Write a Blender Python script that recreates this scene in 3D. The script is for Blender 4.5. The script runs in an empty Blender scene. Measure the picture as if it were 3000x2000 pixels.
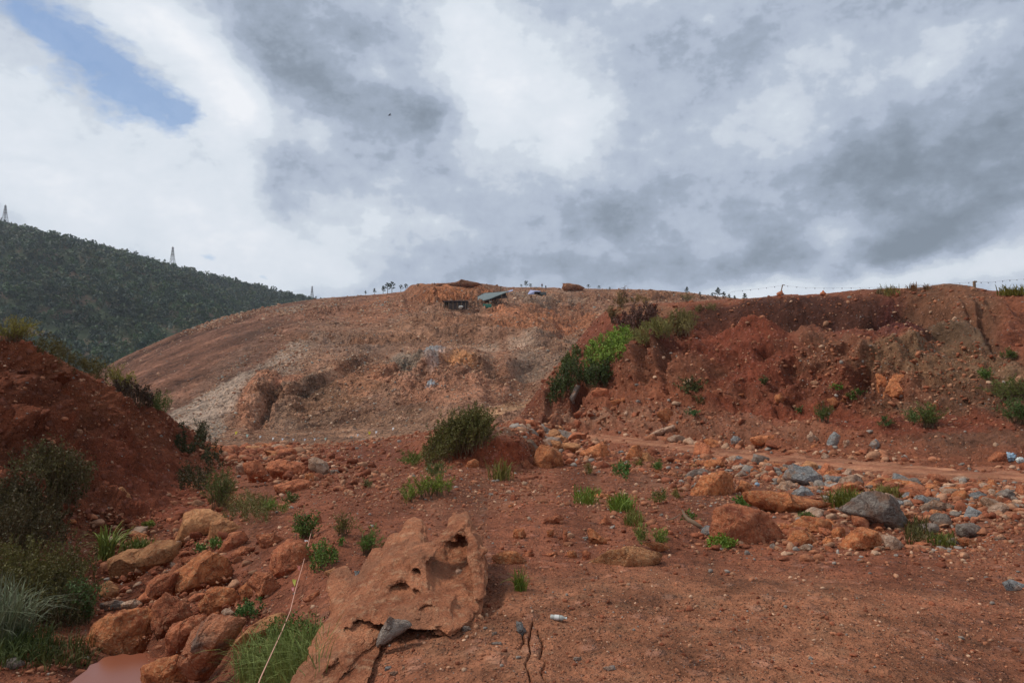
import bpy, bmesh, math, random
import numpy as np
from mathutils import Vector
C = bpy.context
scene = C.scene
col = scene.collection
rng = np.random.default_rng(7)
# ------------------------------------------------------------------ camera
F = 2000.0
PITCH = math.atan(90 / 2000.0)
CAMZ = 1.65
cam = bpy.data.cameras.new("camera")
cam.sensor_width = 36.0
cam.lens = 24.0
cam.clip_end = 6000
cam.clip_start = 0.05
camo = bpy.data.objects.new("camera", cam)
col.objects.link(camo)
camo.location = (0, 0, CAMZ)
camo.rotation_euler = (math.pi / 2 + PITCH, 0, 0)
scene.camera = camo
# ------------------------------------------------------------------ light
K_ALB = 1.5          # one factor from pixel colour (linear) to surface albedo
SUN_EL, SUN_AZ = math.radians(48), math.radians(-80)   # azimuth from +Y towards +X
sun = bpy.data.lights.new("sun", 'SUN')
sun.energy = 2.3
sun.angle = math.radians(11)
sun.color = (1.0, 0.95, 0.88)
suno = bpy.data.objects.new("sun", sun)
col.objects.link(suno)
sd = Vector((math.sin(SUN_AZ) * math.cos(SUN_EL), math.cos(SUN_AZ) * math.cos(SUN_EL), math.sin(SUN_EL)))
suno.rotation_euler = sd.to_track_quat('Z', 'Y').to_euler()
scene.view_settings.view_transform = 'Standard'
scene.view_settings.look = 'None'
scene.view_settings.exposure = 0.0
scene.view_settings.gamma = 1.0

def lin(c):
    c = np.asarray(c, float) / 255.0
    return np.where(c <= 0.04045, c / 12.92, ((c + 0.055) / 1.055) ** 2.4)

def alb(r, g, b, k=None):
    v = lin((r, g, b)) * (k or K_ALB) * np.array([0.96, 0.98, 0.93])
    return np.clip(v, 0.0, 0.85)

def P(px, py, Y):
    """point at distance Y seen at photo pixel (px,py)"""
    X = (np.asarray(px, float) - 1500) / F
    V = (1000 - np.asarray(py, float)) / F
    dy = math.cos(PITCH) - V * math.sin(PITCH)
    dz = math.sin(PITCH) + V * math.cos(PITCH)
    t = Y / dy
    return np.stack(np.broadcast_arrays(X * t, Y + 0 * t, CAMZ + dz * t), -1)

def proj(p):
    x, y, z = p[..., 0], p[..., 1], p[..., 2] - CAMZ
    d = y * math.cos(PITCH) + z * math.sin(PITCH)
    u = -y * math.sin(PITCH) + z * math.cos(PITCH)
    d = np.maximum(d, 0.05)
    return 1500 + F * x / d, 1000 - F * u / d

# ------------------------------------------------------------------ world: sky and clouds
world = bpy.data.worlds.new("World")
scene.world = world
world.use_nodes = True
nt = world.node_tree
nt.nodes.clear()
class NB:
    def __init__(s, nt): s.nt = nt
    def n(s, t, **kw):
        nd = s.nt.nodes.new(t)
        for k, v in kw.items(): setattr(nd, k, v)
        return nd
    def put(s, sock, v):
        if hasattr(v, 'is_output') or isinstance(v, bpy.types.NodeSocket): s.nt.links.new(v, sock)
        else: sock.default_value = v
    def m(s, op, a, b=None, c=None, clamp=False):
        nd = s.n('ShaderNodeMath', operation=op); nd.use_clamp = clamp
        s.put(nd.inputs[0], a)
        if b is not None: s.put(nd.inputs[1], b)
        if c is not None: s.put(nd.inputs[2], c)
        return nd.outputs[0]
    def vm(s, op, a, b=None, out=0):
        nd = s.n('ShaderNodeVectorMath', operation=op)
        s.put(nd.inputs[0], a)
        if b is not None: s.put(nd.inputs[1], b)
        return nd.outputs[out]
    def noise(s, vec, scale, detail=4, rough=0.5, dist=0.0, lac=2.0, out='Fac'):
        nd = s.n('ShaderNodeTexNoise')
        s.put(nd.inputs['Vector'], vec); nd.inputs['Scale'].default_value = scale
        nd.inputs['Detail'].default_value = detail; nd.inputs['Roughness'].default_value = rough
        nd.inputs['Distortion'].default_value = dist; nd.inputs['Lacunarity'].default_value = lac
        return nd.outputs[out]
    def ramp(s, fac, stops, interp='LINEAR'):
        nd = s.n('ShaderNodeValToRGB'); cr = nd.color_ramp; cr.interpolation = interp
        while len(cr.elements) < len(stops): cr.elements.new(0.5)
        for e, (p_, c_) in zip(cr.elements, stops):
            e.position = p_; e.color = tuple(c_[:3]) + (1,)
        s.put(nd.inputs[0], fac)
        return nd.outputs[0]
    def mix(s, fac, a, b, blend='MIX'):
        nd = s.n('ShaderNodeMix', data_type='RGBA', blend_type=blend)
        s.put(nd.inputs[0], fac)
        for i, v in ((6, a), (7, b)):
            if not isinstance(v, bpy.types.NodeSocket): v = tuple(v)[:3] + (1,)
            s.put(nd.inputs[i], v)
        return nd.outputs[2]
    def rng(s, v, a, b, c, d, smooth=False):
        nd = s.n('ShaderNodeMapRange'); nd.clamp = True
        if smooth: nd.interpolation_type = 'SMOOTHSTEP'
        s.put(nd.inputs[0], v)
        for i, q in zip((1, 2, 3, 4), (a, b, c, d)): nd.inputs[i].default_value = q
        return nd.outputs[0]

w = NB(nt)
tc = w.n('ShaderNodeTexCoord')
D = w.vm('NORMALIZE', tc.outputs['Generated'])
sep = w.n('ShaderNodeSeparateXYZ'); nt.links.new(D, sep.inputs[0])
az = w.m('MULTIPLY', w.m('ARCTAN2', sep.outputs[0], sep.outputs[1]), 2.0)
el = w.m('MULTIPLY', w.m('ARCSINE', sep.outputs[2]), 2.0)      # in thousands of pixels
Df = w.vm('MULTIPLY', D, (1.0, 1.0, 1.25))
def comb(a, b):
    nd = w.n('ShaderNodeCombineXYZ'); w.put(nd.inputs[0], a); w.put(nd.inputs[1], b); return nd.outputs[0]
wn = w.noise(Df, 4.0, 6, 0.6, out='Color')
warp = w.vm('MULTIPLY', w.vm('SUBTRACT', wn, (0.5, 0.5, 0.5)), (0.26, 0.17, 0.0))
wn2 = w.noise(Df, 17.0, 5, 0.6, out='Color')
warp2 = w.vm('MULTIPLY', w.vm('SUBTRACT', wn2, (0.5, 0.5, 0.5)), (0.07, 0.06, 0.0))
AE0 = comb(az, el)
AE = w.vm('ADD', w.vm('ADD', AE0, warp), warp2)
def ae(px, py):
    p = P(px, py, 1.0) - np.array([0, 0, CAMZ])
    p = p / np.linalg.norm(p)
    return 2 * math.atan2(p[0], p[1]), 2 * math.asin(p[2])
def blob(px, py, rx, ry, rot, amp, coord=None):
    a, e = ae(px, py)
    nd = w.n('ShaderNodeMapping', vector_type='TEXTURE')
    nt.links.new(coord or AE, nd.inputs[0])
    nd.inputs['Location'].default_value = (a, e, 0)
    nd.inputs['Rotation'].default_value = (0, 0, math.radians(-rot))
    nd.inputs['Scale'].default_value = (rx / 1000, ry / 1000, 1)
    r2 = w.vm('DOT_PRODUCT', nd.outputs[0], nd.outputs[0], out=1)
    return w.m('MULTIPLY', w.m('EXPONENT', w.m('MULTIPLY', r2, -1.0)), amp)
CLOUD = [
 (250, 480, 560, 200, 12, .52), (300, 640, 420, 130, 8, .25), (560, 170, 330, 95, 38, .5), (400, 40, 230, 70, 10, .25),
 (720, 400, 110, 170, -10, .35), (760, 700, 220, 70, 8, .3),
 (1390, 150, 110, 190, 0, .42), (1560, 250, 170, 190, 0, .42), (1700, 380, 100, 130, 0, .3), (1440, 330, 110, 110, 0, .2),
 (2270, 350, 120, 75, 10, .36), (2200, 842, 170, 34, -5, .62), (2640, 812, 280, 34, -4, .5), (2960, 770, 120, 40, -10, .35),
 (2470, 672, 95, 45, 0, .28), (2110, 715, 90, 40, -15, .2), (1240, 655, 160, 38, 8, .25), (1130, 680, 130, 40, 0, .15),
 (980, 790, 100, 40, 0, .22), (640, 790, 190, 60, 14, .3), (2730, 215, 35, 30, 0, .22), (2820, 85, 80, 50, -30, .3), (2720, 410, 35, 40, 0, .15),
 (2450, 130, 150, 70, -20, .12), (1620, 610, 100, 60, 20, .12), (960, 410, 60, 45, 0, .22), (1110, 210, 60, 50, 0, .2), (660, 330, 60, 60, 0, .3),
 (1150, 20, 300, 60, 0, .05),
 (820, 150, 90, 170, 0, -.33), (960, 250, 210, 85, 38, -.25), (1010, 60, 200, 60, 8, -.2), (1240, 340, 150, 60, 10, -.3),
 (830, 545, 80, 70, 0, -.34), (700, 405, 75, 35, 20, -.3), (900, 470, 150, 60, 25, -.2), (800, 470, 90, 40, 0, -.2),
 (1900, 300, 260, 260, 0, -.05), (1760, 600, 190, 100, 12, -.2), (1870, 690, 230, 60, 14, -.2), (1830, 800, 350, 50, 0, -.3),
 (2270, 720, 110, 90, 0, -.28), (2500, 440, 170, 100, 20, -.22), (2700, 560, 300, 120, -5, -.25), (2850, 640, 230, 80, -18, -.28),
 (2620, 740, 180, 45, -18, -.3), (2950, 330, 180, 160, 0, -.22), (2150, 100, 230, 80, 0, -.16), (2600, 20, 200, 50, 0, -.1),
 (1480, 760, 190, 90, 0, -.14), (1600, 30, 80, 50, -40, -.2), (450, 5, 90, 40, 0, -.25), (60, 440, 60, 12, 0, -.2), (2000, 470, 110, 90, 0, -.1), (2170, 600, 120, 60, 0, -.08)]
acc = None
for bl in CLOUD:
    v = blob(*bl)
    acc = v if acc is None else w.m('ADD', acc, v)
n1 = w.noise(Df, 5.0, 9, 0.6, 0.1)
n2 = w.noise(w.vm('ADD', Df, (3.1, 1.7, 0.3)), 13.0, 8, 0.6, 0.1)
n3 = w.noise(w.vm('MULTIPLY', Df, (1, 1, 1.5)), 36.0, 7, 0.62, 0.1)
b = w.m('ADD', w.m('ADD', w.m('MULTIPLY', acc, 1.0), 0.5), w.m('MULTIPLY', w.m('SUBTRACT', n1, 0.5), 0.5))
b = w.m('ADD', b, w.m('MULTIPLY', w.m('SUBTRACT', n2, 0.5), 0.66))
bv = w.n('ShaderNodeTexVoronoi'); bv.feature = 'F1'; bv.normalize = True
nt.links.new(w.vm('ADD', Df, w.vm('MULTIPLY', w.noise(Df, 7.0, 4, 0.55, out='Color'), (0.16, 0.16, 0.16))), bv.inputs['Vector'])
bv.inputs['Scale'].default_value = 8.0; bv.inputs['Detail'].default_value = 3.0; bv.inputs['Roughness'].default_value = 0.6
b = w.m('ADD', b, w.m('MULTIPLY', w.m('SUBTRACT', 0.36, bv.outputs['Distance']), 0.7))
n4 = w.noise(D, 60.0, 5, 0.6, 0.0)
b = w.m('ADD', b, w.m('MULTIPLY', w.m('SUBTRACT', n3, 0.5), 0.36))
b = w.m('ADD', b, w.m('MULTIPLY', w.m('SUBTRACT', n4, 0.5), 0.16))
cloudcol = w.ramp(w.m('MULTIPLY', b, 0.7), [(0.0, lin((126, 138, 152))), (0.13, lin((141, 153, 169))), (0.18, lin((152, 164, 181))), (0.27, lin((162, 174, 192))), (0.32, lin((177, 188, 206))), (0.42, lin((186, 197, 213))), (0.47, lin((201, 210, 223))), (0.57, lin((209, 218, 229))), (0.62, lin((221, 229, 238))), (0.82, lin((230, 236, 244))), (1.0, lin((243, 246, 251)))])
HOLES = [(60, 40, 170, 70, 40, .7), (190, 130, 160, 60, 40, .7), (330, 225, 180, 60, 32, .75), (450, 290, 120, 44, 22, .7), (530, 335, 50, 18, 10, .8),
         (45, 165, 50, 10, 10, .3), (20, 95, 40, 12, 0, .3)]
SMALL = [(613, 755, 22, 8, 5, .8), (700, 795, 22, 6, 10, .5), (768, 811, 14, 6, 0, .7)]
hacc = None
AE2 = w.vm('ADD', w.vm('ADD', AE0, w.vm('MULTIPLY', warp, (0.35, 0.35, 0))), warp2)
AE3 = w.vm('ADD', AE0, w.vm('MULTIPLY', warp2, (0.3, 0.3, 0)))
for bl in HOLES:
    v = blob(*bl, coord=AE2); hacc = v if hacc is None else w.m('ADD', hacc, v)
hacc = w.m('SUBTRACT', hacc, w.m('ABSOLUTE', blob(30, 110, 70, 30, 10, .9, coord=AE2)))
for bl in SMALL: hacc = w.m('ADD', hacc, blob(*bl, coord=AE3))
sk_ = w.n('ShaderNodeMapping'); nt.links.new(AE, sk_.inputs[0]); sk_.inputs['Rotation'].default_value = (0, 0, math.radians(38)); sk_.inputs['Scale'].default_value = (3.0, 14.0, 1)
hn = w.m('ADD', w.m('MULTIPLY', w.m('SUBTRACT', n3, 0.5), 1.7), w.m('MULTIPLY', w.m('SUBTRACT', n2, 0.5), 1.4))
hn = w.m('ADD', hn, w.m('MULTIPLY', w.m('SUBTRACT', w.noise(sk_.outputs[0], 1.0, 6, 0.65), 0.5), 1.9))
hm = w.m('ADD', hacc, w.m('MULTIPLY', hn, w.rng(hacc, 0.05, 0.25, 0.0, 1.25)))
hole = w.rng(hm, 0.18, 1.2, 0.0, 1.0, False)
sky = w.n('ShaderNodeTexSky', sky_type='NISHITA')
sky.sun_disc = False
sky.sun_elevation = SUN_EL
sky.sun_rotation = SUN_AZ
sky.air_density = 1.0; sky.dust_density = 1.0; sky.ozone_density = 1.0
SKY_S = 0.1
cl_s = w.vm('MULTIPLY', cloudcol, (1 / SKY_S,) * 3)            # cloud radiance, in the units of the sky texture
skyc = w.mix(1.0, sky.outputs[0], (0.72, 0.92, 1.12), 'MULTIPLY')
skyt = w.mix(0.25, skyc, cl_s)                                 # thin veil even in the gap
final = w.mix(hole, cl_s, skyt)
bg = w.n('ShaderNodeBackground'); bg.inputs[1].default_value = SKY_S
nt.links.new(final, bg.inputs[0])
wo = w.n('ShaderNodeOutputWorld'); nt.links.new(bg.outputs[0], wo.inputs[0])
world.cycles.sampling_method = 'MANUAL'
world.cycles.sample_map_resolution = 512

# ------------------------------------------------------------------ numpy noise
_perm = np.random.default_rng(11).permutation(256)
_perm = np.concatenate([_perm, _perm, _perm])
_g = np.random.default_rng(12).normal(size=(256, 3)); _g /= np.linalg.norm(_g, axis=1)[:, None]
def perlin(p):
    p = np.asarray(p, float)
    i = np.floor(p).astype(int); f = p - i; i &= 255
    u = f * f * f * (f * (f * 6 - 15) + 10)
    out = 0
    for dx in (0, 1):
        wx = u[..., 0] if dx else 1 - u[..., 0]
        for dy in (0, 1):
            wy = u[..., 1] if dy else 1 - u[..., 1]
            for dz in (0, 1):
                wz = u[..., 2] if dz else 1 - u[..., 2]
                h = _perm[_perm[_perm[(i[..., 0] + dx) & 255] + ((i[..., 1] + dy) & 255)] + ((i[..., 2] + dz) & 255)]
                g = _g[h]
                out = out + wx * wy * wz * (g[..., 0] * (f[..., 0] - dx) + g[..., 1] * (f[..., 1] - dy) + g[..., 2] * (f[..., 2] - dz))
    return out * 1.6
def fbm(p, octv=4, gain=0.5, lac=2.03, ridged=False):
    a, s, out = 1.0, 1.0, 0
    for o in range(octv):
        n_ = perlin(p * s + o * 17.3)
        out = out + a * ((0.5 - np.abs(n_)) * 2 - 0.5 if ridged else n_)
        a *= gain; s *= lac
    return out
def sstep(x, a, b_):
    t = np.clip((x - a) / (b_ - a), 0, 1); return t * t * (3 - 2 * t)

# ------------------------------------------------------------------ mesh helpers
def mesh_np(name, V, Fc, colors=None, smooth=False, fcol=None):
    """V (n,3); Fc (m,3) or (m,4) int array; colors per vertex, fcol per face"""
    me = bpy.data.meshes.new(name)
    V = np.ascontiguousarray(V, dtype=np.float32); Fc = np.ascontiguousarray(Fc, dtype=np.int32)
    k = Fc.shape[1]
    me.vertices.add(len(V)); me.vertices.foreach_set('co', V.ravel())
    me.loops.add(Fc.size); me.loops.foreach_set('vertex_index', Fc.ravel())
    me.polygons.add(len(Fc)); me.polygons.foreach_set('loop_start', np.arange(0, Fc.size, k, dtype=np.int32))
    me.update(calc_edges=True)
    if smooth: me.polygons.foreach_set('use_smooth', np.ones(len(Fc), bool))
    if colors is not None:
        a = me.color_attributes.new('Col', 'FLOAT_COLOR', 'POINT')
        c = np.ones((len(V), 4), np.float32); c[:, :3] = colors
        a.data.foreach_set('color', c.ravel())
    if fcol is not None:
        a = me.color_attributes.new('Col', 'FLOAT_COLOR', 'CORNER')
        c = np.ones((len(Fc), k, 4), np.float32); c[:, :, :3] = fcol[:, None, :]
        a.data.foreach_set('color', c.ravel())
    me.validate(verbose=False)
    return me
def link(name, me, mat=None, parent=None, loc=None):
    o = bpy.data.objects.new(name, me); col.objects.link(o)
    if mat is not None: me.materials.append(mat)
    if parent is not None: o.parent = parent
    if loc is not None: o.location = loc
    return o
def tag(o, label, cat, group=None, kind=None):
    o['label'] = label
    if cat: o['category'] = cat
    if group: o['group'] = group
    if kind: o['kind'] = kind
    return o
def empty(name, loc, label, cat, group=None, rz=0):
    o = bpy.data.objects.new(name, None); col.objects.link(o); o.location = loc
    o.empty_display_size = 0.1; o.rotation_euler = (0, 0, rz)
    return tag(o, label, cat, group)

# ------------------------------------------------------------------ materials
def ground_mat(name, scales, bump, rough=0.95, speck=0.25, bumpd=0.02, vs=None, amp=1.0, vs2=None):
    m = bpy.data.materials.new(name); m.use_nodes = True
    t = m.node_tree; t.nodes.clear(); q = NB(t)
    geo = q.n('ShaderNodeNewGeometry'); pos = geo.outputs['Position']
    ca = q.n('ShaderNodeVertexColor'); ca.layer_name = 'Col'
    a = q.noise(pos, scales[0], 6, 0.62); b_ = q.noise(pos, scales[1], 6, 0.68); c_ = q.noise(pos, scales[2], 3, 0.65)
    s = q.m('ADD', q.m('MULTIPLY', q.m('SUBTRACT', a, 0.5), 1.3 * amp), q.m('MULTIPLY', q.m('SUBTRACT', b_, 0.5), 1.9 * amp))
    s = q.m('ADD', s, q.m('MULTIPLY', q.m('SUBTRACT', c_, 0.5), 1.3 * amp))
    v = q.m('MAXIMUM', q.m('ADD', s, 1.0), 0.25)
    c1n = q.n('ShaderNodeVectorMath', operation='SCALE'); t.links.new(ca.outputs[0], c1n.inputs[0]); t.links.new(v, c1n.inputs['Scale'])
    c1 = c1n.outputs[0]; hp = None
    wp = q.vm('ADD', pos, q.vm('MULTIPLY', q.noise(pos, scales[1] * 2, 2, 0.5, out='Color'), (0.3 / scales[1],) * 3))
    for vsc, k in ((vs or scales[2] * 0.6, 1.0), (vs2 or (vs or scales[2] * 0.6) * 0.3, 0.8)):
        vo = q.n('ShaderNodeTexVoronoi'); vo.feature = 'F1'; q.put(vo.inputs['Vector'], wp); vo.inputs['Scale'].default_value = vsc
        vsep = q.n('ShaderNodeSeparateColor'); t.links.new(vo.outputs['Color'], vsep.inputs[0])
        on = q.rng(vsep.outputs[0], 0.5, 0.6, 0.0, 1.0)
        shape = q.rng(vo.outputs['Distance'], 0.18, 0.42, 1.0, 0.0)
        pv = q.m('MULTIPLY', q.m('MULTIPLY', on, shape), speck * k)
        tone = q.rng(vsep.outputs[1], 0.0, 1.0, 0.75, 1.75)
        pc = q.n('ShaderNodeVectorMath', operation='SCALE'); q.put(pc.inputs[0], q.vm('ADD', ca.outputs[0], (0.035, 0.035, 0.035))); t.links.new(tone, pc.inputs['Scale'])
        c1 = q.mix(pv, c1, pc.outputs[0])
        hp = pv if hp is None else q.m('ADD', hp, q.m('MULTIPLY', pv, 1.6))
    bs = q.n('ShaderNodeBsdfPrincipled'); t.links.new(c1, bs.inputs['Base Color'])
    bs.inputs['Roughness'].default_value = rough
    bs.inputs['Specular IOR Level'].default_value = 0.12
    h = q.m('ADD', q.m('MULTIPLY', b_, 1.6), q.m('MULTIPLY', c_, 0.6))
    h = q.m('ADD', h, q.m('MULTIPLY', hp, 0.7)); h = q.m('ADD', h, q.m('MULTIPLY', a, 1.8))
    bm_ = q.n('ShaderNodeBump'); bm_.inputs['Strength'].default_value = bump; bm_.inputs['Distance'].default_value = bumpd
    t.links.new(h, bm_.inputs['Height']); t.links.new(bm_.outputs[0], bs.inputs['Normal'])
    o = q.n('ShaderNodeOutputMaterial'); t.links.new(bs.outputs[0], o.inputs[0])
    return m
def rock_mat(name, base, dark, light, scale=6.0, patch=None, rough=0.85, pth=0.5, crk=0.5):
    m = bpy.data.materials.new(name); m.use_nodes = True
    t = m.node_tree; t.nodes.clear(); q = NB(t)
    geo = q.n('ShaderNodeNewGeometry'); pos = geo.outputs['Position']
    oi = q.n('ShaderNodeObjectInfo')
    a = q.noise(pos, scale, 8, 0.65, 0.4); b_ = q.noise(pos, scale * 5, 6, 0.7, 0.2); c_ = q.noise(pos, scale * 22, 3, 0.6)
    c1 = q.mix(q.rng(a, 0.36, 0.64, 0, 1), dark, base)
    c1 = q.mix(q.rng(b_, 0.5, 0.72, 0, 0.75), c1, light)
    if patch is not None:
        d_ = q.noise(q.vm('ADD', pos, (5, 3, 1)), scale * 0.6, 5, 0.6)
        c1 = q.mix(q.rng(d_, pth, pth + 0.1, 0, 0.8), c1, patch)
    s = q.m('ADD', q.m('MULTIPLY', oi.outputs['Random'], 0.34), 0.83)
    s = q.m('MULTIPLY', s, q.m('ADD', q.m('MULTIPLY', q.m('SUBTRACT', c_, 0.5), 0.8), 1.0))
    sc = q.n('ShaderNodeVectorMath', operation='SCALE'); t.links.new(c1, sc.inputs[0]); t.links.new(s, sc.inputs['Scale'])
    bs = q.n('ShaderNodeBsdfPrincipled'); t.links.new(sc.outputs[0], bs.inputs['Base Color'])
    bs.inputs['Roughness'].default_value = rough; bs.inputs['Specular IOR Level'].default_value = 0.15
    vo = q.n('ShaderNodeTexVoronoi'); vo.feature = 'DISTANCE_TO_EDGE'
    wv = q.vm('ADD', pos, q.vm('MULTIPLY', q.noise(pos, scale * 1.5, 4, 0.6, out='Color'), (0.25, 0.25, 0.25)))
    q.put(vo.inputs['Vector'], wv); vo.inputs['Scale'].default_value = scale * 0.7
    crack = q.rng(vo.outputs['Distance'], 0.0, 0.05, -crk, 0.0)
    h = q.m('ADD', q.m('MULTIPLY', a, 2.2), q.m('ADD', q.m('MULTIPLY', b_, 0.9), q.m('MULTIPLY', c_, 0.3)))
    h = q.m('ADD', h, crack)
    bm_ = q.n('ShaderNodeBump'); bm_.inputs['Strength'].default_value = 1.0; bm_.inputs['Distance'].default_value = 0.36 / scale
    t.links.new(h, bm_.inputs['Height']); t.links.new(bm_.outputs[0], bs.inputs['Normal'])
    o = q.n('ShaderNodeOutputMaterial'); t.links.new(bs.outputs[0], o.inputs[0])
    return m
def leaf_mat(name):
    m = bpy.data.materials.new(name); m.use_nodes = True
    t = m.node_tree; t.nodes.clear(); q = NB(t)
    ca = q.n('ShaderNodeVertexColor'); ca.layer_name = 'Col'
    bs = q.n('ShaderNodeBsdfPrincipled'); t.links.new(ca.outputs[0], bs.inputs['Base Color'])
    bs.inputs['Roughness'].default_value = 0.65; bs.inputs['Specular IOR Level'].default_value = 0.25
    tr = q.n('ShaderNodeBsdfTranslucent'); t.links.new(ca.outputs[0], tr.inputs[0])
    mx = q.n('ShaderNodeMixShader'); mx.inputs[0].default_value = 0.12
    t.links.new(bs.outputs[0], mx.inputs[1]); t.links.new(tr.outputs[0], mx.inputs[2])
    o = q.n('ShaderNodeOutputMaterial'); t.links.new(mx.outputs[0], o.inputs[0])
    return m
def plain_mat(name, c, rough=0.7, metal=0.0, var=0.25, scale=8.0, alpha=None, trans=0.0):
    m = bpy.data.materials.new(name); m.use_nodes = True
    t = m.node_tree; t.nodes.clear(); q = NB(t)
    tcn = q.n('ShaderNodeTexCoord')
    n_ = q.noise(tcn.outputs['Object'], scale, 5, 0.6)
    s = q.m('ADD', q.m('MULTIPLY', q.m('SUBTRACT', n_, 0.5), var * 2), 1.0)
    sc = q.n('ShaderNodeVectorMath', operation='SCALE'); sc.inputs[0].default_value = tuple(c); t.links.new(s, sc.inputs['Scale'])
    bs = q.n('ShaderNodeBsdfPrincipled'); t.links.new(sc.outputs[0], bs.inputs['Base Color'])
    bs.inputs['Roughness'].default_value = rough; bs.inputs['Metallic'].default_value = metal
    bs.inputs['Transmission Weight'].default_value = trans
    o = q.n('ShaderNodeOutputMaterial'); t.links.new(bs.outputs[0], o.inputs[0])
    return m
M_near = ground_mat('red_soil', (0.9, 5.0, 30.0), 1.0, bumpd=0.07, speck=0.8, vs=30, vs2=5.5)
M_quarry = ground_mat('quarry_rock', (0.09, 0.4, 1.6), 1.0, bumpd=1.6, speck=0.75, vs=1.0, vs2=.35, amp=1.0)
M_forestfloor = ground_mat('forest_floor', (0.01, 0.05, 0.3), 0.5, bumpd=1.0, speck=0.1)
M_road = ground_mat('road_dirt', (0.6, 4.0, 25.0), 0.5, bumpd=0.03, speck=0.5, vs=26, vs2=8, amp=.6)
R_orange = rock_mat('orange_limestone', alb(202, 124, 80), alb(146, 78, 50), alb(222, 166, 126))
R_red = rock_mat('red_crusted_rock', alb(194, 116, 80), alb(140, 76, 54), alb(212, 150, 116))
R_brown = rock_mat('tan_rock', alb(194, 134, 92), alb(150, 94, 62), alb(212, 164, 126))
R_grey = rock_mat('grey_limestone', alb(148, 132, 122), alb(116, 96, 86), alb(178, 166, 156), patch=alb(138, 100, 80))
R_bluegrey = rock_mat('blue_grey_limestone', alb(146, 143, 143), alb(112, 106, 104), alb(192, 186, 178), patch=alb(160, 126, 106))
R_pale = rock_mat('pale_pinkish_rock', alb(186, 150, 128), alb(150, 108, 84), alb(210, 188, 170))
R_far = rock_mat('ridge_rock', alb(150, 98, 70), alb(110, 72, 55), alb(180, 140, 115), scale=0.5)
MATS = dict(o=R_orange, r=R_red, b=R_brown, g=R_grey, u=R_bluegrey, p=R_pale)
M_leaf = leaf_mat('leaf')
M_stem = plain_mat('twig_bark', alb(90, 70, 50), 0.9)

# ------------------------------------------------------------------ lofted terrain
def line_interp(knots, pxs, smooth=0):
    k = np.array(knots, float)
    py = np.interp(pxs, k[:, 0], k[:, 1]); lY = np.interp(pxs, k[:, 0], np.log(k[:, 2]))
    if smooth:
        ker = np.exp(-0.5 * (np.arange(-3 * smooth, 3 * smooth + 1) / smooth) ** 2); ker /= ker.sum()
        pad = 3 * smooth
        py = np.convolve(np.pad(py, pad, mode='edge'), ker, 'valid'); lY = np.convolve(np.pad(lY, pad, mode='edge'), ker, 'valid')
    return py, np.exp(lY)
def loft(lines, rows, pxs, smooth):
    """lines bottom(near) to top(far); returns grid (R,Cn,3) and line parameter per row"""
    pys, Ys = [], []
    for ln, sm in zip(lines, smooth):
        a, b_ = line_interp(ln, pxs, sm); pys.append(a); Ys.append(b_)
    pts = [P(pxs, a, b_) for a, b_ in zip(pys, Ys)]
    out, par = [], []
    for i in range(len(pts) - 1):
        for j in range(rows[i]):
            t = j / rows[i]; out.append(pts[i] * (1 - t) + pts[i + 1] * t); par.append(i + t)
    out.append(pts[-1]); par.append(len(pts) - 1)
    return np.array(out), np.array(par)
def blur_rows(G, s):
    ker = np.exp(-0.5 * (np.arange(-2 * s, 2 * s + 1) / s) ** 2); ker /= ker.sum()
    Pd = np.pad(G, ((2 * s, 2 * s), (0, 0), (0, 0)), mode='reflect', reflect_type='odd')
    return sum(kk * Pd[i:i + G.shape[0]] for i, kk in enumerate(ker))
def normals(G):
    du = np.gradient(G, axis=1); dv = np.gradient(G, axis=0)
    n_ = np.cross(du, dv); n_ /= np.linalg.norm(n_, axis=-1)[..., None] + 1e-9
    return n_
def grid_faces(R, Cn):
    i = np.arange(R * Cn).reshape(R, Cn)
    return np.stack([i[:-1, :-1], i[:-1, 1:], i[1:, 1:], i[1:, :-1]], -1).reshape(-1, 4)
def ell(px, py, cx, cy, rx, ry, rot=0, soft=0.35):
    a = math.radians(rot); dx, dy = px - cx, py - cy
    u = (dx * math.cos(a) + dy * math.sin(a)) / rx; v = (-dx * math.sin(a) + dy * math.cos(a)) / ry
    return 1 - sstep(np.sqrt(u * u + v * v), 1 - soft, 1 + soft)

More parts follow.
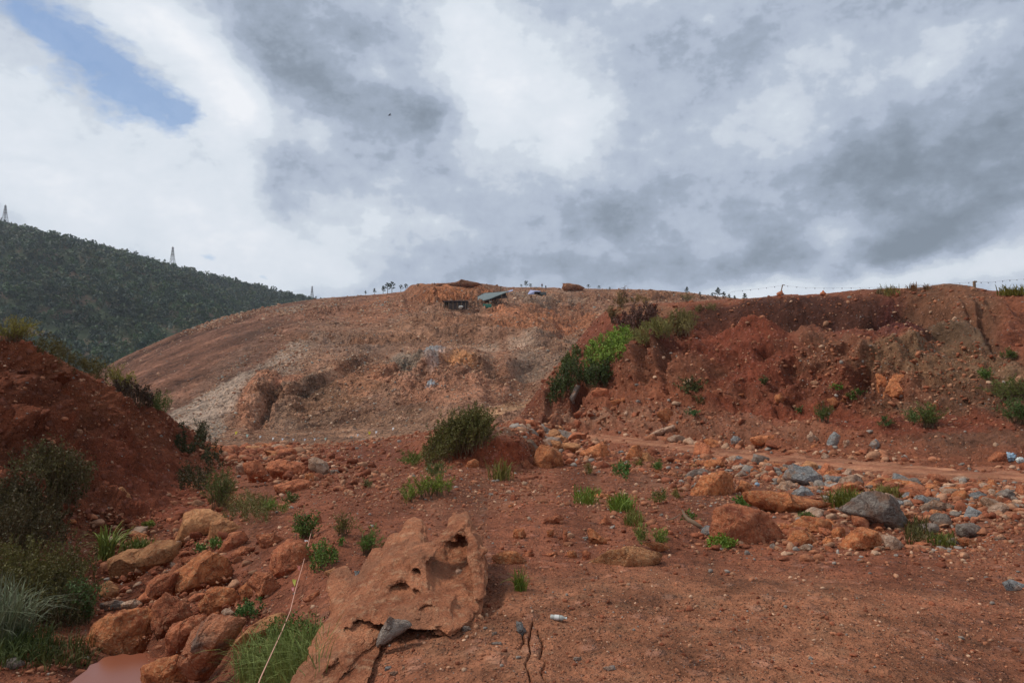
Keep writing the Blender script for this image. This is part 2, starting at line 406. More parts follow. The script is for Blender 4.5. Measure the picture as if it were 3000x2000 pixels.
# ---- near ground with both banks
L = [
 # F0 below the frame
 [(-900, 2500, 4.6), (0, 2400, 4.6), (400, 2350, 4.4), (800, 2350, 3.6), (1200, 2350, 2.8), (4000, 2350, 2.7)],
 # F1
 [(-900, 2000, 6.4), (0, 2000, 6.5), (300, 2000, 6.5), (600, 2000, 6.0), (780, 2000, 5.2), (900, 2000, 4.4), (1200, 2000, 3.95), (1500, 2000, 3.75), (4000, 2000, 3.75)],
 # F2
 [(-900, 1900, 6.8), (0, 1820, 7.6), (300, 1760, 9), (600, 1750, 8.2), (800, 1750, 7.2), (950, 1750, 6.1), (1200, 1750, 5.5), (1500, 1750, 5.25), (4000, 1750, 5.25)],
 # F3
 [(-900, 1800, 7.2), (0, 1680, 9.0), (300, 1625, 11), (480, 1585, 11.6), (700, 1550, 11.2), (900, 1550, 9.6), (1200, 1550, 8.6), (1500, 1550, 8.5), (2000, 1550, 8.8), (2500, 1550, 8.2), (3000, 1550, 7.6), (4000, 1550, 7)],
 # F4
 [(-900, 1600, 8.0), (0, 1520, 10.4), (300, 1540, 12.6), (480, 1500, 14), (660, 1440, 16.5), (900, 1425, 15), (1200, 1420, 13.5), (1500, 1420, 13.5), (1800, 1420, 14), (2200, 1440, 12.4), (2600, 1450, 11), (3000, 1460, 9.7), (4000, 1460, 9)],
 # F5
 [(-900, 1400, 9.0), (0, 1390, 11.3), (300, 1460, 14), (480, 1445, 16.5), (660, 1375, 23), (900, 1350, 22), (1150, 1345, 20), (1290, 1372, 16.4), (1400, 1384, 16.2), (1520, 1376, 16.6), (1650, 1330, 22), (1900, 1340, 21), (2200, 1375, 17.5), (2600, 1405, 14.5), (3000, 1425, 12.4), (4000, 1450, 11)],
 # R near edge of the road
 [(-900, 1250, 9.6), (0, 1310, 11.9), (300, 1390, 15), (480, 1395, 18.5), (600, 1375, 23), (680, 1350, 28), (900, 1328, 28), (1150, 1318, 25), (1280, 1335, 17.3), (1330, 1300, 16.9), (1400, 1282, 16.8), (1490, 1286, 17.2), (1545, 1300, 18.5), (1600, 1290, 27), (1650, 1277, 31.5), (1900, 1310, 24.5), (2200, 1356, 19), (2500, 1386, 16), (2800, 1405, 13.9), (3000, 1415, 13), (4000, 1450, 11.2)],
 # T far edge of the road / toe of the bank
 [(-900, 1150, 10), (0, 1255, 12.2), (300, 1335, 16), (480, 1352, 20), (600, 1355, 25), (680, 1340, 31), (900, 1318, 32), (1150, 1300, 29), (1290, 1285, 18.2), (1340, 1264, 18), (1420, 1253, 18), (1490, 1258, 18.6), (1545, 1275, 21), (1600, 1268, 31), (1650, 1262, 34.5), (1900, 1287, 28), (2200, 1322, 22.8), (2500, 1350, 19.2), (2800, 1375, 16.3), (3000, 1388, 15), (4000, 1430, 12.6)],
 # M
 [(-900, 1050, 11), (0, 1155, 13), (300, 1262, 17.3), (480, 1302, 21.7), (600, 1338, 27), (680, 1332, 33), (900, 1310, 35), (1150, 1291, 33), (1290, 1275, 22), (1400, 1250, 20.5), (1500, 1253, 23), (1560, 1225, 37), (1620, 1198, 37), (1700, 1185, 36), (1900, 1185, 32.5), (2200, 1195, 28), (2600, 1210, 24.5), (3000, 1235, 20), (4000, 1270, 17)],
 # U
 [(-900, 960, 12), (0, 1065, 14), (300, 1190, 18.7), (480, 1250, 23.2), (600, 1320, 28.5), (680, 1325, 34.5), (900, 1306, 38), (1150, 1284, 36), (1290, 1257, 32), (1400, 1250, 30), (1500, 1243, 32), (1560, 1190, 41), (1620, 1125, 42), (1700, 1065, 43), (1800, 1010, 41), (1900, 1030, 36), (2050, 1010, 33.5), (2200, 1000, 31), (2450, 990, 27.8), (2600, 985, 27), (2720, 980, 27), (2850, 990, 24.5), (3000, 1020, 23), (4000, 1080, 20)],
 # K crest
 [(-900, 870, 14), (-200, 965, 14.5), (0, 985, 15.2), (60, 990, 15.6), (105, 1008, 16), (160, 1038, 17), (230, 1082, 18.5), (300, 1118, 20), (350, 1150, 21), (400, 1178, 22.5), (470, 1192, 24.5), (510, 1228, 26), (560, 1262, 28), (620, 1305, 31), (655, 1328, 35), (760, 1313, 42), (900, 1308, 44), (1000, 1302, 44), (1150, 1284, 42), (1250, 1268, 40), (1400, 1249, 38), (1510, 1236, 40), (1550, 1178, 45), (1600, 1108, 47), (1650, 1048, 49), (1700, 985, 51), (1740, 935, 52), (1785, 898, 49), (1850, 886, 47), (2000, 882, 43), (2100, 876, 40), (2160, 874, 38.5), (2230, 868, 37.5), (2300, 858, 36.5), (2370, 862, 36), (2480, 850, 35), (2600, 842, 34), (2690, 842, 33.5), (2740, 831, 33), (2790, 828, 32), (2840, 834, 31.5), (2890, 852, 31), (3000, 852, 30), (4000, 860, 27)],
 # K2 just behind the crest
 [(-900, 872, 17), (0, 990, 18), (300, 1125, 23), (510, 1240, 29), (655, 1335, 38), (900, 1314, 48), (1250, 1280, 44), (1510, 1246, 44), (1600, 1120, 50), (1700, 1000, 54), (1785, 905, 54), (2000, 890, 50), (2230, 876, 45), (2790, 838, 38), (3000, 860, 36), (4000, 868, 34)],
 # H behind, dropping
 [(-900, 1100, 40), (0, 1200, 40), (300, 1250, 40), (510, 1300, 40), (655, 1345, 46), (900, 1335, 60), (1250, 1300, 56), (1510, 1290, 54), (1600, 1250, 60), (1700, 1220, 66), (1785, 1180, 70), (2000, 900, 110), (2230, 890, 110), (2790, 880, 100), (3000, 880, 100), (4000, 880, 90)],
]
rowsN = [24, 66, 56, 44, 34, 22, 22, 34, 50, 54, 8, 14]
smN = [20, 20, 16, 12, 10, 8, 5, 5, 8, 8, 2, 6, 10]
pxsN = np.concatenate([np.linspace(-3200, -900, 60, endpoint=False), np.linspace(-900, -60, 90, endpoint=False), np.linspace(-60, 3060, 1040, endpoint=False), np.linspace(3060, 4000, 100, endpoint=False), np.linspace(4000, 6200, 60)])
G0, par = loft(L, rowsN, pxsN, smN)
G0 = blur_rows(G0, 3)
PX, PY = proj(G0)
PAR = np.broadcast_to(par[:, None], PX.shape)
Nn = normals(G0)
Nn *= np.sign(-(Nn * (G0 - np.array([0, 0, CAMZ]))).sum(-1))[..., None]
road = sstep(PAR, 6.0, 6.25) * (1 - sstep(PAR, 6.75, 7.05)) * sstep(PX, 1600, 1680)
dist = G0[..., 1]
bankR = sstep(PAR, 6.9, 7.3) * (1 - sstep(PAR, 10.0, 10.6)) * sstep(PX, 1500, 1560)
# wall areas of the right bank
upR = sstep(PAR, 8.3, 9.0) * (1 - 0.85 * sstep(PAR, 9.35, 9.9)) * (1 - sstep(PAR, 10.2, 10.6)) * sstep(PX, 1520, 1600)
bankL = sstep(560 - PX + (PAR - 4) * 30, 0, 120) * sstep(PAR, 3.2, 4.6) * (1 - sstep(PAR, 10.2, 10.8))
W = G0
n_big = fbm(W * 0.28, 3)
n_mid = fbm(W * np.array([0.9, 0.9, 0.9]), 4)
n_fine = fbm(W * 4.0, 4, 0.6)
rillR = fbm(np.stack([W[..., 0] * 1.3 + W[..., 2] * 0.15, W[..., 1] * 0.3, W[..., 2] * 0.14], -1), 5, 0.55, ridged=True)
rillL = fbm(np.stack([W[..., 0] * 1.0 + W[..., 2] * 1.35, W[..., 1] * 0.8, W[..., 2] * 0.18 + 5], -1), 5, 0.55, ridged=True)
amp_near = np.clip(dist / 10, 0.35, 2.0)
disp = 0.10 * n_mid * amp_near + 0.028 * n_fine * amp_near + 0.12 * n_big * np.clip(dist / 12, 0.3, 1.6)
disp = disp + upR * (rillR * 0.2 + fbm(W * 0.3 + 9, 4, 0.52) * 0.85) + bankR * (1 - upR) * (rillR * 0.25 + n_mid * 0.12)
disp = disp + bankL * (rillL * 0.5 + fbm(W * 0.6 + 3, 5, 0.6) * 0.42)
Vw_ = np.array([0, 0, CAMZ]) - G0; Vw_ /= np.linalg.norm(Vw_, axis=-1)[..., None]
facing = np.abs((Nn * Vw_).sum(-1))
disp *= 0.25 + 0.75 * sstep(facing, 0.04, 0.4)
crest_damp = 1 - 0.8 * (sstep(PAR, 9.6, 10.0) * (1 - sstep(PAR, 10.0, 10.5)))
disp *= crest_damp
# hollows, ledges and gullies of the right bank
def bump(px, py, rx, ry, d, rot=0): return d * ell(PX, PY, px, py, rx, ry, rot, 0.6)
Bk = sstep(PAR, 7.0, 7.5) * (1 - sstep(PAR, 9.45, 9.85))
disp = disp + Bk * (bump(2660, 912, 110, 40, -2.3) + bump(2420, 915, 45, 45, -0.5) + bump(2230, 920, 150, 26, -1.3) + bump(2520, 915, 90, 40, -1.5)
      + bump(2230, 1020, 26, 20, -0.8, -40) + bump(2320, 1085, 20, 40, -0.5) + bump(1930, 1060, 110, 70, 0.9) + bump(1990, 1010, 30, 60, -0.8)
      + bump(1905, 1060, 14, 60, -0.9, 8) + bump(1960, 1075, 12, 50, -0.7) + bump(2650, 1080, 130, 60, 1.0) + bump(2780, 900, 110, 60, 0.35)
      + bump(2090, 960, 60, 40, -0.6) + bump(2490, 1060, 50, 90, 0.7, 10) + bump(1640, 1150, 60, 20, 0.6, -45) + bump(1560, 1200, 22, 40, -0.5, 20)
      + bump(1700, 1150, 12, 70, -0.9, 25) + bump(1620, 1190, 10, 60, -0.5, 25) + bump(2100, 1180, 60, 20, 0.3) + bump(2380, 1215, 200, 8, -0.35, 2)
      + bump(2880, 930, 10, 70, -0.25, -28) + bump(2830, 900, 8, 60, -0.2, -30) + bump(2960, 885, 60, 22, -0.7)
      + bump(2930, 900, 20, 50, 0.25, -35))
# foreground features
disp = disp + (bump(350, 1960, 150, 60, -0.10) + bump(1650, 1500, 170, 50, 0.10) + bump(1300, 1400, 160, 40, 0.12, -12)
      + bump(1900, 1600, 150, 26, 0.10, -18) + bump(1700, 1420, 240, 20, -0.1) + bump(2700, 1560, 160, 40, -0.12) + bump(1020, 1560, 200, 30, 0.1, -30)
      + bump(1430, 1760, 40, 50, -0.04))
# the two drying cracks
def crack(pts, wd, d):
    out = np.zeros_like(PX)
    for (x0, y0), (x1, y1) in zip(pts[:-1], pts[1:]):
        m_ = (np.abs(PX - (x0 + x1) / 2) < 40) & (np.abs(PY - (y0 + y1) / 2) < abs(y1 - y0) / 2 + 20)
        t = np.clip(((PX - x0) * (x1 - x0) + (PY - y0) * (y1 - y0)) / ((x1 - x0) ** 2 + (y1 - y0) ** 2), 0, 1)
        dd = np.hypot(PX - x0 - t * (x1 - x0), PY - y0 - t * (y1 - y0))
        out = np.maximum(out, np.where(m_, 1 - sstep(dd, wd * 0.4, wd), 0))
    return -d * out
ck = np.minimum(crack([(1560, 1830), (1548, 1870), (1555, 1900), (1538, 1935), (1550, 1975), (1560, 2020)], 3.0, 0.05),
                crack([(1575, 1850), (1590, 1880), (1580, 1920), (1600, 1930), (1585, 1970), (1605, 2010)], 2.6, 0.045))
ck = np.minimum(ck, crack([(1525, 1840), (1535, 1870), (1522, 1885)], 3, 0.04))
disp = disp + ck
disp *= (1 - 0.93 * road)
G = G0 + Nn * disp[..., None]
PXd, PYd = proj(G)
# ---- colour of the soil and rock surface, some light and shade painted in
def paint(base, items, px, py, nz):
    c = np.broadcast_to(np.asarray(base), px.shape + (3,)).copy()
    for (cx, cy, rx, ry, rot, rgb, s) in items:
        m_ = ell(px + nz[0] * min(16, rx * .5), py + nz[1] * min(14, ry * .6), cx, cy, rx, ry, rot, 0.22) * s
        c = c * (1 - m_[..., None]) + alb(*rgb) * m_[..., None]
    return c
nzc = (fbm(W * 0.5 / np.clip(dist / 15, 0.5, 3)[..., None] + 31, 4, 0.6) * 1.2, fbm(W * 0.5 / np.clip(dist / 15, 0.5, 3)[..., None] + 57, 4, 0.6) * 1.2)
soilA, soilB, soilC = (122, 72, 52), (104, 60, 44), (132, 88, 66)
items = [
 (250, 1250, 420, 320, 40, (104, 56, 38), .9), (420, 1420, 220, 100, 35, (112, 58, 40), .8), (230, 1130, 260, 60, 38, (118, 66, 44), .7),  # left bank: soil colour darkened to carry the shade on its face
 (2300, 1000, 700, 130, 0, (104, 57, 43), .9), (2400, 905, 400, 42, 0, (68, 42, 34), .9), (2660, 930, 120, 70, 0, (84, 44, 40), .8), (2780, 900, 150, 90, 10, (104, 70, 52), .85),  # band under the crest: overhang shade painted into the maroon soil
 (2850, 1000, 150, 60, 20, (92, 74, 58), .7), (2750, 1110, 280, 110, 0, (118, 88, 66), .9), (2400, 1060, 160, 100, 30, (112, 74, 56), .7), (2900, 1220, 280, 110, 0, (92, 62, 48), .85),
 (2150, 1020, 200, 110, 0, (110, 56, 40), .8), (2400, 1150, 300, 50, 0, (112, 60, 44), .7), (2500, 1230, 500, 30, 3, (110, 54, 38), .7),
 (1620, 1180, 90, 70, -30, (98, 54, 38), .8), (1950, 1080, 150, 60, 0, (106, 66, 48), .7), (2000, 1240, 400, 40, 4, (122, 80, 62), .7), (1750, 1215, 150, 20, 0, (134, 94, 74), .7),
 (1850, 900, 160, 20, 0, (122, 86, 64), .7), (1430, 1325, 115, 40, 0, (124, 60, 38), .9), (1430, 1268, 110, 12, 0, (128, 96, 76), .7),  # red mound: thin brighter strip paints its lit top edge
 (2300, 1440, 500, 60, 4, (118, 78, 60), .6), (2700, 1500, 300, 100, 0, (116, 72, 54), .6), (2000, 1900, 900, 230, 0, (132, 85, 62), .9), (1400, 1450, 250, 50, -5, (112, 76, 58), .5),
 (1000, 1330, 350, 30, 0, (112, 62, 46), .6), (1100, 1450, 300, 90, 0, (114, 66, 48), .5), (2900, 1800, 250, 250, 0, (122, 76, 56), .6),
 (1750, 1430, 300, 20, 3, (124, 74, 54), .6), (620, 1700, 300, 200, 0, (120, 70, 52), .6), (340, 1960, 190, 70, 0, (88, 50, 38), .9)]
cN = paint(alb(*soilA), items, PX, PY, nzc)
# patchy variation in hue
vv = 1.25 * fbm(W * 0.9 / np.clip(dist / 10, 0.6, 3)[..., None] + 77, 5, 0.62)
cN *= (1 + 0.22 * vv)[..., None]
vv2 = sstep(fbm(W * 2.2 / np.clip(dist / 10, 0.6, 3)[..., None] + 13, 4, 0.6), 0.1, 0.6) * 0.45
cN = cN * (1 - vv2[..., None]) + (cN * np.array([0.9, 1.12, 1.2])) * vv2[..., None]
cN *= (1 - 0.55 * np.clip(-ck / 0.05, 0, 1))[..., None] ** 0   # cracks are shaped, not painted
low = ell(PX, PY, 480, 1760, 250, 170, 35, 0.35) * (1 - ell(PX, PY, 350, 1970, 120, 40, 0, .3)) * 0.42 + ell(PX, PY, 740, 1380, 120, 40, 0, 0.3) * 0.3
G_vis = G - np.array([0, 0, 1.0]) * low[..., None]
# the same ground carried on behind and beside the camera
nb_r = 26; xb = np.linspace(-34, 34, G.shape[1]); ext = []
for k in range(nb_r):
    f = (1 - k / nb_r)
    q = G_vis[0].copy(); tgt = np.stack([xb, np.full(len(xb), -22.0), np.clip(q[:, 2], -.6, .2)], -1)
    q = q * (1 - f) + tgt * f; q[:, 2] += fbm(q * 0.9, 4) * 0.08 * min(1, (k and (nb_r - k) / 4)); ext.append(q)
G_all = np.concatenate([np.array(ext), G_vis], 0); c_all = np.concatenate([np.repeat(cN[:1], nb_r, 0), cN], 0)
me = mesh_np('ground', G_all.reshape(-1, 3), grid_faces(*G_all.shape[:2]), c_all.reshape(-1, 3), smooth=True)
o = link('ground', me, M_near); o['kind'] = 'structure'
G_hit, PY_hit = G, PYd
def hit(px, py, grid=None):
    """first terrain point seen at a photo pixel -> world point"""
    Gd, Xs, Ysd = grid or (G_hit, pxsN, PY_hit)
    j = int(np.clip(np.searchsorted(Xs, px), 1, len(Xs) - 1))
    cpy = Ysd[:, j]
    m_ = np.nonzero(cpy <= py)[0]
    if len(m_) == 0: return Gd[int(np.argmin(cpy)), j]
    i = m_[0]
    if i == 0: return Gd[0, j]
    t = (cpy[i - 1] - py) / max(cpy[i - 1] - cpy[i], 1e-6)
    Y = Gd[i - 1, j, 1] * (1 - t) + Gd[i, j, 1] * t
    return P(px, py, Y)
# ---- dirt road laid on the ground
sel = (par >= 5.85) & (par <= 7.2)
cs = np.nonzero((pxsN >= 1615) & (pxsN <= 3900))[0]
RG0 = G0[sel][:, cs]; RN = normals(RG0); RN *= np.sign(RN[..., 2:3])
rp = par[sel][:, None] - 6.0
ruts = -0.05 * (np.exp(-((rp - 0.3) / 0.07) ** 2) + np.exp(-((rp - 0.72) / 0.07) ** 2)) + 0.02 * np.exp(-((rp - 0.5) / 0.09) ** 2)
ew = fbm(RG0 * 0.8, 4, .6) * 0.22
edge = sstep(rp + ew, 0.0, 0.2) * (1 - sstep(rp + ew, 0.82, 1.02))
wob = fbm(RG0 * np.array([0.5, 1.5, 1]), 4) * 0.03
RG = RG0 + np.array([0, 0, 1.0]) * ((ruts + wob + 0.045 + 0.0 * rp) * edge - 0.10 * (1 - edge))[..., None]
rc = np.broadcast_to(alb(124, 80, 60), RG.shape).copy()
lane = (np.exp(-((rp - 0.3) / 0.11) ** 2) + np.exp(-((rp - 0.72) / 0.11) ** 2))[..., None]
lane = lane * (0.7 + 0.5 * fbm(RG0 * np.array([0.6, 2, 1]), 3)[..., None])
rc = rc * (1 - 0.75 * np.clip(lane, 0, 1)) + alb(150, 104, 78) * 0.75 * np.clip(lane, 0, 1)
mid = np.exp(-((rp - 0.5) / 0.08) ** 2)[..., None] * 0.6
rc = rc * (1 - mid) + alb(118, 70, 50) * mid
rc = rc * edge[..., None] + alb(122, 76, 56) * (1 - edge[..., None])
rc *= (1 + 0.3 * fbm(RG0 * np.array([.5, 2.2, 1]), 5, .65))[..., None]
me = mesh_np('dirt_road', RG.reshape(-1, 3), grid_faces(*RG.shape[:2]), rc.reshape(-1, 3), smooth=True)
o = link('dirt_road', me, M_road); o['kind'] = 'structure'

# ---- quarried hill in the middle distance
Q = [
 [(-900, 1420, 42), (400, 1400, 44), (1000, 1400, 44), (1250, 1360, 44), (1400, 1300, 42), (1560, 1260, 48), (1800, 1240, 60), (4000, 1240, 90)],
 [(-900, 1340, 56), (0, 1330, 56), (300, 1320, 57), (520, 1312, 58), (900, 1312, 60), (1100, 1300, 60), (1250, 1280, 56), (1330, 1255, 50), (1400, 1232, 46), (1480, 1205, 54), (1560, 1182, 64), (1800, 1160, 80), (4000, 1160, 120)],
 [(-900, 1320, 70), (0, 1310, 70), (300, 1290, 72), (520, 1262, 74), (700, 1262, 76), (900, 1262, 78), (1100, 1255, 76), (1250, 1240, 70), (1330, 1225, 60), (1400, 1215, 52), (1480, 1193, 60), (1540, 1176, 70), (1800, 1100, 95), (4000, 1100, 130)],
 [(-900, 1300, 84), (0, 1290, 84), (300, 1250, 86), (450, 1210, 90), (560, 1160, 94), (700, 1140, 92), (900, 1150, 92), (1100, 1150, 90), (1300, 1150, 86), (1450, 1130, 84), (1540, 1110, 88), (1800, 1050, 110), (4000, 1040, 150)],
 [(-900, 1290, 120), (0, 1270, 120), (300, 1180, 118), (450, 1110, 120), (600, 1070, 120), (700, 1060, 112), (850, 1050, 108), (1050, 1050, 104), (1300, 1060, 100), (1500, 1050, 102), (1800, 990, 135), (4000, 980, 190)],
 [(-900, 1280, 150), (0, 1250, 150), (300, 1125, 150), (450, 1050, 152), (650, 985, 150), (850, 960, 140), (1050, 990, 128), (1300, 1005, 124), (1500, 1010, 126), (1650, 1000, 135), (1900, 940, 170), (4000, 920, 230)],
 [(-900, 1270, 180), (0, 1230, 180), (300, 1095, 182), (450, 1025, 195), (650, 950, 192), (850, 915, 184), (1050, 930, 172), (1200, 915, 172), (1300, 912, 175), (1400, 915, 175), (1500, 905, 180), (1700, 920, 185), (1900, 890, 215), (4000, 890, 260)],
 [(-900, 1260, 205), (0, 1200, 205), (200, 1130, 205), (325, 1065, 206), (360, 1045, 206), (420, 1018, 206), (520, 974, 208), (640, 932, 210), (760, 903, 212), (850, 885, 214), (950, 871, 217), (1050, 864, 220), (1120, 860, 222), (1195, 851, 222), (1222, 842, 212), (1237, 830, 207), (1300, 827, 207), (1340, 824, 209), (1400, 828, 212), (1450, 834, 220), (1480, 843, 230), (1520, 841, 235), (1560, 840, 236), (1620, 842, 236), (1644, 845, 236), (1700, 843, 236), (1760, 845, 238), (1850, 846, 240), (1950, 850, 240), (2040, 858, 240), (2080, 866, 240), (2120, 869, 240), (2180, 876, 240), (2300, 884, 240), (4000, 890, 250)],
 [(-900, 1270, 230), (0, 1210, 230), (325, 1075, 230), (520, 985, 245), (850, 892, 275), (1195, 856, 290), (1340, 830, 280), (1560, 845, 300), (1950, 854, 300), (2180, 880, 300), (4000, 895, 300)],
 [(-900, 1200, 330), (0, 1150, 330), (325, 1100, 330), (850, 1000, 360), (1400, 980, 380), (4000, 960, 380)]]
rowsQ = [14, 18, 46, 40, 28, 42, 38, 8, 12]
smQ = [12, 6, 6, 10, 12, 12, 8, 1, 6, 10]
pxsQ = np.concatenate([np.linspace(-900, 280, 60, endpoint=False), np.linspace(280, 2250, 760, endpoint=False), np.linspace(2250, 4000, 90)])
Q0, parQ = loft(Q, rowsQ, pxsQ, smQ)
Q0 = blur_rows(Q0, 2)
QX, QY = proj(Q0)
QP = np.broadcast_to(parQ[:, None], QX.shape)
NQ = normals(Q0); NQ *= np.sign(-(NQ * (Q0 - np.array([0, 0, CAMZ]))).sum(-1))[..., None]
streakL = 1 - sstep(QX - (1250 - QY) * 1.0, 520, 640)         # smooth tipped flank at the left
diag = (QX * 0.72 + QY) / 100.0                                  # runs down to the left
dl = (Q0[..., 0] * 0.6 - Q0[..., 2] * 1.0 + Q0[..., 1] * 0.15)
st = fbm(np.stack([dl * 0.16, (Q0[..., 0] + Q0[..., 2]) * 0.018, Q0[..., 1] * 0.02], -1), 5, 0.6, ridged=True)
rockm = np.clip(sstep(fbm(Q0 * 0.035 + 4, 4, 0.6), -0.15, 0.35) * sstep(QX - (1250 - QY) * .8, 560, 680) * sstep(QP, 2.2, 3.0), 0, 1)
rockm *= 1 - 0.8 * ell(QX, QY, 620, 1180, 60, 170, 35, 0.3)
rockm = np.maximum(rockm, ell(QX, QY, 760, 1180, 60, 110, 22, 0.3) * .6)
rockm = np.maximum(rockm, ell(QX, QY, 1350, 860, 150, 40, 0, 0.3) * 0.8)
rockm = np.maximum(rockm, ell(QX, QY, 1640, 950, 130, 80, 0, 0.3) * 0.9)
rockm = np.maximum(rockm, ell(QX, QY, 1300, 1110, 170, 90, 0, 0.3) * 0.6)
far_s = np.clip(Q0[..., 1] / 150, 0.5, 1.7)
dq = rockm * (fbm(Q0 * np.array([.09, .09, .16]), 6, 0.62, ridged=True) * 1.2 + fbm(Q0 * 0.28 + 7, 5, 0.66) * 1.6) * far_s
ta0 = ell(QX, QY, 640, 1150, 230, 50, -47, .3)
st = st * (1 - ta0)
dq += (1 - rockm) * (1 - .8 * ta0) * fbm(Q0 * 0.12 + 2, 4, 0.5) * 0.55 + st * streakL * 0.7
dq += fbm(Q0 * 0.8, 3, 0.6) * (0.3 + 0.6 * rockm)
for per_, amp_, ph in ((5.0, 1.5, 0.0), (2.1, 0.6, 3.3)):
    tz = Q0[..., 2] / per_ + fbm(Q0 * 0.05 + ph, 3) * 1.4; tz = tz - np.floor(tz)
    dq += amp_ * (sstep(tz, 0, .22) * (1 - tz) - 0.3) * np.clip(rockm + 0.15, 0, 1) * (1 - streakL)
VQ = np.array([0, 0, CAMZ]) - Q0; VQ /= np.linalg.norm(VQ, axis=-1)[..., None]
facQ = np.abs((NQ * VQ).sum(-1))
dq *= (0.35 + 0.65 * sstep(facQ, 0.03, 0.35)) * (1 - 0.6 * sstep(QP, 6.3, 6.9))
def qb(px, py, rx, ry, d, rot=0): return d * ell(QX, QY, px, py, rx, ry, rot, 0.5)
dq += (qb(1640, 930, 90, 50, -3.5, -20) + qb(1590, 960, 40, 60, 2.2, 30) + qb(1450, 1110, 30, 60, -1.0) + qb(1560, 1060, 60, 20, -2.0) + qb(1540, 1110, 60, 50, -1.5)
       + qb(1260, 1060, 50, 14, 1.8) + qb(1350, 1050, 70, 20, 1.0) + qb(1270, 1060, 200, 5, -1.2, 5) + qb(1420, 1005, 200, 6, 1.5, 4) + qb(900, 985, 110, 7, -1.6, 8)
       + qb(790, 1180, 12, 70, -1.3, 25) + qb(740, 1190, 24, 90, 0.8, 20) + qb(1000, 1225, 120, 5, -1.0, -12) + qb(1220, 1170, 60, 6, -1.2, -5)
       + qb(1220, 870, 30, 40, -2.0, 15) + qb(1440, 1000, 180, 8, 1.6, 3) + qb(1350, 905, 110, 6, 1.2, 0) + qb(960, 1110, 120, 12, 1.5, -25) + qb(870, 1130, 100, 10, -1.3, -28))
roadq = ((1 - sstep(QP, 1.8, 2.0)) * sstep(QP, 0.9, 1.0)) * sstep(QX, 1370, 1420)
dq *= (1 - 0.5 * ((QP > 6.7) & (QP < 7.4))) * (1 - 0.95 * roadq)
Gq = Q0 + NQ * dq[..., None]
nzq = (fbm(Q0 * 0.07 + 31, 5, 0.62) * 1.0, fbm(Q0 * 0.07 + 57, 5, 0.62) * 1.0)
itq = [
 (1200, 1050, 700, 250, 0, (128, 92, 72), .8),
 (560, 1010, 290, 60, -32, (86, 54, 42), .95), (450, 1120, 200, 55, -35, (98, 62, 48), .9), (760, 960, 180, 40, -28, (112, 76, 60), .8),
 (640, 1130, 220, 40, -47, (134, 112, 96), 1.0), (570, 1230, 90, 60, 20, (128, 112, 98), .9), (720, 1080, 60, 14, -45, (96, 64, 52), .5),
 (760, 1170, 55, 100, 20, (158, 104, 78), .85), (800, 1170, 10, 60, 25, (96, 88, 80), .7), (860, 1200, 130, 90, 0, (120, 94, 76), .5),
 (950, 1280, 360, 34, -4, (118, 84, 64), .8), (1160, 1240, 160, 40, -5, (132, 96, 74), .7), (980, 1170, 140, 40, -20, (104, 70, 48), .6),
 (1330, 862, 120, 34, 2, (158, 96, 62), .85), (1550, 950, 130, 60, 10, (154, 96, 66), .85), (1680, 930, 90, 50, 20, (158, 98, 68), .8), (1780, 880, 130, 30, 0, (124, 84, 64), .7), (1900, 862, 200, 16, 0, (128, 86, 62), .7),
 (1600, 870, 120, 18, 0, (124, 102, 86), .6), (1450, 985, 240, 14, 3, (120, 104, 92), .7), (1620, 1020, 110, 60, -20, (120, 96, 80), .8), (1440, 1020, 120, 8, 0, (166, 134, 112), .6),
 (1340, 1062, 56, 14, 4, (186, 126, 84), .9), (1265, 1070, 30, 20, -50, (160, 156, 150), .9), (1280, 1050, 50, 12, 0, (128, 122, 122), .8), (1190, 1080, 60, 40, 0, (118, 104, 90), .8),
 (1300, 1130, 150, 60, 0, (150, 100, 76), .7), (1120, 1090, 50, 26, 0, (156, 100, 72), .7), (1030, 1120, 60, 40, 20, (146, 98, 72), .6), (1265, 1143, 18, 8, 0, (130, 132, 134), .9), (930, 1110, 60, 14, 0, (164, 124, 98), .6), (850, 1110, 50, 14, -10, (160, 104, 78), .7),
 (1520, 1130, 70, 60, 0, (118, 78, 58), .8), (1470, 1070, 20, 80, 0, (112, 70, 50), .5), (1470, 1160, 50, 16, 0, (98, 58, 40), .8), (1330, 940, 40, 14, -15, (96, 54, 40), .9), (1320, 950, 60, 10, -30, (98, 58, 42), .6),
 (1000, 900, 170, 30, -12, (118, 78, 60), .7), (1120, 900, 120, 40, -20, (132, 84, 60), .7), (900, 1000, 220, 25, 5, (116, 92, 78), .6), (840, 905, 60, 8, -8, (140, 126, 112), .8), (1250, 960, 180, 30, -8, (136, 94, 70), .7),
 (1450, 1200, 140, 14, -12, (160, 116, 84), .9)]
cQ = paint(alb(128, 90, 70), itq, QX, QY, nzq)
def side(px, py, x0, y0, x1, y1): return ((x1 - x0) * (py - y0) - (y1 - y0) * (px - x0)) / math.hypot(x1 - x0, y1 - y0)
jx, jy = QX + nzq[0] * 9, QY + nzq[1] * 7
da = side(jx, jy, 505, 1205, 870, 1000)            # negative above the line: tipped dark flank
fl = (1 - sstep(da, -5, 6)) * (1 - sstep(jx + (1100 - jy) * 0.9, 900, 1130)) * sstep(QP, 1.5, 2.6)
cf = alb(102, 68, 52)[None, None] * (1 + 0.35 * st[..., None] * 0.9 + 0.25 * fbm(Q0 * 0.05, 3)[..., None])
cQ = cQ * (1 - 0.85 * fl[..., None]) + cf * 0.85 * fl[..., None]
db = side(jx, jy, 560, 1270, 880, 1050)
ta = sstep(da, -3, 8) * (1 - sstep(db, -6, 30)) * (1 - sstep(jx, 820, 960)) * (1 - ell(jx, jy, 760, 1180, 60, 110, 22, .2))
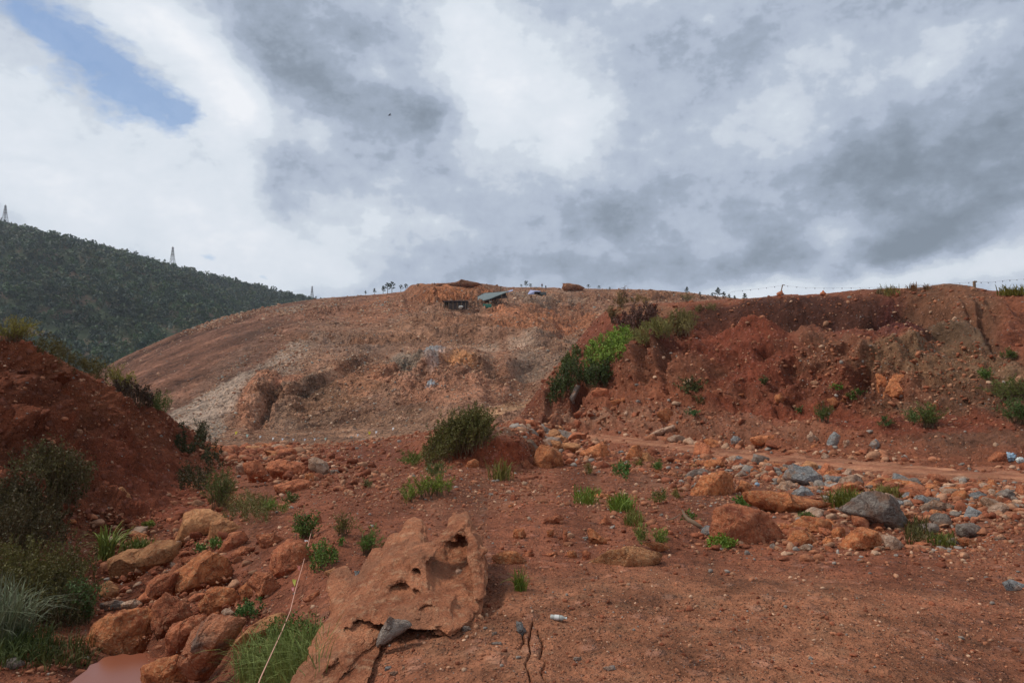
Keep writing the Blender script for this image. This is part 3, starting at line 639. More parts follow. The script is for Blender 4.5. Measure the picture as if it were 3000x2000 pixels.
cQ = cQ * (1 - 0.9 * ta[..., None]) + alb(154, 128, 110) * (1 + .10 * fbm(Q0 * 0.12, 3)[..., None]) * 0.9 * ta[..., None]
edge_ = np.exp(-(da / 5) ** 2) * sstep(fbm(Q0 * 0.5, 2), -0.1, .2) * (jx < 860) * (QP > 1.5); cQ = cQ * (1 - .5 * edge_[..., None]) + alb(158, 132, 114) * .5 * edge_[..., None]
vq = fbm(Q0 * 0.16 + 77, 5, 0.66)
cQ = cQ * (1.42 * (1 + 0.3 * vq * (1 - ta)))[..., None] * np.array([.98, 1.0, 1.04])
ov = (sstep(fbm(Q0 * 0.06 + 5, 4, 0.6), 0.02, 0.35) * rockm * 0.8)[..., None]
cQ = cQ * (1 - ov) + alb(154, 106, 80) * ov
sv = (streakL * 0.22 * st)[..., None]; cQ *= (1 + sv)
cR = np.broadcast_to(alb(186, 140, 106), cQ.shape); cQ = cQ * (1 - roadq[..., None]) + cR * roadq[..., None]
me = mesh_np('quarry_hill', Gq.reshape(-1, 3), grid_faces(*QX.shape), cQ.reshape(-1, 3), smooth=True)
o = link('quarry_hill', me, M_quarry); o['kind'] = 'structure'
QXd, QYd = proj(Gq)
QG = (Gq, pxsQ, QYd)

# ---- forested hill far left
H = [
 [(-1500, 1500, 300), (4000, 1300, 420)],
 [(-1500, 1250, 380), (0, 1160, 380), (500, 1160, 420), (1100, 1180, 480), (4000, 1180, 560)],
 [(-1500, 1000, 520), (0, 960, 520), (350, 1000, 560), (700, 1020, 600), (1100, 1060, 640), (4000, 1120, 700)],
 [(-1500, 760, 700), (-400, 740, 690), (0, 730, 700), (150, 740, 710), (300, 775, 730), (450, 820, 760), (560, 860, 780), (650, 905, 800), (760, 950, 820), (1100, 1020, 850), (4000, 1090, 900)],
 [(-1500, 560, 980), (-500, 590, 970), (-200, 622, 960), (0, 662, 960), (100, 682, 980), (200, 708, 1000), (300, 735, 1030), (400, 757, 1060), (500, 785, 1090), (640, 818, 1120), (760, 843, 1160), (860, 870, 1190), (920, 882, 1210), (1100, 900, 1260), (1500, 930, 1350), (4000, 960, 1500)],
 [(-1500, 700, 1300), (0, 780, 1300), (920, 960, 1500), (4000, 1010, 1900)]]
pxsH = np.linspace(-1500, 4000, 460)
H0, parH = loft(H, [8, 20, 34, 34, 8], pxsH, [6, 6, 6, 4, 2, 4])
H0 = blur_rows(H0, 2)
HX, HY = proj(H0)
NH = normals(H0); NH *= np.sign(-(NH * (H0 - np.array([0, 0, CAMZ]))).sum(-1))[..., None]
H1 = H0 + NH * (fbm(H0 * 0.01, 5, 0.55) * 9 * (1 - 0.7 * ((parH > 3.8) & (parH < 4.2)))[:, None])[..., None]
cH = np.broadcast_to(alb(50, 56, 38), HX.shape + (3,)).copy()
red = sstep(fbm(H0 * 0.03 + 50, 5, 0.7), 0.1, 0.5) * (1 - sstep(parH, 3.1, 3.6))[:, None]
cH = cH * (1 - red[..., None]) + alb(78, 62, 50) * red[..., None]
me = mesh_np('hill', H1.reshape(-1, 3), grid_faces(*HX.shape), cH.reshape(-1, 3), smooth=True)
o = link('hill', me, M_forestfloor); o['kind'] = 'structure'

# ------------------------------------------------------------------ leaf clouds
def quads_to_mesh(name, ctr, du, dv, colr):
    n_ = len(ctr)
    V = np.empty((n_, 4, 3)); V[:, 0] = ctr - du * .5; V[:, 1] = ctr + dv * 0.0 + du * .5 - dv * .15; V[:, 2] = ctr + dv + du * .12; V[:, 3] = ctr + dv * .55 - du * .5
    return V.reshape(-1, 3), np.arange(n_ * 4).reshape(-1, 4), colr
def rand_dirs(n_, r=rng):
    d = r.normal(size=(n_, 3)); return d / np.linalg.norm(d, axis=1)[:, None]

# forest: thousands of crowns far off, one mass
nF = 20000
cu = rng.uniform(-700, 1500, nF); cp = rng.uniform(1.2, 4.02, nF)
cp[:900] = rng.uniform(3.9, 4.05, 900)
red_t = fbm(np.stack([cu * 0.006, cp * 1.3, cu * 0], -1) + 50, 4)
keep = ~((red_t > 0.45) & (rng.random(nF) < 0.75) & (cp < 3.2))
cu, cp = cu[keep], cp[keep]
ci = np.clip(np.interp(cu, pxsH, np.arange(len(pxsH))), 0, len(pxsH) - 2); ri = np.interp(cp, parH, np.arange(len(parH)))
i0 = np.clip(ri.astype(int), 0, len(parH) - 2); j0 = ci.astype(int); fi = (ri - i0)[:, None]; fj = (ci - j0)[:, None]
base = (H1[i0, j0] * (1 - fi) + H1[i0 + 1, j0] * fi) * (1 - fj) + (H1[i0, j0 + 1] * (1 - fi) + H1[i0 + 1, j0 + 1] * fi) * fj
hT = rng.gamma(14, 0.45, len(base)).clip(3.5, 10) * np.where(cp > 3.3, 1.15, 1.0) * np.clip(base[:, 1] / 700, 0.75, 1.1)
K = 24
tt = np.repeat(np.arange(len(base)), K)
d = rand_dirs(len(tt)); rad = rng.uniform(0.35, 1.0, len(tt)) ** 0.5
wT = hT * rng.uniform(0.32, 0.5, len(hT))
cz = base[tt] + np.stack([d[:, 0] * rad * wT[tt], d[:, 1] * rad * wT[tt], hT[tt] * (0.58 + 0.42 * d[:, 2] * rad)], -1)
sz = hT[tt] * rng.uniform(0.16, 0.3, len(tt))
a1 = rand_dirs(len(tt)) * 0.6 + np.array([1, 0, 0.0]) * rng.choice([-1, 1], len(tt))[:, None]; a2 = np.cross(a1, rand_dirs(len(tt)))
a1 /= np.linalg.norm(a1, axis=1)[:, None]; a2 /= np.linalg.norm(a2, axis=1)[:, None] + 1e-9
pal = np.array([alb(50, 66, 44), alb(40, 54, 42), alb(62, 76, 46), alb(54, 64, 52), alb(70, 72, 48)])
tc_ = pal[rng.integers(0, 5, len(base))] * rng.uniform(0.8, 1.12, (len(base), 1)) * (1 + 0.5 * fbm(base * 0.008, 4))[:, None]
fc_ = tc_[tt] * rng.uniform(0.88, 1.1, (len(tt), 1))
V, Fc, fcol = quads_to_mesh('f', cz, a1 * sz[:, None], a2 * sz[:, None], fc_)
me = mesh_np('forest', V, Fc, fcol=fcol)
tag(link('forest', me, M_leaf), 'dark green wooded slope of scattered pines covering the far hill', 'forest', kind='stuff')

# ------------------------------------------------------------------ rocks
_ico = {}
def ico(lv):
    if lv not in _ico:
        bm = bmesh.new(); bmesh.ops.create_icosphere(bm, subdivisions=lv, radius=1)
        V = np.array([v.co[:] for v in bm.verts]); Fc = np.array([[v.index for v in f.verts] for f in bm.faces]); bm.free()
        V /= np.linalg.norm(V, axis=1)[:, None]; _ico[lv] = (V, Fc)
    return _ico[lv]
def unit_rock(lv, r, nplanes=14, rough=0.05, keep_sil=False):
    V, Fc = ico(lv); p = V.copy()
    p = np.sign(p) * np.abs(p) ** 0.85
    for _ in range(nplanes):
        n_ = r.normal(size=3)
        if keep_sil: n_[1] = -abs(n_[1]) - 0.35 if r.random() < 0.8 else n_[1]
        n_ /= np.linalg.norm(n_)
        dd = r.uniform(0.5, 0.85)
        e = p @ n_ - dd
        p = p - np.maximum(e, 0)[:, None] * n_ * 0.98
    off = r.uniform(0, 100, 3)
    p = p * (1 + rough * 1.6 * fbm(p * 1.6 + off, 5, 0.6)[:, None] + rough * 0.8 * fbm(p * 4 + off, 4, 0.65, ridged=True)[:, None])
    return p, Fc
def poly_radius(pts, thetas):
    pts = np.array(pts, float); c = pts.mean(0)
    # area centroid
    x, y = pts[:, 0], pts[:, 1]; x1, y1 = np.roll(x, -1), np.roll(y, -1); cr = x * y1 - x1 * y; A = cr.sum() / 2
    if abs(A) > 1: c = np.array([((x + x1) * cr).sum(), ((y + y1) * cr).sum()]) / (6 * A)
    R = np.zeros(len(thetas))
    for k, th in enumerate(thetas):
        dx, dy = math.cos(th), -math.sin(th)
        best = 0
        for a, b_ in zip(pts, np.roll(pts, -1, axis=0)):
            ex, ey = b_ - a; den = dx * ey - dy * ex
            if abs(den) < 1e-9: continue
            t = ((a[0] - c[0]) * ey - (a[1] - c[1]) * ex) / den
            s = ((a[0] - c[0]) * dy - (a[1] - c[1]) * dx) / den
            if t > 0 and -1e-6 <= s <= 1 + 1e-6: best = max(best, t)
        R[k] = best
    return c, R
ROCK_N = 0
HERO = []
used_labels = set()
def boulder(pts, mat, label, name='boulder', cat='boulder', depth=0.8, group=None, Yoff=0.0, grid=None, nplanes=16, rough=0.06, sink=0.28):
    global ROCK_N
    ROCK_N += 1
    HERO.append((float(np.mean([q[0] for q in pts])), float(np.mean([q[1] for q in pts])), label))
    r = np.random.default_rng(1000 + ROCK_N)
    th = np.linspace(-math.pi, math.pi, 241)
    c, R = poly_radius(pts, th)
    R = np.convolve(np.pad(R[:-1], 3, mode='wrap'), np.ones(3) / 3, 'valid')[2:-2]; R = np.append(R, R[0])
    pa = np.array(pts, float); bot = pa[:, 1].max(); top = pa[:, 1].min(); wpx = np.ptp(pa[:, 0])
    g = hit(c[0], bot - (bot - top) * sink, grid)
    lv = 5 if wpx > 90 else 4 if wpx > 35 else 3
    p, Fc = unit_rock(lv, r, nplanes, rough, True)
    rho = np.hypot(p[:, 0], p[:, 2]); ang = np.arctan2(p[:, 2], p[:, 0])
    Rr = np.interp(ang, th, R)
    Rm = R.mean()
    s = g[1] / F
    Dm = depth * Rm * s
    Yc = g[1] + Dm * 0.55 + Yoff; s = Yc / F
    ctr = P(c[0], c[1], Yc)
    # silhouette radius normalised so the outline is reached
    bi = np.clip(((ang + math.pi) / (2 * math.pi) * 60).astype(int), 0, 59)
    mx_ = np.zeros(60); np.maximum.at(mx_, bi, rho); mx_ = np.where(mx_ > 0, mx_, mx_.max())
    mx_ = np.convolve(np.pad(mx_, 1, mode='wrap'), [.25, .5, .25], 'valid')
    rho = rho / np.interp((ang + math.pi) / (2 * math.pi) * 60 - 0.5, np.arange(60), mx_, period=60)
    V = np.stack([Rr * rho * np.cos(ang) * s * 1.02, p[:, 1] * Dm, Rr * rho * np.sin(ang) * s * 1.02], -1)
    me = mesh_np(name, V, Fc, smooth=True)
    o = link(name, me, MATS[mat] if isinstance(mat, str) else mat, loc=ctr)
    tag(o, label, cat, group)
    return o
def Z(x0, y0, s, pts): return [(x0 + x / s, y0 + y / s) for x, y in pts]
ZA = lambda *p: Z(250, 1480, 3.016, p)
ZB = lambda *p: Z(0, 1250, 2.091, p)
ZC = lambda *p: Z(600, 1250, 2.091, p)
ZD = lambda *p: Z(1950, 1300, 4.48, p)
ZE = lambda *p: Z(2400, 1300, 3.92, p)
ZF = lambda *p: Z(1500, 1200, 3.92, p)
ZG = lambda *p: Z(1400, 1250, 2.091, p)
ZH = lambda *p: Z(2200, 780, 2.529, p)
ZI = lambda *p: Z(1500, 780, 2.613, p)
# gully boulders, left foreground
boulder(ZA((0, 1110), (60, 1050), (160, 990), (300, 950), (420, 940), (520, 945), (590, 970), (600, 1010), (560, 1100), (520, 1200), (490, 1290), (440, 1350), (300, 1385), (150, 1370), (10, 1350), (-15, 1230)), 'o', 'large blocky orange boulder standing over the muddy puddle', depth=0.9)
boulder(ZA((190, 480), (330, 410), (450, 400), (590, 335), (720, 330), (795, 350), (780, 430), (740, 510), (600, 540), (530, 590), (400, 680), (300, 690), (220, 670), (200, 580)), 'b', 'long flat topped tan boulder leaning left above a dark gap', depth=0.9)
boulder(ZA((860, 70), (920, 45), (1050, 38), (1150, 60), (1240, 100), (1270, 150), (1130, 280), (1080, 320), (950, 360), (880, 340), (790, 320), (820, 260), (850, 200)), 'b', 'smooth tan boulder at the top of the gully pile', depth=0.8, nplanes=6, rough=0.03)
boulder(ZA((1110, 150), (1200, 115), (1300, 150), (1380, 210), (1350, 300), (1200, 330), (1080, 330)), 'b', 'lumpy tan rock resting against the smooth topmost gully boulder', depth=0.8)
boulder(ZA((930, 480), (1000, 430), (1100, 405), (1200, 410), (1270, 450), (1310, 500), (1320, 580), (1290, 660), (1200, 710), (1050, 750), (960, 780), (850, 830), (760, 830), (740, 700), (760, 600), (850, 545)), 'o', 'big rounded orange boulder in the middle of the gully pile', depth=0.8)
boulder(ZA((500, 780), (530, 700), (620, 625), (740, 605), (800, 600), (790, 700), (740, 800), (690, 790), (600, 870), (580, 930), (500, 900)), 'r', 'mottled dull red rock wedged left of the big rounded gully boulder', depth=0.9)
boulder(ZA((600, 870), (690, 780), (780, 830), (900, 880), (970, 980), (900, 1010), (760, 1060), (730, 1160), (640, 1190), (600, 1100), (590, 960)), 'r', 'upright smooth red boulder under the overhang of the rounded one', depth=0.7, nplanes=6)
boulder(ZA((1080, 740), (1150, 725), (1300, 740), (1360, 820), (1330, 890), (1250, 900), (1230, 980), (1160, 1010), (1050, 1000), (960, 960), (980, 880), (1060, 800)), 'o', 'pinkish orange boulder just below the rounded gully boulder', depth=0.8)
boulder(ZA((1350, 740), (1420, 685), (1460, 720), (1500, 810), (1420, 860), (1370, 840)), 'o', 'small pointed orange stone between two gully boulders', 'rock', 'rock')
boulder(ZA((740, 1070), (850, 1030), (950, 970), (1060, 980), (1080, 1060), (960, 1140), (880, 1250), (840, 1330), (750, 1345), (700, 1310), (720, 1150)), 'r', 'bent reddish boulder tucked behind the long slab with the grey end', depth=0.8)
boulder(ZA((880, 1150), (1000, 1060), (1070, 990), (1220, 1000), (1330, 980), (1380, 1000), (1395, 1060), (1280, 1230), (1180, 1390), (1080, 1520), (1000, 1600), (860, 1560), (770, 1450), (830, 1330)), rock_mat('orange_and_grey_rock', alb(192, 122, 88), alb(146, 88, 64), alb(208, 152, 122), 3.0, alb(104, 92, 84), pth=0.6), 'long leaning slab of orange rock with a grey weathered side', depth=0.7, Yoff=-0.5)
boulder(ZA((470, 1440), (600, 1400), (800, 1340), (850, 1400), (830, 1470), (880, 1570), (800, 1640), (520, 1640), (460, 1560)), 'o', 'low orange rock cut by the bottom edge beside the puddle', depth=0.8, Yoff=-0.2)
boulder(ZB((1430, 1320), (1560, 1200), (1700, 1160), (1760, 1200), (1640, 1300), (1560, 1360), (1480, 1385), (1415, 1370)), 'b', 'flat tilted tan slab beside the grass tuft in the gully', depth=0.9)
boulder(ZC((380, 880), (390, 780), (490, 700), (580, 705), (650, 770), (675, 850), (640, 920), (560, 970), (450, 950)), 'r', 'broad dull red boulder crossed by the pennant cord', depth=0.9)
boulder(ZB((1500, 960), (1560, 890), (1650, 900), (1715, 975), (1690, 1045), (1590, 1105), (1560, 1010)), 'r', 'smooth lens shaped dull red rock beside the broad cord crossed boulder', depth=0.7, nplanes=5)
boulder(ZB((600, 980), (650, 945), (720, 1000), (715, 1075), (650, 1070), (600, 1050)), 'b', 'small brown rock under the left end of the long tan boulder', 'rock', 'rock')
boulder(ZB((420, 1110), (460, 1095), (535, 1140), (525, 1185), (480, 1215), (430, 1185)), 'r', 'small red rock among the grass left of the puddle boulder', 'rock', 'rock')
boulder(ZC((300, 665), (420, 650), (490, 690), (410, 770), (330, 740)), 'r', 'dark sided flat rock jutting out above the broad red boulder', 'rock', 'rock')
boulder(ZB((1340, 760), (1400, 655), (1480, 640), (1510, 700), (1400, 790)), 'r', 'red slab sloping down behind the rounded gully boulder', 'rock', 'rock')
boulder(ZB((1410, 780), (1480, 730), (1565, 740), (1530, 795), (1430, 810)), 'r', 'flat pinkish stone right of the sloping red slab', 'rock', 'rock')
boulder(ZB((1110, 800), (1150, 795), (1200, 805), (1190, 850), (1120, 860)), 'r', 'small squarish red stone behind the big rounded gully boulder', 'rock', 'rock')
boulder(ZB((615, 1080), (700, 1060), (760, 1080), (740, 1120), (640, 1130)), 'g', 'pale grey layered stone in the gap above the puddle boulder', 'rock', 'rock')
boulder(ZB((740, 1080), (820, 1060), (870, 1090), (850, 1125), (760, 1120)), 'p', 'pale brown shattered stone beside the grey layered stone', 'rock', 'rock')
boulder(ZB((715, 400), (745, 365), (790, 420), (805, 465), (720, 450)), 'b', 'pale upright stone stuck in the lower left bank', 'rock', 'rock')
boulder(ZB((335, 430), (370, 430), (385, 465), (345, 460)), 'p', 'small pale stone beside the dark shrub on the left bank', 'rock', 'rock')
boulder(ZB((545, 545), (600, 540), (610, 560), (560, 568)), 'p', 'flat pale pink stone on the left bank ledge', 'rock', 'rock')
boulder(ZB((410, 570), (450, 565), (470, 590), (420, 598)), 'o', 'small orange stone at the left end of the left bank ledge', 'rock', 'rock')
boulder(ZB((110, 1380), (160, 1360), (190, 1385), (170, 1410), (115, 1408)), 'b', 'small brown stone in the grass at the lower left corner', 'rock', 'rock')
boulder(ZB((0, 1440), (80, 1420), (120, 1450), (90, 1500), (0, 1510)), 'g', 'dull grey rock at the lower left edge', 'rock', 'rock')
boulder(ZB((265, 1350), (330, 1340), (370, 1350), (340, 1365), (280, 1365)), 'g', 'thin grey stone lying in gravel left of the puddle', 'rock', 'rock')
boulder(ZB((550, 1520), (570, 1505), (600, 1515), (590, 1540), (555, 1540)), 'r', 'small red stone lying at the edge of the puddle', 'rock', 'rock')
# middle left group below the quarry
boulder(ZC((372, 250), (395, 215), (450, 200), (600, 225), (630, 290), (530, 330), (430, 312)), 'r', 'wide dark red boulder with undercut base below the quarry', depth=0.8, nplanes=6)
boulder(ZC((630, 200), (690, 193), (745, 220), (772, 290), (778, 335), (700, 335), (660, 280), (632, 250)), 'p', 'pale pinkish slab tilted beside the wide dark red boulder', depth=0.7)
boulder(ZC((613, 295), (650, 278), (685, 320), (655, 352), (615, 335)), 'o', 'small knobbly orange rock at the foot of the pale slab', 'rock', 'rock')
boulder(ZC((185, 245), (228, 213), (282, 250), (262, 290), (195, 292)), 'p', 'pale blocky rock behind the green gully shrubs', 'rock', 'rock')
boulder(ZC((240, 225), (320, 203), (365, 260), (400, 335), (260, 345)), 'r', 'sloping red rock face left of the wide dark red boulder', depth=0.7)
boulder(ZC((420, 360), (560, 322), (645, 335), (655, 405), (490, 425), (425, 400)), 'r', 'low broken red ledge in front of the wide dark boulder', depth=0.8)
boulder(ZC((770, 265), (820, 262), (830, 285), (780, 292)), 'g', 'small dark grey stone right of the pale slab', 'rock', 'rock')
boulder(ZC((660, 545), (700, 540), (720, 600), (680, 612), (655, 600)), 'r', 'small upright red stone right of the pair of gully plants', 'rock', 'rock')
boulder(ZC((730, 890), (780, 870), (860, 885), (850, 915), (760, 925)), 'b', 'flat tan rock left of the sculpted rock outcrop', 'rock', 'rock')
boulder(ZC((740, 740), (780, 725), (805, 780), (760, 800)), 'r', 'red stone behind the plant left of the sculpted outcrop', 'rock', 'rock')
boulder(ZC((590, 1065), (640, 1030), (700, 1000), (700, 1060), (640, 1090)), 'r', 'sloping red stone beside the cord left of the outcrop', 'rock', 'rock')
boulder(ZC((1585, 265), (1610, 215), (1650, 195), (1680, 210), (1670, 250), (1620, 270)), 'o', 'pinkish orange block at the foot of the dark green bush', 'rock', 'rock')
# pile where the road bends
boulder(ZF((255, 560), (280, 480), (340, 405), (450, 435), (560, 510), (595, 600), (560, 690), (440, 765), (340, 775), (280, 710), (245, 640)), 'o', 'large round orange boulder in front of the roadside rock pile', depth=0.9, nplanes=10)
boulder(ZF((90, 420), (150, 335), (220, 342), (300, 430), (290, 510), (250, 560), (170, 570), (110, 520)), rock_mat('orange_rock_grey_cap', alb(140, 82, 52), alb(112, 62, 42), alb(150, 130, 112), 5.0, alb(134, 116, 100)), 'tall orange and grey boulder left of the large round one', depth=0.8)
boulder(ZF((105, 605), (180, 585), (232, 650), (212, 705), (140, 695), (108, 655)), 'r', 'small red rock at the left foot of the round boulder', 'rock', 'rock')
boulder(ZF((55, 180), (120, 158), (180, 200), (242, 240), (180, 292), (110, 270)), 'p', 'pale pink rock on top of the roadside pile', 'rock', 'rock')
boulder(ZF((285, 200), (370, 188), (465, 240), (462, 285), (400, 315), (330, 262)), 'g', 'greyish brown flat rock on top of the roadside pile', 'rock', 'rock')
boulder(ZF((388, 272), (450, 255), (465, 310), (410, 335)), 'u', 'small blue grey stone under the flat grey brown rock', 'rock', 'rock')
boulder(ZF((440, 350), (560, 365), (595, 440), (590, 525), (480, 440)), 'b', 'brown rock behind the shoulder of the round boulder', 'rock', 'rock')
boulder(ZF((480, 310), (560, 290), (640, 330), (640, 400), (560, 390)), 'b', 'small brown rock at the end of the rutted road', 'rock', 'rock')
boulder(ZF((770, 500), (900, 440), (1000, 388), (1080, 400), (1112, 470), (1112, 585), (1000, 605), (900, 560), (800, 540)), 'o', 'orange brown boulder with a dark hollow on its left side', depth=0.9)
boulder(ZF((1330, 500), (1380, 420), (1450, 398), (1500, 460), (1495, 570), (1440, 640), (1350, 635), (1300, 590)), 'o', 'jagged orange boulder below the middle of the road', depth=0.8)
boulder(ZF((1500, 500), (1560, 488), (1640, 560), (1645, 625), (1540, 632), (1500, 560)), 'b', 'brown split rock right of the jagged orange boulder', 'rock', 'rock')
boulder(ZF((1640, 700), (1700, 690), (1720, 740), (1660, 740)), 'o', 'small orange stone below the brown split rock', 'rock', 'rock')
# stones on the open slope, middle foreground
boulder(ZF((15, 1390), (130, 1368), (162, 1450), (150, 1515), (60, 1525), (15, 1470)), 'o', 'cube shaped orange stone half buried in the slope', 'rock', 'rock')
boulder(ZF((350, 1285), (400, 1240), (550, 1208), (600, 1250), (565, 1300), (480, 1345), (400, 1340)), 'r', 'flat red rock with a dark undercut in the open slope', 'rock', 'rock')
boulder(ZF((865, 1390), (930, 1375), (1000, 1440), (1085, 1500), (1085, 1575), (1000, 1605), (900, 1580)), 'o', 'wedge shaped orange rock in the middle of the slope', 'rock', 'rock')
boulder(ZF((950, 1360), (1030, 1270), (1080, 1208), (1135, 1290), (1130, 1335), (1040, 1340)), 'r', 'rough red rock with a hole above the wedge shaped one', 'rock', 'rock')
boulder(ZG((550, 768), (600, 762), (608, 812), (560, 818)), 'o', 'small square orange stone left of the tan ledge', 'rock', 'rock')
boulder(ZG((638, 765), (690, 768), (692, 822), (650, 832)), 'r', 'small upright pinkish stone at the tip of the tan ledge', 'rock', 'rock')
boulder(ZG((375, 785), (480, 765), (485, 790), (400, 803)), 'r', 'long thin red stone lying flat on the slope', 'rock', 'rock')
boulder(ZG((595, 885), (700, 812), (800, 752), (900, 738), (1020, 760), (1150, 800), (1100, 870), (900, 900), (700, 880)), 'b', 'long tan rock ledge running down to the left', depth=0.7, nplanes=22)
boulder(ZG((970, 735), (1040, 705), (1130, 715), (1190, 740), (1100, 770), (1000, 765)), 'o', 'smooth orange rock back behind the long tan ledge', 'rock', 'rock')
boulder(ZG((85, 790), (160, 765), (240, 770), (302, 832), (280, 865), (150, 855), (100, 835)), 'o', 'crumbly orange rock beside the sculpted outcrop', 'rock', 'rock')
boulder(ZG((275, 780), (330, 753), (345, 790), (292, 808)), 'r', 'small dark stone right of the crumbly orange rock', 'rock', 'rock')
boulder(ZG((420, 635), (465, 632), (458, 692), (430, 690)), 'o', 'narrow orange stone below the undercut flat rock', 'rock', 'rock')
boulder(ZG((520, 640), (548, 640), (550, 740), (525, 735)), 'r', 'thin red stone on edge right of the narrow orange stone', 'rock', 'rock')
boulder(ZG((700, 425), (750, 405), (830, 425), (820, 455), (730, 450)), 'o', 'smooth orange hump between two clumps of green grass', 'rock', 'rock')
boulder(ZG((185, 480), (215, 478), (218, 498), (190, 500)), 'o', 'small yellowish orange stone high on the open slope', 'rock', 'rock')
boulder(ZG((300, 555), (320, 552), (335, 580), (315, 585)), 'p', 'small pale stone left of the undercut flat rock', 'rock', 'rock')
boulder(ZG((235, 1205), (270, 1200), (290, 1250), (275, 1300), (245, 1270)), 'u', 'blue grey stone at the head of the ground crack', 'rock', 'rock')
boulder(ZG((768, 1470), (840, 1465), (845, 1500), (775, 1503)), 'u', 'flat grey stone on bare soil near the bottom edge', 'rock', 'rock')
boulder(ZG((585, 1415), (630, 1410), (632, 1440), (592, 1442)), 'g', 'small dull grey stone right of the ground cracks', 'rock', 'rock')
boulder(ZG((85, 1320), (150, 1318), (148, 1338), (90, 1338)), 'g', 'thin grey stone left of the ground cracks', 'rock', 'rock')
boulder(ZG((85, 1258), (112, 1255), (114, 1278), (90, 1280)), 'g', 'tiny grey stone just above the thin grey one', 'rock', 'rock')
boulder(ZC((1090, 1475), (1140, 1465), (1150, 1495), (1105, 1498)), 'u', 'blue grey stone below the grey wedge near the bottom edge', 'rock', 'rock')
boulder(ZC((1130, 1505), (1180, 1500), (1185, 1525), (1140, 1528)), 'g', 'second grey stone nearest the bottom edge right of the outcrop', 'rock', 'rock')
boulder(ZC((800, 1550), (840, 1515), (880, 1515), (850, 1545), (820, 1580)), 'g', 'dark grey stone at the bottom edge against the outcrop', 'rock', 'rock')
boulder(ZC((1560, 1220), (1620, 1225), (1625, 1260), (1575, 1262)), 'g', 'flat grey stone on bare soil right of the dark cave', 'rock', 'rock')
boulder(ZC((915, 885), (950, 880), (955, 915), (922, 918)), 'u', 'grey stone on the soil left of the sculpted outcrop', 'rock', 'rock')
# right foreground boulders
boulder(ZD((300, 700), (360, 580), (470, 440), (520, 410), (650, 400), (750, 345), (850, 400), (905, 430), (925, 600), (880, 720), (800, 790), (690, 800), (480, 790), (310, 760)), 'o', 'large orange boulder with a dark undercut below the road', depth=0.9)
boulder(ZD((600, 1130), (640, 960), (660, 840), (760, 830), (850, 815), (1000, 820), (1200, 870), (1350, 920), (1450, 1050), (1560, 1170), (1600, 1300), (1560, 1450), (1100, 1500), (650, 1450)), 'r', 'broad pitted orange red boulder with a square left side', depth=0.8, nplanes=6, rough=0.06)
boulder(ZD((1040, 650), (1200, 620), (1400, 630), (1500, 650), (1600, 640), (1700, 680), (1900, 730), (2180, 780), (2200, 830), (2000, 880), (1850, 900), (1720, 960), (1640, 1040), (1500, 960), (1250, 860), (1080, 760)), 'o', 'long layered orange slab with a dark cleft beneath it', depth=0.9, Yoff=0.15)
boulder(ZD((1600, 1060), (1700, 1000), (1800, 950), (2000, 960), (2180, 1030), (2190, 1150), (2060, 1210), (1880, 1190), (1660, 1240), (1590, 1150)), 'o', 'orange block under the right end of the layered slab', depth=0.9)
boulder(ZD((1620, 1260), (1720, 1150), (1850, 1145), (1950, 1190), (2040, 1310), (2000, 1400), (1700, 1400), (1600, 1320)), 'o', 'domed orange boulder low beside the broad pitted one', depth=0.8)
boulder(ZD((920, 620), (1000, 480), (1080, 500), (1150, 550), (1120, 620), (980, 690), (915, 700)), 'o', 'hooked orange rock touching the large undercut boulder', 'rock', 'rock')
boulder(ZD((1570, 440), (1640, 290), (1700, 265), (1800, 305), (1930, 305), (2050, 400), (2085, 500), (2010, 650), (1900, 620), (1760, 560), (1620, 500)), 'u', 'blue grey boulder with a white vein beside the road', depth=0.7)
boulder(ZD((1650, 660), (1720, 600), (1800, 555), (1880, 580), (1970, 690), (1900, 730), (1720, 710)), 'u', 'smooth pointed grey rock in front of the white veined boulder', 'rock', 'rock')
boulder(ZD((2080, 430), (2190, 420), (2310, 430), (2320, 550), (2120, 550)), 'u', 'flat pale grey slab behind the tall grass', 'rock', 'rock')
boulder(ZD((240, 430), (330, 350), (500, 325), (610, 370), (560, 430), (420, 450), (260, 480)), 'g', 'rounded mauve grey rock behind the large undercut boulder', 'rock', 'rock')
boulder(ZD((915, 410), (1010, 345), (1095, 420), (1000, 455)), 'g', 'rounded greenish grey stone left of a pair of round stones', 'rock', 'rock')
boulder(ZD((1085, 390), (1180, 338), (1250, 380), (1225, 445), (1130, 445)), 'g', 'round brown stone, left one of the pair', 'rock', 'rock')
boulder(ZD((1235, 390), (1330, 348), (1392, 440), (1350, 490), (1260, 475)), 'p', 'oval pale brown stone, right one of the pair', 'rock', 'rock')
boulder(ZD((1478, 590), (1540, 500), (1650, 488), (1755, 560), (1700, 625), (1520, 635)), 'p', 'rounded pinkish rock left of the smooth pointed grey one', 'rock', 'rock')
boulder(ZD((395, 235), (540, 215), (552, 312), (400, 308)), 'o', 'square orange stone at the upper left of the rubble', 'rock', 'rock')
boulder(ZD((560, 245), (640, 188), (702, 200), (712, 292), (600, 302)), 'g', 'grey block next to the square orange stone', 'rock', 'rock')
boulder(ZD((870, 180), (960, 155), (1030, 180), (1000, 235), (880, 230)), 'u', 'blue grey stone right at the edge of the road', 'rock', 'rock')
boulder(ZD((930, 300), (1000, 268), (1050, 290), (1030, 345), (950, 345)), 'u', 'small slate grey stone above the pair of round stones', 'rock', 'rock')
boulder(ZE((220, 765), (330, 690), (440, 620), (560, 562), (680, 552), (820, 588), (900, 640), (960, 760), (1025, 880), (1030, 1000), (1030, 1120), (960, 1150), (800, 1050), (640, 960), (480, 890), (380, 815), (260, 805)), 'g', 'huge pitted grey boulder with an overhanging right end', depth=0.8, nplanes=8, rough=0.05)
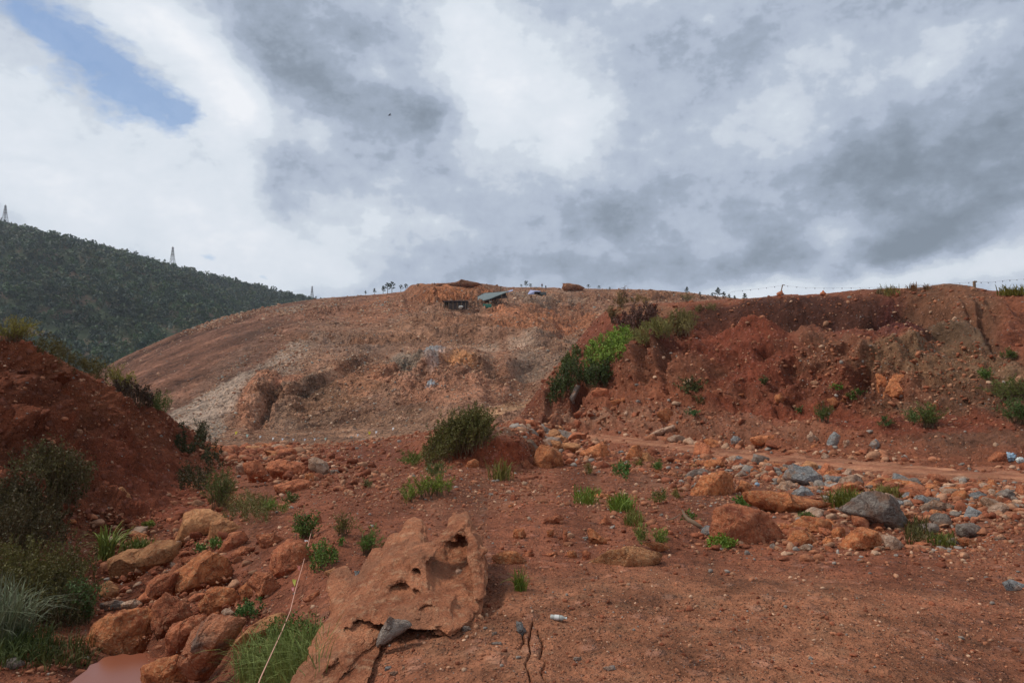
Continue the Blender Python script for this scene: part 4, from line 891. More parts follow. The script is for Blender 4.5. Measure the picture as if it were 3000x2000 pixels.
boulder(ZE((230, 1200), (340, 1080), (450, 1000), (560, 978), (690, 1010), (755, 1100), (740, 1220), (600, 1300), (300, 1300)), 'o', 'domed orange boulder below the huge grey one', depth=0.8)
boulder(ZE((755, 1070), (860, 1058), (950, 1130), (1010, 1220), (900, 1280), (780, 1240)), 'p', 'pale pink and grey rock right of the domed orange boulder', 'rock', 'rock')
boulder(ZE((1150, 740), (1250, 680), (1340, 643), (1450, 678), (1565, 710), (1530, 770), (1420, 800), (1380, 845), (1310, 840), (1200, 780)), 'p', 'white topped flat rock right of the huge grey boulder', depth=0.7)
boulder(ZE((1660, 630), (1720, 590), (1850, 548), (1945, 590), (1900, 645), (1780, 685), (1670, 670)), 'u', 'long blue grey rock at the right of the rubble', 'rock', 'rock')
boulder(ZE((235, 385), (340, 283), (385, 290), (370, 355), (320, 415), (250, 420)), 'p', 'smooth pale leaning stone at the road edge', 'rock', 'rock')
boulder(ZE((40, 390), (100, 318), (230, 298), (265, 320), (160, 360), (80, 405)), 'o', 'dark bottomed orange rock at the road edge', 'rock', 'rock')
boulder(ZE((160, 1010), (220, 953), (312, 970), (305, 1080), (220, 1145), (165, 1080)), 'o', 'knobbly bright orange rock left of the domed boulder', 'rock', 'rock')
boulder(ZE((35, 1130), (100, 1073), (155, 1100), (155, 1170), (60, 1195)), 'o', 'small crumbly orange rock beside the knobbly one', 'rock', 'rock')
boulder(ZE((940, 630), (1000, 560), (1080, 548), (1135, 590), (1080, 645), (960, 650)), 'u', 'rounded light grey stone behind the right end of the huge boulder', 'rock', 'rock')
boulder(ZE((1205, 570), (1260, 518), (1315, 570), (1290, 645), (1220, 630)), 'r', 'brown upright stone in the middle of the right rubble', 'rock', 'rock')
boulder(ZE((1385, 540), (1450, 498), (1610, 498), (1625, 560), (1590, 605), (1470, 595)), 'o', 'blocky orange brown rock above the white topped one', 'rock', 'rock')
boulder(ZE((2045, 545), (2130, 528), (2165, 590), (2120, 635), (2060, 625)), 'o', 'bright orange stone at the far right of the rubble', 'rock', 'rock')
boulder(ZE((1475, 1130), (1540, 1078), (1630, 1078), (1645, 1190), (1500, 1200)), 'g', 'squared grey rock just right of the low grass', 'rock', 'rock')
boulder(ZE((1620, 940), (1800, 918), (1945, 1000), (1920, 1090), (1800, 1120), (1640, 1070)), 'g', 'low grey brown rock hump above the squared grey rock', depth=0.8)
boulder(ZE((2005, 1085), (2100, 1058), (2185, 1085), (2130, 1115), (2040, 1115)), 'g', 'flat oval grey stone on the slope at the right edge', 'rock', 'rock')
boulder(ZE((1680, 730), (1780, 688), (1892, 700), (1880, 765), (1760, 795), (1690, 770)), 'o', 'broken orange rock below the long blue grey one', 'rock', 'rock')
boulder([(2935, 1705), (2965, 1698), (3010, 1715), (3010, 1742), (2950, 1740)], 'u', 'blue grey stone at the right edge of the bare ground', 'rock', 'rock')
boulder(ZE((600, 430), (700, 390), (870, 400), (870, 470), (700, 480), (610, 470)), 'o', 'low orange ledge stone between the road and the tall grass', 'rock', 'rock')
# right bank
boulder(ZH((1020, 900), (1080, 798), (1200, 798), (1245, 860), (1262, 950), (1200, 1012), (1100, 1010), (1010, 985)), 'o', 'massive rounded orange boulder set in the right bank', depth=0.8, nplanes=8)
boulder(ZH((935, 800), (1020, 760), (1030, 840), (1000, 930), (960, 1000), (945, 900)), 'o', 'upright orange outcrop left of the massive bank boulder', depth=0.7)
boulder(ZH((570, 985), (650, 958), (730, 990), (710, 1045), (600, 1038)), 'o', 'oval orange boulder below a small round bank bush', depth=0.8)
boulder(ZH((178, 960), (230, 938), (257, 980), (232, 1030), (183, 1015)), 'o', 'egg shaped orange boulder on the middle of the right bank', depth=0.8)
boulder(ZH((560, 1352), (590, 1260), (620, 1222), (680, 1268), (695, 1335), (640, 1360)), 'u', 'sharp triangular blue grey boulder standing beyond the road', depth=0.7)
boulder(ZH((-5, 1275), (60, 1258), (190, 1248), (192, 1322), (30, 1328)), 'o', 'flat oblong orange rock beyond the road', depth=0.7)
boulder(ZH((885, 1320), (930, 1278), (962, 1310), (935, 1385)), 'u', 'small blue grey rock beyond the road right of the triangular one', 'rock', 'rock')
boulder(ZH((418, 1262), (450, 1228), (505, 1280), (440, 1310)), 'p', 'pinkish stone left of the triangular grey boulder', 'rock', 'rock')
boulder(ZH((690, 1290), (730, 1290), (728, 1345), (695, 1345)), 'p', 'pinkish stone touching the right side of the triangular boulder', 'rock', 'rock')
boulder(ZH((1760, 1440), (1830, 1370), (1890, 1385), (1900, 1450), (1800, 1480)), 'r', 'dark red lump beside the blue plastic litter', 'rock', 'rock')
boulder(ZI((1105, 1115), (1190, 1083), (1232, 1110), (1245, 1185), (1160, 1235), (1115, 1150)), 'o', 'knobbly orange rock beyond the road at the foot of the bank', 'rock', 'rock')
boulder(ZI((1035, 1298), (1120, 1250), (1245, 1208), (1248, 1262), (1120, 1300)), 'p', 'long pale slab beside the road at the foot of the bank', 'rock', 'rock')
boulder(ZI((605, 965), (650, 928), (742, 940), (745, 1005), (640, 1025)), 'r', 'dark rock under the bushes of the right bank', depth=0.7)
boulder(ZI((755, 1030), (880, 998), (895, 1030), (780, 1065)), 'o', 'flat orange rock low on the spur of the right bank', 'rock', 'rock')
boulder(ZI((395, 1145), (425, 1040), (490, 905), (530, 915), (480, 1030), (462, 1130), (425, 1150)), 'g', 'tall grey rock fin exposed at the tip of the bank', depth=0.6)
boulder(ZI((855, 1125), (880, 1105), (905, 1130), (870, 1150)), 'p', 'small pale stone on the scree under the flat orange rock', 'rock', 'rock')
boulder(ZI((1680, 1320), (1730, 1300), (1760, 1340), (1740, 1372), (1685, 1365)), 'u', 'small blue grey stone left of the flat oblong orange rock', 'rock', 'rock')
boulder(ZI((1735, 980), (1775, 970), (1770, 1005)), 'o', 'tiny orange wedge stone in a gully of the bank', 'rock', 'rock')
boulder(ZI((1080, 1300), (1200, 1290), (1195, 1312), (1090, 1318)), 'r', 'thin pink stone at the near side of the long pale slab', 'rock', 'rock')
# skyline stones
boulder([(2275, 858), (2290, 852), (2300, 862), (2280, 868)], 'r', 'small stone holding the leaning pole on the bank top', 'rock', 'rock', sink=0.1)
boulder([(2402, 862), (2413, 850), (2424, 862), (2415, 868)], 'r', 'pointed stone on the crest of the right bank', 'rock', 'rock', sink=0.1)
boulder([(1640, 850), (1645, 832), (1670, 828), (1700, 836), (1715, 845), (1690, 856), (1655, 856)], R_far, 'big flat boulder crowning the quarry ridge right of the people', grid=QG, sink=0.1, depth=0.9)
boulder([(1255, 836), (1330, 826), (1352, 818), (1375, 823), (1420, 830), (1390, 840), (1300, 842)], R_far, 'low rocky cap on the highest point of the quarry', 'rock', 'rock', grid=QG, sink=0.1, depth=0.9)
print('hero rocks', ROCK_N)

# ------------------------------------------------------------------ sculpted karst outcrop from a distance field
def smin(a, b_, k):
    h = np.clip(0.5 + 0.5 * (b_ - a) / k, 0, 1); return b_ * (1 - h) + a * h - k * h * (1 - h)
def smax(a, b_, k): return -smin(-a, -b_, k)
def cap(X, a, b_, ra, rb):
    a, b_ = np.array(a, float), np.array(b_, float); d_ = b_ - a
    t = np.clip(((X - a) @ d_) / (d_ @ d_), 0, 1)
    return np.linalg.norm(X - a - t[..., None] * d_, axis=-1) - (ra + (rb - ra) * t)
def eli(X, c, r):
    r = np.array(r, float); q = (X - np.array(c, float)) / r; k0 = np.linalg.norm(q, axis=-1); return (k0 - 1) * r.min() * 1.0
def surface_nets(S, org, step):
    nx, ny, nz = S.shape; ins = S < 0
    cnt = np.zeros((nx - 1, ny - 1, nz - 1), int)
    for a in (0, 1):
        for b_ in (0, 1):
            for c_ in (0, 1): cnt += ins[a:nx - 1 + a, b_:ny - 1 + b_, c_:nz - 1 + c_]
    act = (cnt > 0) & (cnt < 8); idx = -np.ones(act.shape, int); I = np.argwhere(act); idx[tuple(I.T)] = np.arange(len(I))
    acc = np.zeros((len(I), 3)); wsum = np.zeros(len(I))
    offs = [(a, b_, c_) for a in (0, 1) for b_ in (0, 1) for c_ in (0, 1)]
    for u in offs:
        for ax in range(3):
            if u[ax]: continue
            v = list(u); v[ax] = 1
            s0 = S[I[:, 0] + u[0], I[:, 1] + u[1], I[:, 2] + u[2]]; s1 = S[I[:, 0] + v[0], I[:, 1] + v[1], I[:, 2] + v[2]]
            cr = (s0 < 0) != (s1 < 0); t = np.where(cr, s0 / np.where(cr, s0 - s1, 1), 0)
            pos = np.tile(np.array(u, float), (len(I), 1)); pos[:, ax] += t
            acc += np.where(cr[:, None], pos, 0); wsum += cr
    Vv = (I + acc / wsum[:, None]) * step + org
    faces = []
    for ax in range(3):
        b1, b2 = [(1, 2), (2, 0), (0, 1)][ax]
        sl0 = [slice(None)] * 3; sl1 = [slice(None)] * 3; sl0[ax] = slice(0, -1); sl1[ax] = slice(1, None)
        A, B = ins[tuple(sl0)], ins[tuple(sl1)]
        E = np.argwhere(A != B); fl = A[tuple(E.T)]
        ok = (E[:, b1] > 0) & (E[:, b2] > 0) & (E[:, b1] < S.shape[b1] - 1) & (E[:, b2] < S.shape[b2] - 1)
        E, fl = E[ok], fl[ok]
        def g(o1, o2):
            e = E.copy(); e[:, b1] -= o1; e[:, b2] -= o2; return idx[tuple(e.T)]
        q = np.stack([g(1, 1), g(0, 1), g(0, 0), g(1, 0)], -1); q[~fl] = q[~fl][:, ::-1]
        faces.append(q)
    Fq = np.concatenate(faces); Fq = Fq[(Fq >= 0).all(1)]
    return Vv, Fq
st_ = 3.4
gx = np.arange(790, 1460, st_); gy = np.arange(-2110, -1470, st_); gz = np.arange(-190, 175, st_)
X = np.stack(np.meshgrid(gx, gy, gz, indexing='ij'), -1)
wv_ = np.stack([fbm(X * 0.012 + 1, 2), fbm(X * 0.012 + 9, 2), fbm(X * 0.012 + 17, 2)], -1) * 6
XX = X + wv_
S = cap(XX, (1208, -1558, -25), (1190, -1660, 0), 34, 70)                     # left summit
S = smin(S, cap(XX, (1190, -1660, 0), (1175, -1740, 25), 70, 82), 22)
S = smin(S, cap(XX, (1150, -1600, -40), (1115, -1740, -10), 24, 58), 20)
S = smin(S, cap(XX, (1361, -1518, 30), (1300, -1572, 45), 14, 17), 10)        # lit crest of the fin
S = smin(S, cap(XX, (1300, -1572, 45), (1238, -1612, 45), 17, 26), 12)
S = smin(S, cap(XX, (1363, -1520, 25), (1398, -1600, 38), 14, 20), 9)
S = smin(S, cap(XX, (1398, -1600, 38), (1404, -1715, 42), 20, 17), 12)
S = smin(S, cap(XX, (1238, -1612, 45), (1262, -1700, 60), 28, 42), 16)        # left rim of the bowl
S = smin(S, cap(XX, (1262, -1700, 60), (1330, -1745, 60), 42, 42), 18)
S = smin(S, cap(XX, (1345, -1570, -70), (1330, -1690, -80), 40, 92), 25)      # back of the bowl
S = smin(S, cap(XX, (1385, -1600, -40), (1385, -1720, -50), 26, 40), 20)
S = smin(S, eli(XX, (1270, -1755, 20), (128, 62, 78)), 24)
S = smin(S, cap(XX, (1330, -1790, 20), (1385, -1765, 5), 42, 34), 20)
S = smin(S, cap(XX, (1130, -1740, 20), (1010, -1850, 40), 66, 58), 26)        # long ridge to the lower left
S = smin(S, cap(XX, (1010, -1850, 40), (905, -2050, 50), 58, 66), 26)
S = smin(S, cap(XX, (1080, -1830, -25), (1010, -2000, -20), 46, 58), 40)
S = smin(S, cap(XX, (968, -1722, -50), (1000, -1785, -30), 30, 38), 14)
S = smin(S, cap(XX, (962, -1798, -50), (975, -1870, -30), 24, 30), 12)
S = smin(S, cap(XX, (1090, -1650, -50), (1035, -1770, -50), 22, 40), 22)
S = smax(S, -eli(XX, (1325, -1638, 30), (60, 80, 122)), 6)                    # the bowl
S = smax(S, -eli(XX, (1345, -1585, 70), (34, 48, 90)), 8)
S = smax(S, -eli(XX, (1362, -1730, 95), (24, 30, 60)), 8)
S = smax(S, -eli(XX, (1198, -1812, 60), (98, 46, 150)), 7)                    # the cave
S = smax(S, -eli(XX, (1196, -1690, 106), (54, 32, 60)), 14)
S = smax(S, -eli(XX, (1236, -1650, 92), (16, 30, 40)), 10)
S = smax(S, -eli(XX, (1095, -1790, 106), (56, 26, 62)), 14)
S = smax(S, -eli(XX, (1240, -1722, 128), (34, 16, 44)), 10)
S = smax(S, -eli(XX, (1000, -1950, 130), (14, 70, 40)), 10)
S = smax(S, -eli(XX, (1030, -1900, 112), (36, 46, 52)), 14)
S = smax(S, -eli(XX, (960, -1960, 125), (22, 50, 40)), 12)
S = smax(S, -eli(XX, (1172, -1628, 75), (13, 11, 26)), 5)
S = smax(S, -eli(XX, (1010, -1690, 30), (60, 30, 80)), 14)
S = S + fbm(X * 0.02, 3, 0.45) * 8 + fbm(X * np.array([0.035, 0.016, 0.035]) + 40, 4, 0.6, ridged=True) * 3.2 + fbm(X * 0.09 + 3, 2, 0.6) * 1.4
S = np.pad(S, 1, constant_values=50.0)
Vv, Fq = surface_nets(S, np.array([gx[0] - st_, gy[0] - st_, gz[0] - st_]) + 0.0, st_)
def karst_xf(Vv):
    px, py, zz = Vv[:, 0], -Vv[:, 1], Vv[:, 2]
    Yb = 5.1 - 0.0042 * (py - 1750)
    Yb = Yb + np.where(px < 1050, (1050 - px) * 0.0012, 0)
    return P(px, py, Yb) + np.stack([0 * zz, -zz * 1.75 * Yb / F, 0 * zz], -1)
Vw = karst_xf(Vv)
ctr = Vw.mean(0)
R_karst = rock_mat('sculpted_limestone', alb(190, 122, 88), alb(142, 84, 58), alb(212, 158, 124), 3.0, alb(156, 104, 78), pth=.52, crk=0.0)
me = mesh_np('rock_outcrop', Vw - ctr, Fq, smooth=True)
tag(link('rock_outcrop', me, R_karst, loc=ctr), 'water sculpted orange limestone outcrop with a bowl shaped hollow and a dark cave', 'rock outcrop')
boulder(ZC((1045, 1360), (1055, 1290), (1095, 1215), (1130, 1160), (1160, 1185), (1230, 1190), (1270, 1215), (1200, 1275), (1120, 1320)), 'g', 'grey wedge rock leaning in front of the cave mouth', depth=0.6, Yoff=-0.25)
boulder(ZC((1535, 885), (1550, 870), (1570, 880), (1565, 900), (1540, 900)), 'p', 'small white pebble lying in the bowl of the outcrop', 'rock', 'rock', Yoff=-1.55)

# ------------------------------------------------------------------ scattered stones
def stones_mesh(pts, sizes, cols, r, lv=1, flat=0.7, npl=6):
    V0, F0 = ico(lv); n_ = len(pts)
    tmpl = []
    for k in range(14): tmpl.append(unit_rock(lv, r, npl, 0.06)[0])
    tmpl = np.array(tmpl); T = tmpl[r.integers(0, 14, n_)]
    sc = r.uniform(0.6, 1.3, (n_, 1, 3)) * np.array([1.0, 1.0, flat]); T = T * sc
    a = r.uniform(0, 2 * math.pi, n_); b_ = r.normal(0, 0.45, n_)
    ca, sa, cb, sb = np.cos(a), np.sin(a), np.cos(b_), np.sin(b_)
    x = T[..., 0]; y = T[..., 1] * cb[:, None] - T[..., 2] * sb[:, None]; z = T[..., 1] * sb[:, None] + T[..., 2] * cb[:, None]
    T = np.stack([x * ca[:, None] - y * sa[:, None], x * sa[:, None] + y * ca[:, None], z], -1) * sizes[:, None, None]
    V = (T + pts[:, None, :]).reshape(-1, 3)
    Fc = (F0[None] + np.arange(n_)[:, None, None] * len(V0)).reshape(-1, 3)
    return V, Fc, np.repeat(cols, len(F0), axis=0)
stone_pal = np.array([alb(140, 90, 66), alb(124, 72, 52), alb(150, 108, 84), alb(112, 62, 44), alb(168, 132, 108), alb(124, 112, 104)])
def scatter(n_, dens, grid, pr, smin_, smax_, probs, power=2.2, seed=3, ymax=None, embed=0.25, lv=1):
    Gd, Xs, Yd, Xd = grid
    r = np.random.default_rng(seed)
    R_, C_ = Yd.shape
    cand = n_ * 30
    i = r.integers(pr[0], pr[1], cand); j = r.integers(1, C_ - 1, cand)
    px, py = Xd[i, j], Yd[i, j]
    ok = (px > -150) & (px < 3150) & (py < 2120)
    i, j, px, py = i[ok], j[ok], px[ok], py[ok]
    d_ = dens(px, py); ok = r.random(len(px)) < d_
    i, j, px, py = i[ok][:n_], j[ok][:n_], px[ok][:n_], py[ok][:n_]
    fi = r.random(len(i))[:, None]
    pts = Gd[i, j] * fi + Gd[i - 1, j - 1] * (1 - fi)
    u = r.random(len(i)); spx = smin_ * (1 - u * (1 - (smin_ / smax_) ** power)) ** (-1 / power)
    sz = spx * pts[:, 1] / F * 0.5
    pts = pts + np.array([0, 0, 1.0]) * (sz * (0.5 - embed))[:, None] * 0.6
    cols = stone_pal[r.choice(len(stone_pal), len(i), p=probs)] * r.uniform(0.75, 1.2, (len(i), 1))
    return pts, sz, cols, px, py, r
M_stone = ground_mat('loose_stone', (3.0, 14.0, 60.0), 0.5, bumpd=0.02, speck=0.1)
GN = (G, pxsN, PYd, PXd)
cum = np.cumsum([0] + rowsN)
def densN(px, py):
    d_ = np.full(px.shape, 0.3)
    for (cx, cy, rx, ry, rot, v) in [
        (2500, 1440, 560, 60, 5, 1.0), (2400, 1300, 700, 40, 4, .7), (1650, 1300, 160, 60, 10, 1.), (1950, 1210, 380, 40, 4, .8), (2450, 1080, 140, 90, 30, .9),
        (2700, 1080, 260, 80, 0, 1.0), (2750, 1200, 240, 60, 0, .9), (1000, 1380, 260, 60, 10, .9), (760, 1330, 160, 30, 0, 1.), (230, 1500, 180, 40, 15, .9),
        (180, 1920, 160, 60, -15, 1.), (1300, 1450, 400, 80, 0, .9), (1900, 1430, 400, 100, 0, .8), (2900, 1500, 300, 200, 0, .8), (1900, 1900, 900, 200, 0, .35),
        (1100, 1900, 200, 100, 0, .5), (2200, 1240, 600, 20, 3, .7), (250, 1080, 260, 16, 38, .7), (900, 1500, 200, 60, -20, .5)]:
        d_ = np.maximum(d_, ell(px, py, cx, cy, rx, ry, rot, 0.4) * v)
    d_ *= 1 - 0.95 * ell(px, py, 350, 1960, 130, 50, 0, 0.3)
    return d_
def off_road(px, py):
    yn = np.interp(px, [1650, 1900, 2200, 2500, 2800, 3000, 3200], [1277, 1310, 1356, 1386, 1405, 1415, 1424])
    yf = np.interp(px, [1650, 1900, 2200, 2500, 2800, 3000, 3200], [1262, 1287, 1322, 1350, 1375, 1388, 1400])
    on = (px > 1640) & (py < yn + 1) & (py > yf - 1)
    return np.where(on, 0.0, 1.0)
def rub2(px, py):
    d_ = np.zeros(px.shape)
    for (cx, cy, rx, ry, rot, v) in [(2300, 1390, 320, 32, 8, 1.), (2720, 1455, 340, 46, 4, 1.), (2450, 1330, 520, 14, 5, .8), (1640, 1290, 130, 40, 12, 1.), (1800, 1345, 180, 36, 3, .6),
                                     (740, 1328, 170, 22, 0, .9), (600, 1440, 90, 50, 0, .5), (2050, 1390, 120, 46, 0, .9), (560, 1690, 250, 170, 30, .25), (2500, 1570, 480, 70, 0, .5), (2850, 1520, 200, 60, 0, .7), (960, 1390, 190, 50, 8, .7),
                                     (1950, 1240, 320, 30, 4, .25), (240, 1510, 160, 24, 10, .6), (2480, 1120, 120, 60, 30, .08), (2750, 1120, 240, 60, 0, .08), (180, 1930, 150, 50, -12, .7), (1700, 1480, 260, 60, 10, .15)]:
        d_ = np.maximum(d_, ell(px, py, cx, cy, rx, ry, rot, 0.3) * v)
    return d_
pts, sz, cols, px_, py_, r_ = scatter(60000, lambda a, b_: densN(a, b_) * (0.4 + .6 * off_road(a, b_)), GN, (3, cum[10]), 3.6, 22, [.3, .27, .18, .14, .06, .05], 2.3, 5, embed=0.2)
V, Fc, fc = stones_mesh(pts, sz, cols, r_, 1)
me = mesh_np('gravel', V, Fc, fcol=fc)
tag(link('gravel', me, M_stone), 'loose reddish gravel and small stones strewn over the soil', 'gravel', kind='stuff')
# rubble smaller than the counted stones
pts, sz, cols, px_, py_, r_ = scatter(5200, lambda a, b_: np.maximum(rub2(a, b_), .004) * off_road(a, b_), GN, (30, cum[10]), 13, 48, [.32, .26, .16, .12, .06, .08], 2.3, 77, embed=0.12)
lf = px_ < 1300; cols[lf] = stone_pal[r_.choice(4, lf.sum())] * r_.uniform(.75, 1.15, (lf.sum(), 1))
V, Fc, fc = stones_mesh(pts, sz, cols * 0.95, r_, 2, npl=12)
tag(link('rubble', mesh_np('rubble', V, Fc, fcol=fc), M_stone), 'broken red and grey rubble between the larger stones', 'rubble', kind='stuff')
# countable rubble: individual stones
def rub_d(px, py):
    d_ = np.zeros(px.shape)
    for (cx, cy, rx, ry, rot, v) in [(2250, 1385, 260, 28, 8, 1.), (2700, 1450, 330, 40, 3, 1.), (2450, 1330, 420, 14, 5, .7), (1620, 1275, 100, 30, 10, .8), (1750, 1330, 120, 30, 0, .4),
                                     (740, 1330, 140, 18, 0, .35), (600, 1440, 60, 40, 0, .3), (560, 1700, 230, 150, 35, .22), (2500, 1560, 420, 60, 0, .5), (2050, 1370, 90, 30, 0, .8)]:
        d_ = np.maximum(d_, ell(px, py, cx, cy, rx, ry, rot, 0.25) * v)
    return d_ * off_road(px, py)
pts, sz, cols, px_, py_, r_ = scatter(292, rub_d, GN, (60, cum[10]), 24, 80, [.3, .25, .18, .1, .09, .08], 2.0, 21, embed=0.1)
mk = ['o', 'r', 'p', 'r', 'p', 'g', 'u', 'b']
zones = [('in the gully', 'gully'), ('in the rubble on the near side of the dirt road', 'near side of the road'), ('scattered beyond the dirt road at the bank foot', 'beyond the road'),
         ('in the stone pile where the road bends away', 'roadside pile'), ('on the low crest under the quarry', 'crest under the quarry')]
cname = dict(o='orange', r='dull red', p='pale', g='grey', u='blue grey', b='tan')
tm = [mesh_np('rubble_stone', unit_rock(3, r_, 20, 0.05)[0], ico(3)[1]) for _ in range(10)]
tms = {}
for k in range(len(pts)):
    kk = r_.integers(0, 10); mm = mk[r_.choice(8, p=[.24, .2, .12, .1, .08, .12, .08, .06])]
    if px_[k] < 1300 and mm in 'gu': mm = 'r'
    if (kk, mm) not in tms:
        m2 = tm[kk].copy(); m2.materials.append(MATS[mm]); tms[(kk, mm)] = m2
    o = bpy.data.objects.new('rubble_stone', tms[(kk, mm)]); col.objects.link(o)
    s = sz[k]
    o.location = pts[k]; o.scale = (s * r_.uniform(.8, 1.4), s * r_.uniform(.8, 1.2), s * r_.uniform(.6, .95))
    o.rotation_euler = (r_.normal(0, .25), r_.normal(0, .25), r_.uniform(0, 6.28))
    px, py = px_[k], py_[k]
    if px < 1200 and py > 1420: z = 0
    elif px < 1200: z = 4
    elif px < 1850 and py < 1340 : z = 3
    else:
        yn = np.interp(px, [1650, 1900, 2200, 2500, 2800, 3000], [1270, 1299, 1339, 1368, 1390, 1401]); z = 1 if py > yn else 2
    if z == 1: part_ = 'left half of' if px < 2350 else 'right half of'
    lb = cname[mm] + ' loose stone ' + zones[z][0]
    if z == 1: lb = cname[mm] + (' stone in the left part of the rubble nearer than the road' if px < 2350 else ' stone in the right part of the rubble nearer than the road')
    hs = sorted(HERO, key=lambda q: (q[0] - px) ** 2 + (q[1] - py) ** 2)[:6]
    for hx, hy, hl in hs:
        if math.hypot(hx - px, hy - py) > 170 or len(hl.split()) > 11: continue
        dx, dy = px - hx, py - hy
        side = ('right of' if dx > 0 else 'left of') if abs(dx) > abs(dy) * 1.3 else ('below' if dy > 0 else 'above')
        l2 = ('small ' if s * F / pts[k][1] < 13 else '') + cname[mm] + ' stone ' + side + ' the ' + hl
        if l2 not in used_labels and len(l2.split()) <= 16: lb = l2; break
    used_labels.add(lb)
    tag(o, lb, 'stone', cname[mm] + ' stones ' + zones[z][1] + ((' left' if px < 2350 else ' right') if z == 1 else ''))
for m2 in tm: bpy.data.meshes.remove(m2)
print('rubble', len(pts))
# scree on the quarry hill
GQ = (Gq, pxsQ, QYd, QXd)
cumQ = np.cumsum([0] + rowsQ)
def densQ(px, py):
    d_ = np.full(px.shape, 0.2) * sstep(px - (1250 - py) * 1.0, 420, 640) + 0.03
    for (cx, cy, rx, ry, rot, v) in [(880, 1030, 90, 50, -25, 1.), (1420, 1005, 190, 14, 4, 1.), (1050, 1060, 120, 40, 10, .6), (660, 1100, 190, 10, -42, .8), (650, 1280, 160, 40, 0, .7),
                                     (900, 905, 120, 12, -8, .9), (720, 910, 160, 20, -20, .7), (1300, 1100, 200, 100, 0, .4), (1600, 1180, 100, 60, 0, .6), (1250, 900, 200, 30, 0, .5),
                                     (1650, 880, 200, 20, 0, .6), (950, 1290, 300, 14, 0, .5), (1700, 1000, 80, 80, 0, .4)]:
        d_ = np.maximum(d_, ell(px, py, cx, cy, rx, ry, rot, 0.4) * v)
    return np.where((py < 1235) | (px < 1330), d_, 0)
stone_pal2 = stone_pal.copy(); stone_pal = np.array([alb(150, 112, 90), alb(130, 90, 70), alb(164, 128, 102), alb(112, 76, 58), alb(180, 150, 126), alb(134, 124, 114)])
pts, sz, cols, px_, py_, r_ = scatter(26000, densQ, GQ, (20, cumQ[7]), 3.5, 14, [.3, .22, .2, .1, .08, .1], 2.8, 6)
V, Fc, fc = stones_mesh(pts, sz, cols, r_, 1)
me = mesh_np('scree', V, Fc, fcol=fc)
tag(link('scree', me, M_stone), 'pale scree and broken rock lying on the quarry terraces', 'scree', kind='stuff')
stone_pal = stone_pal2

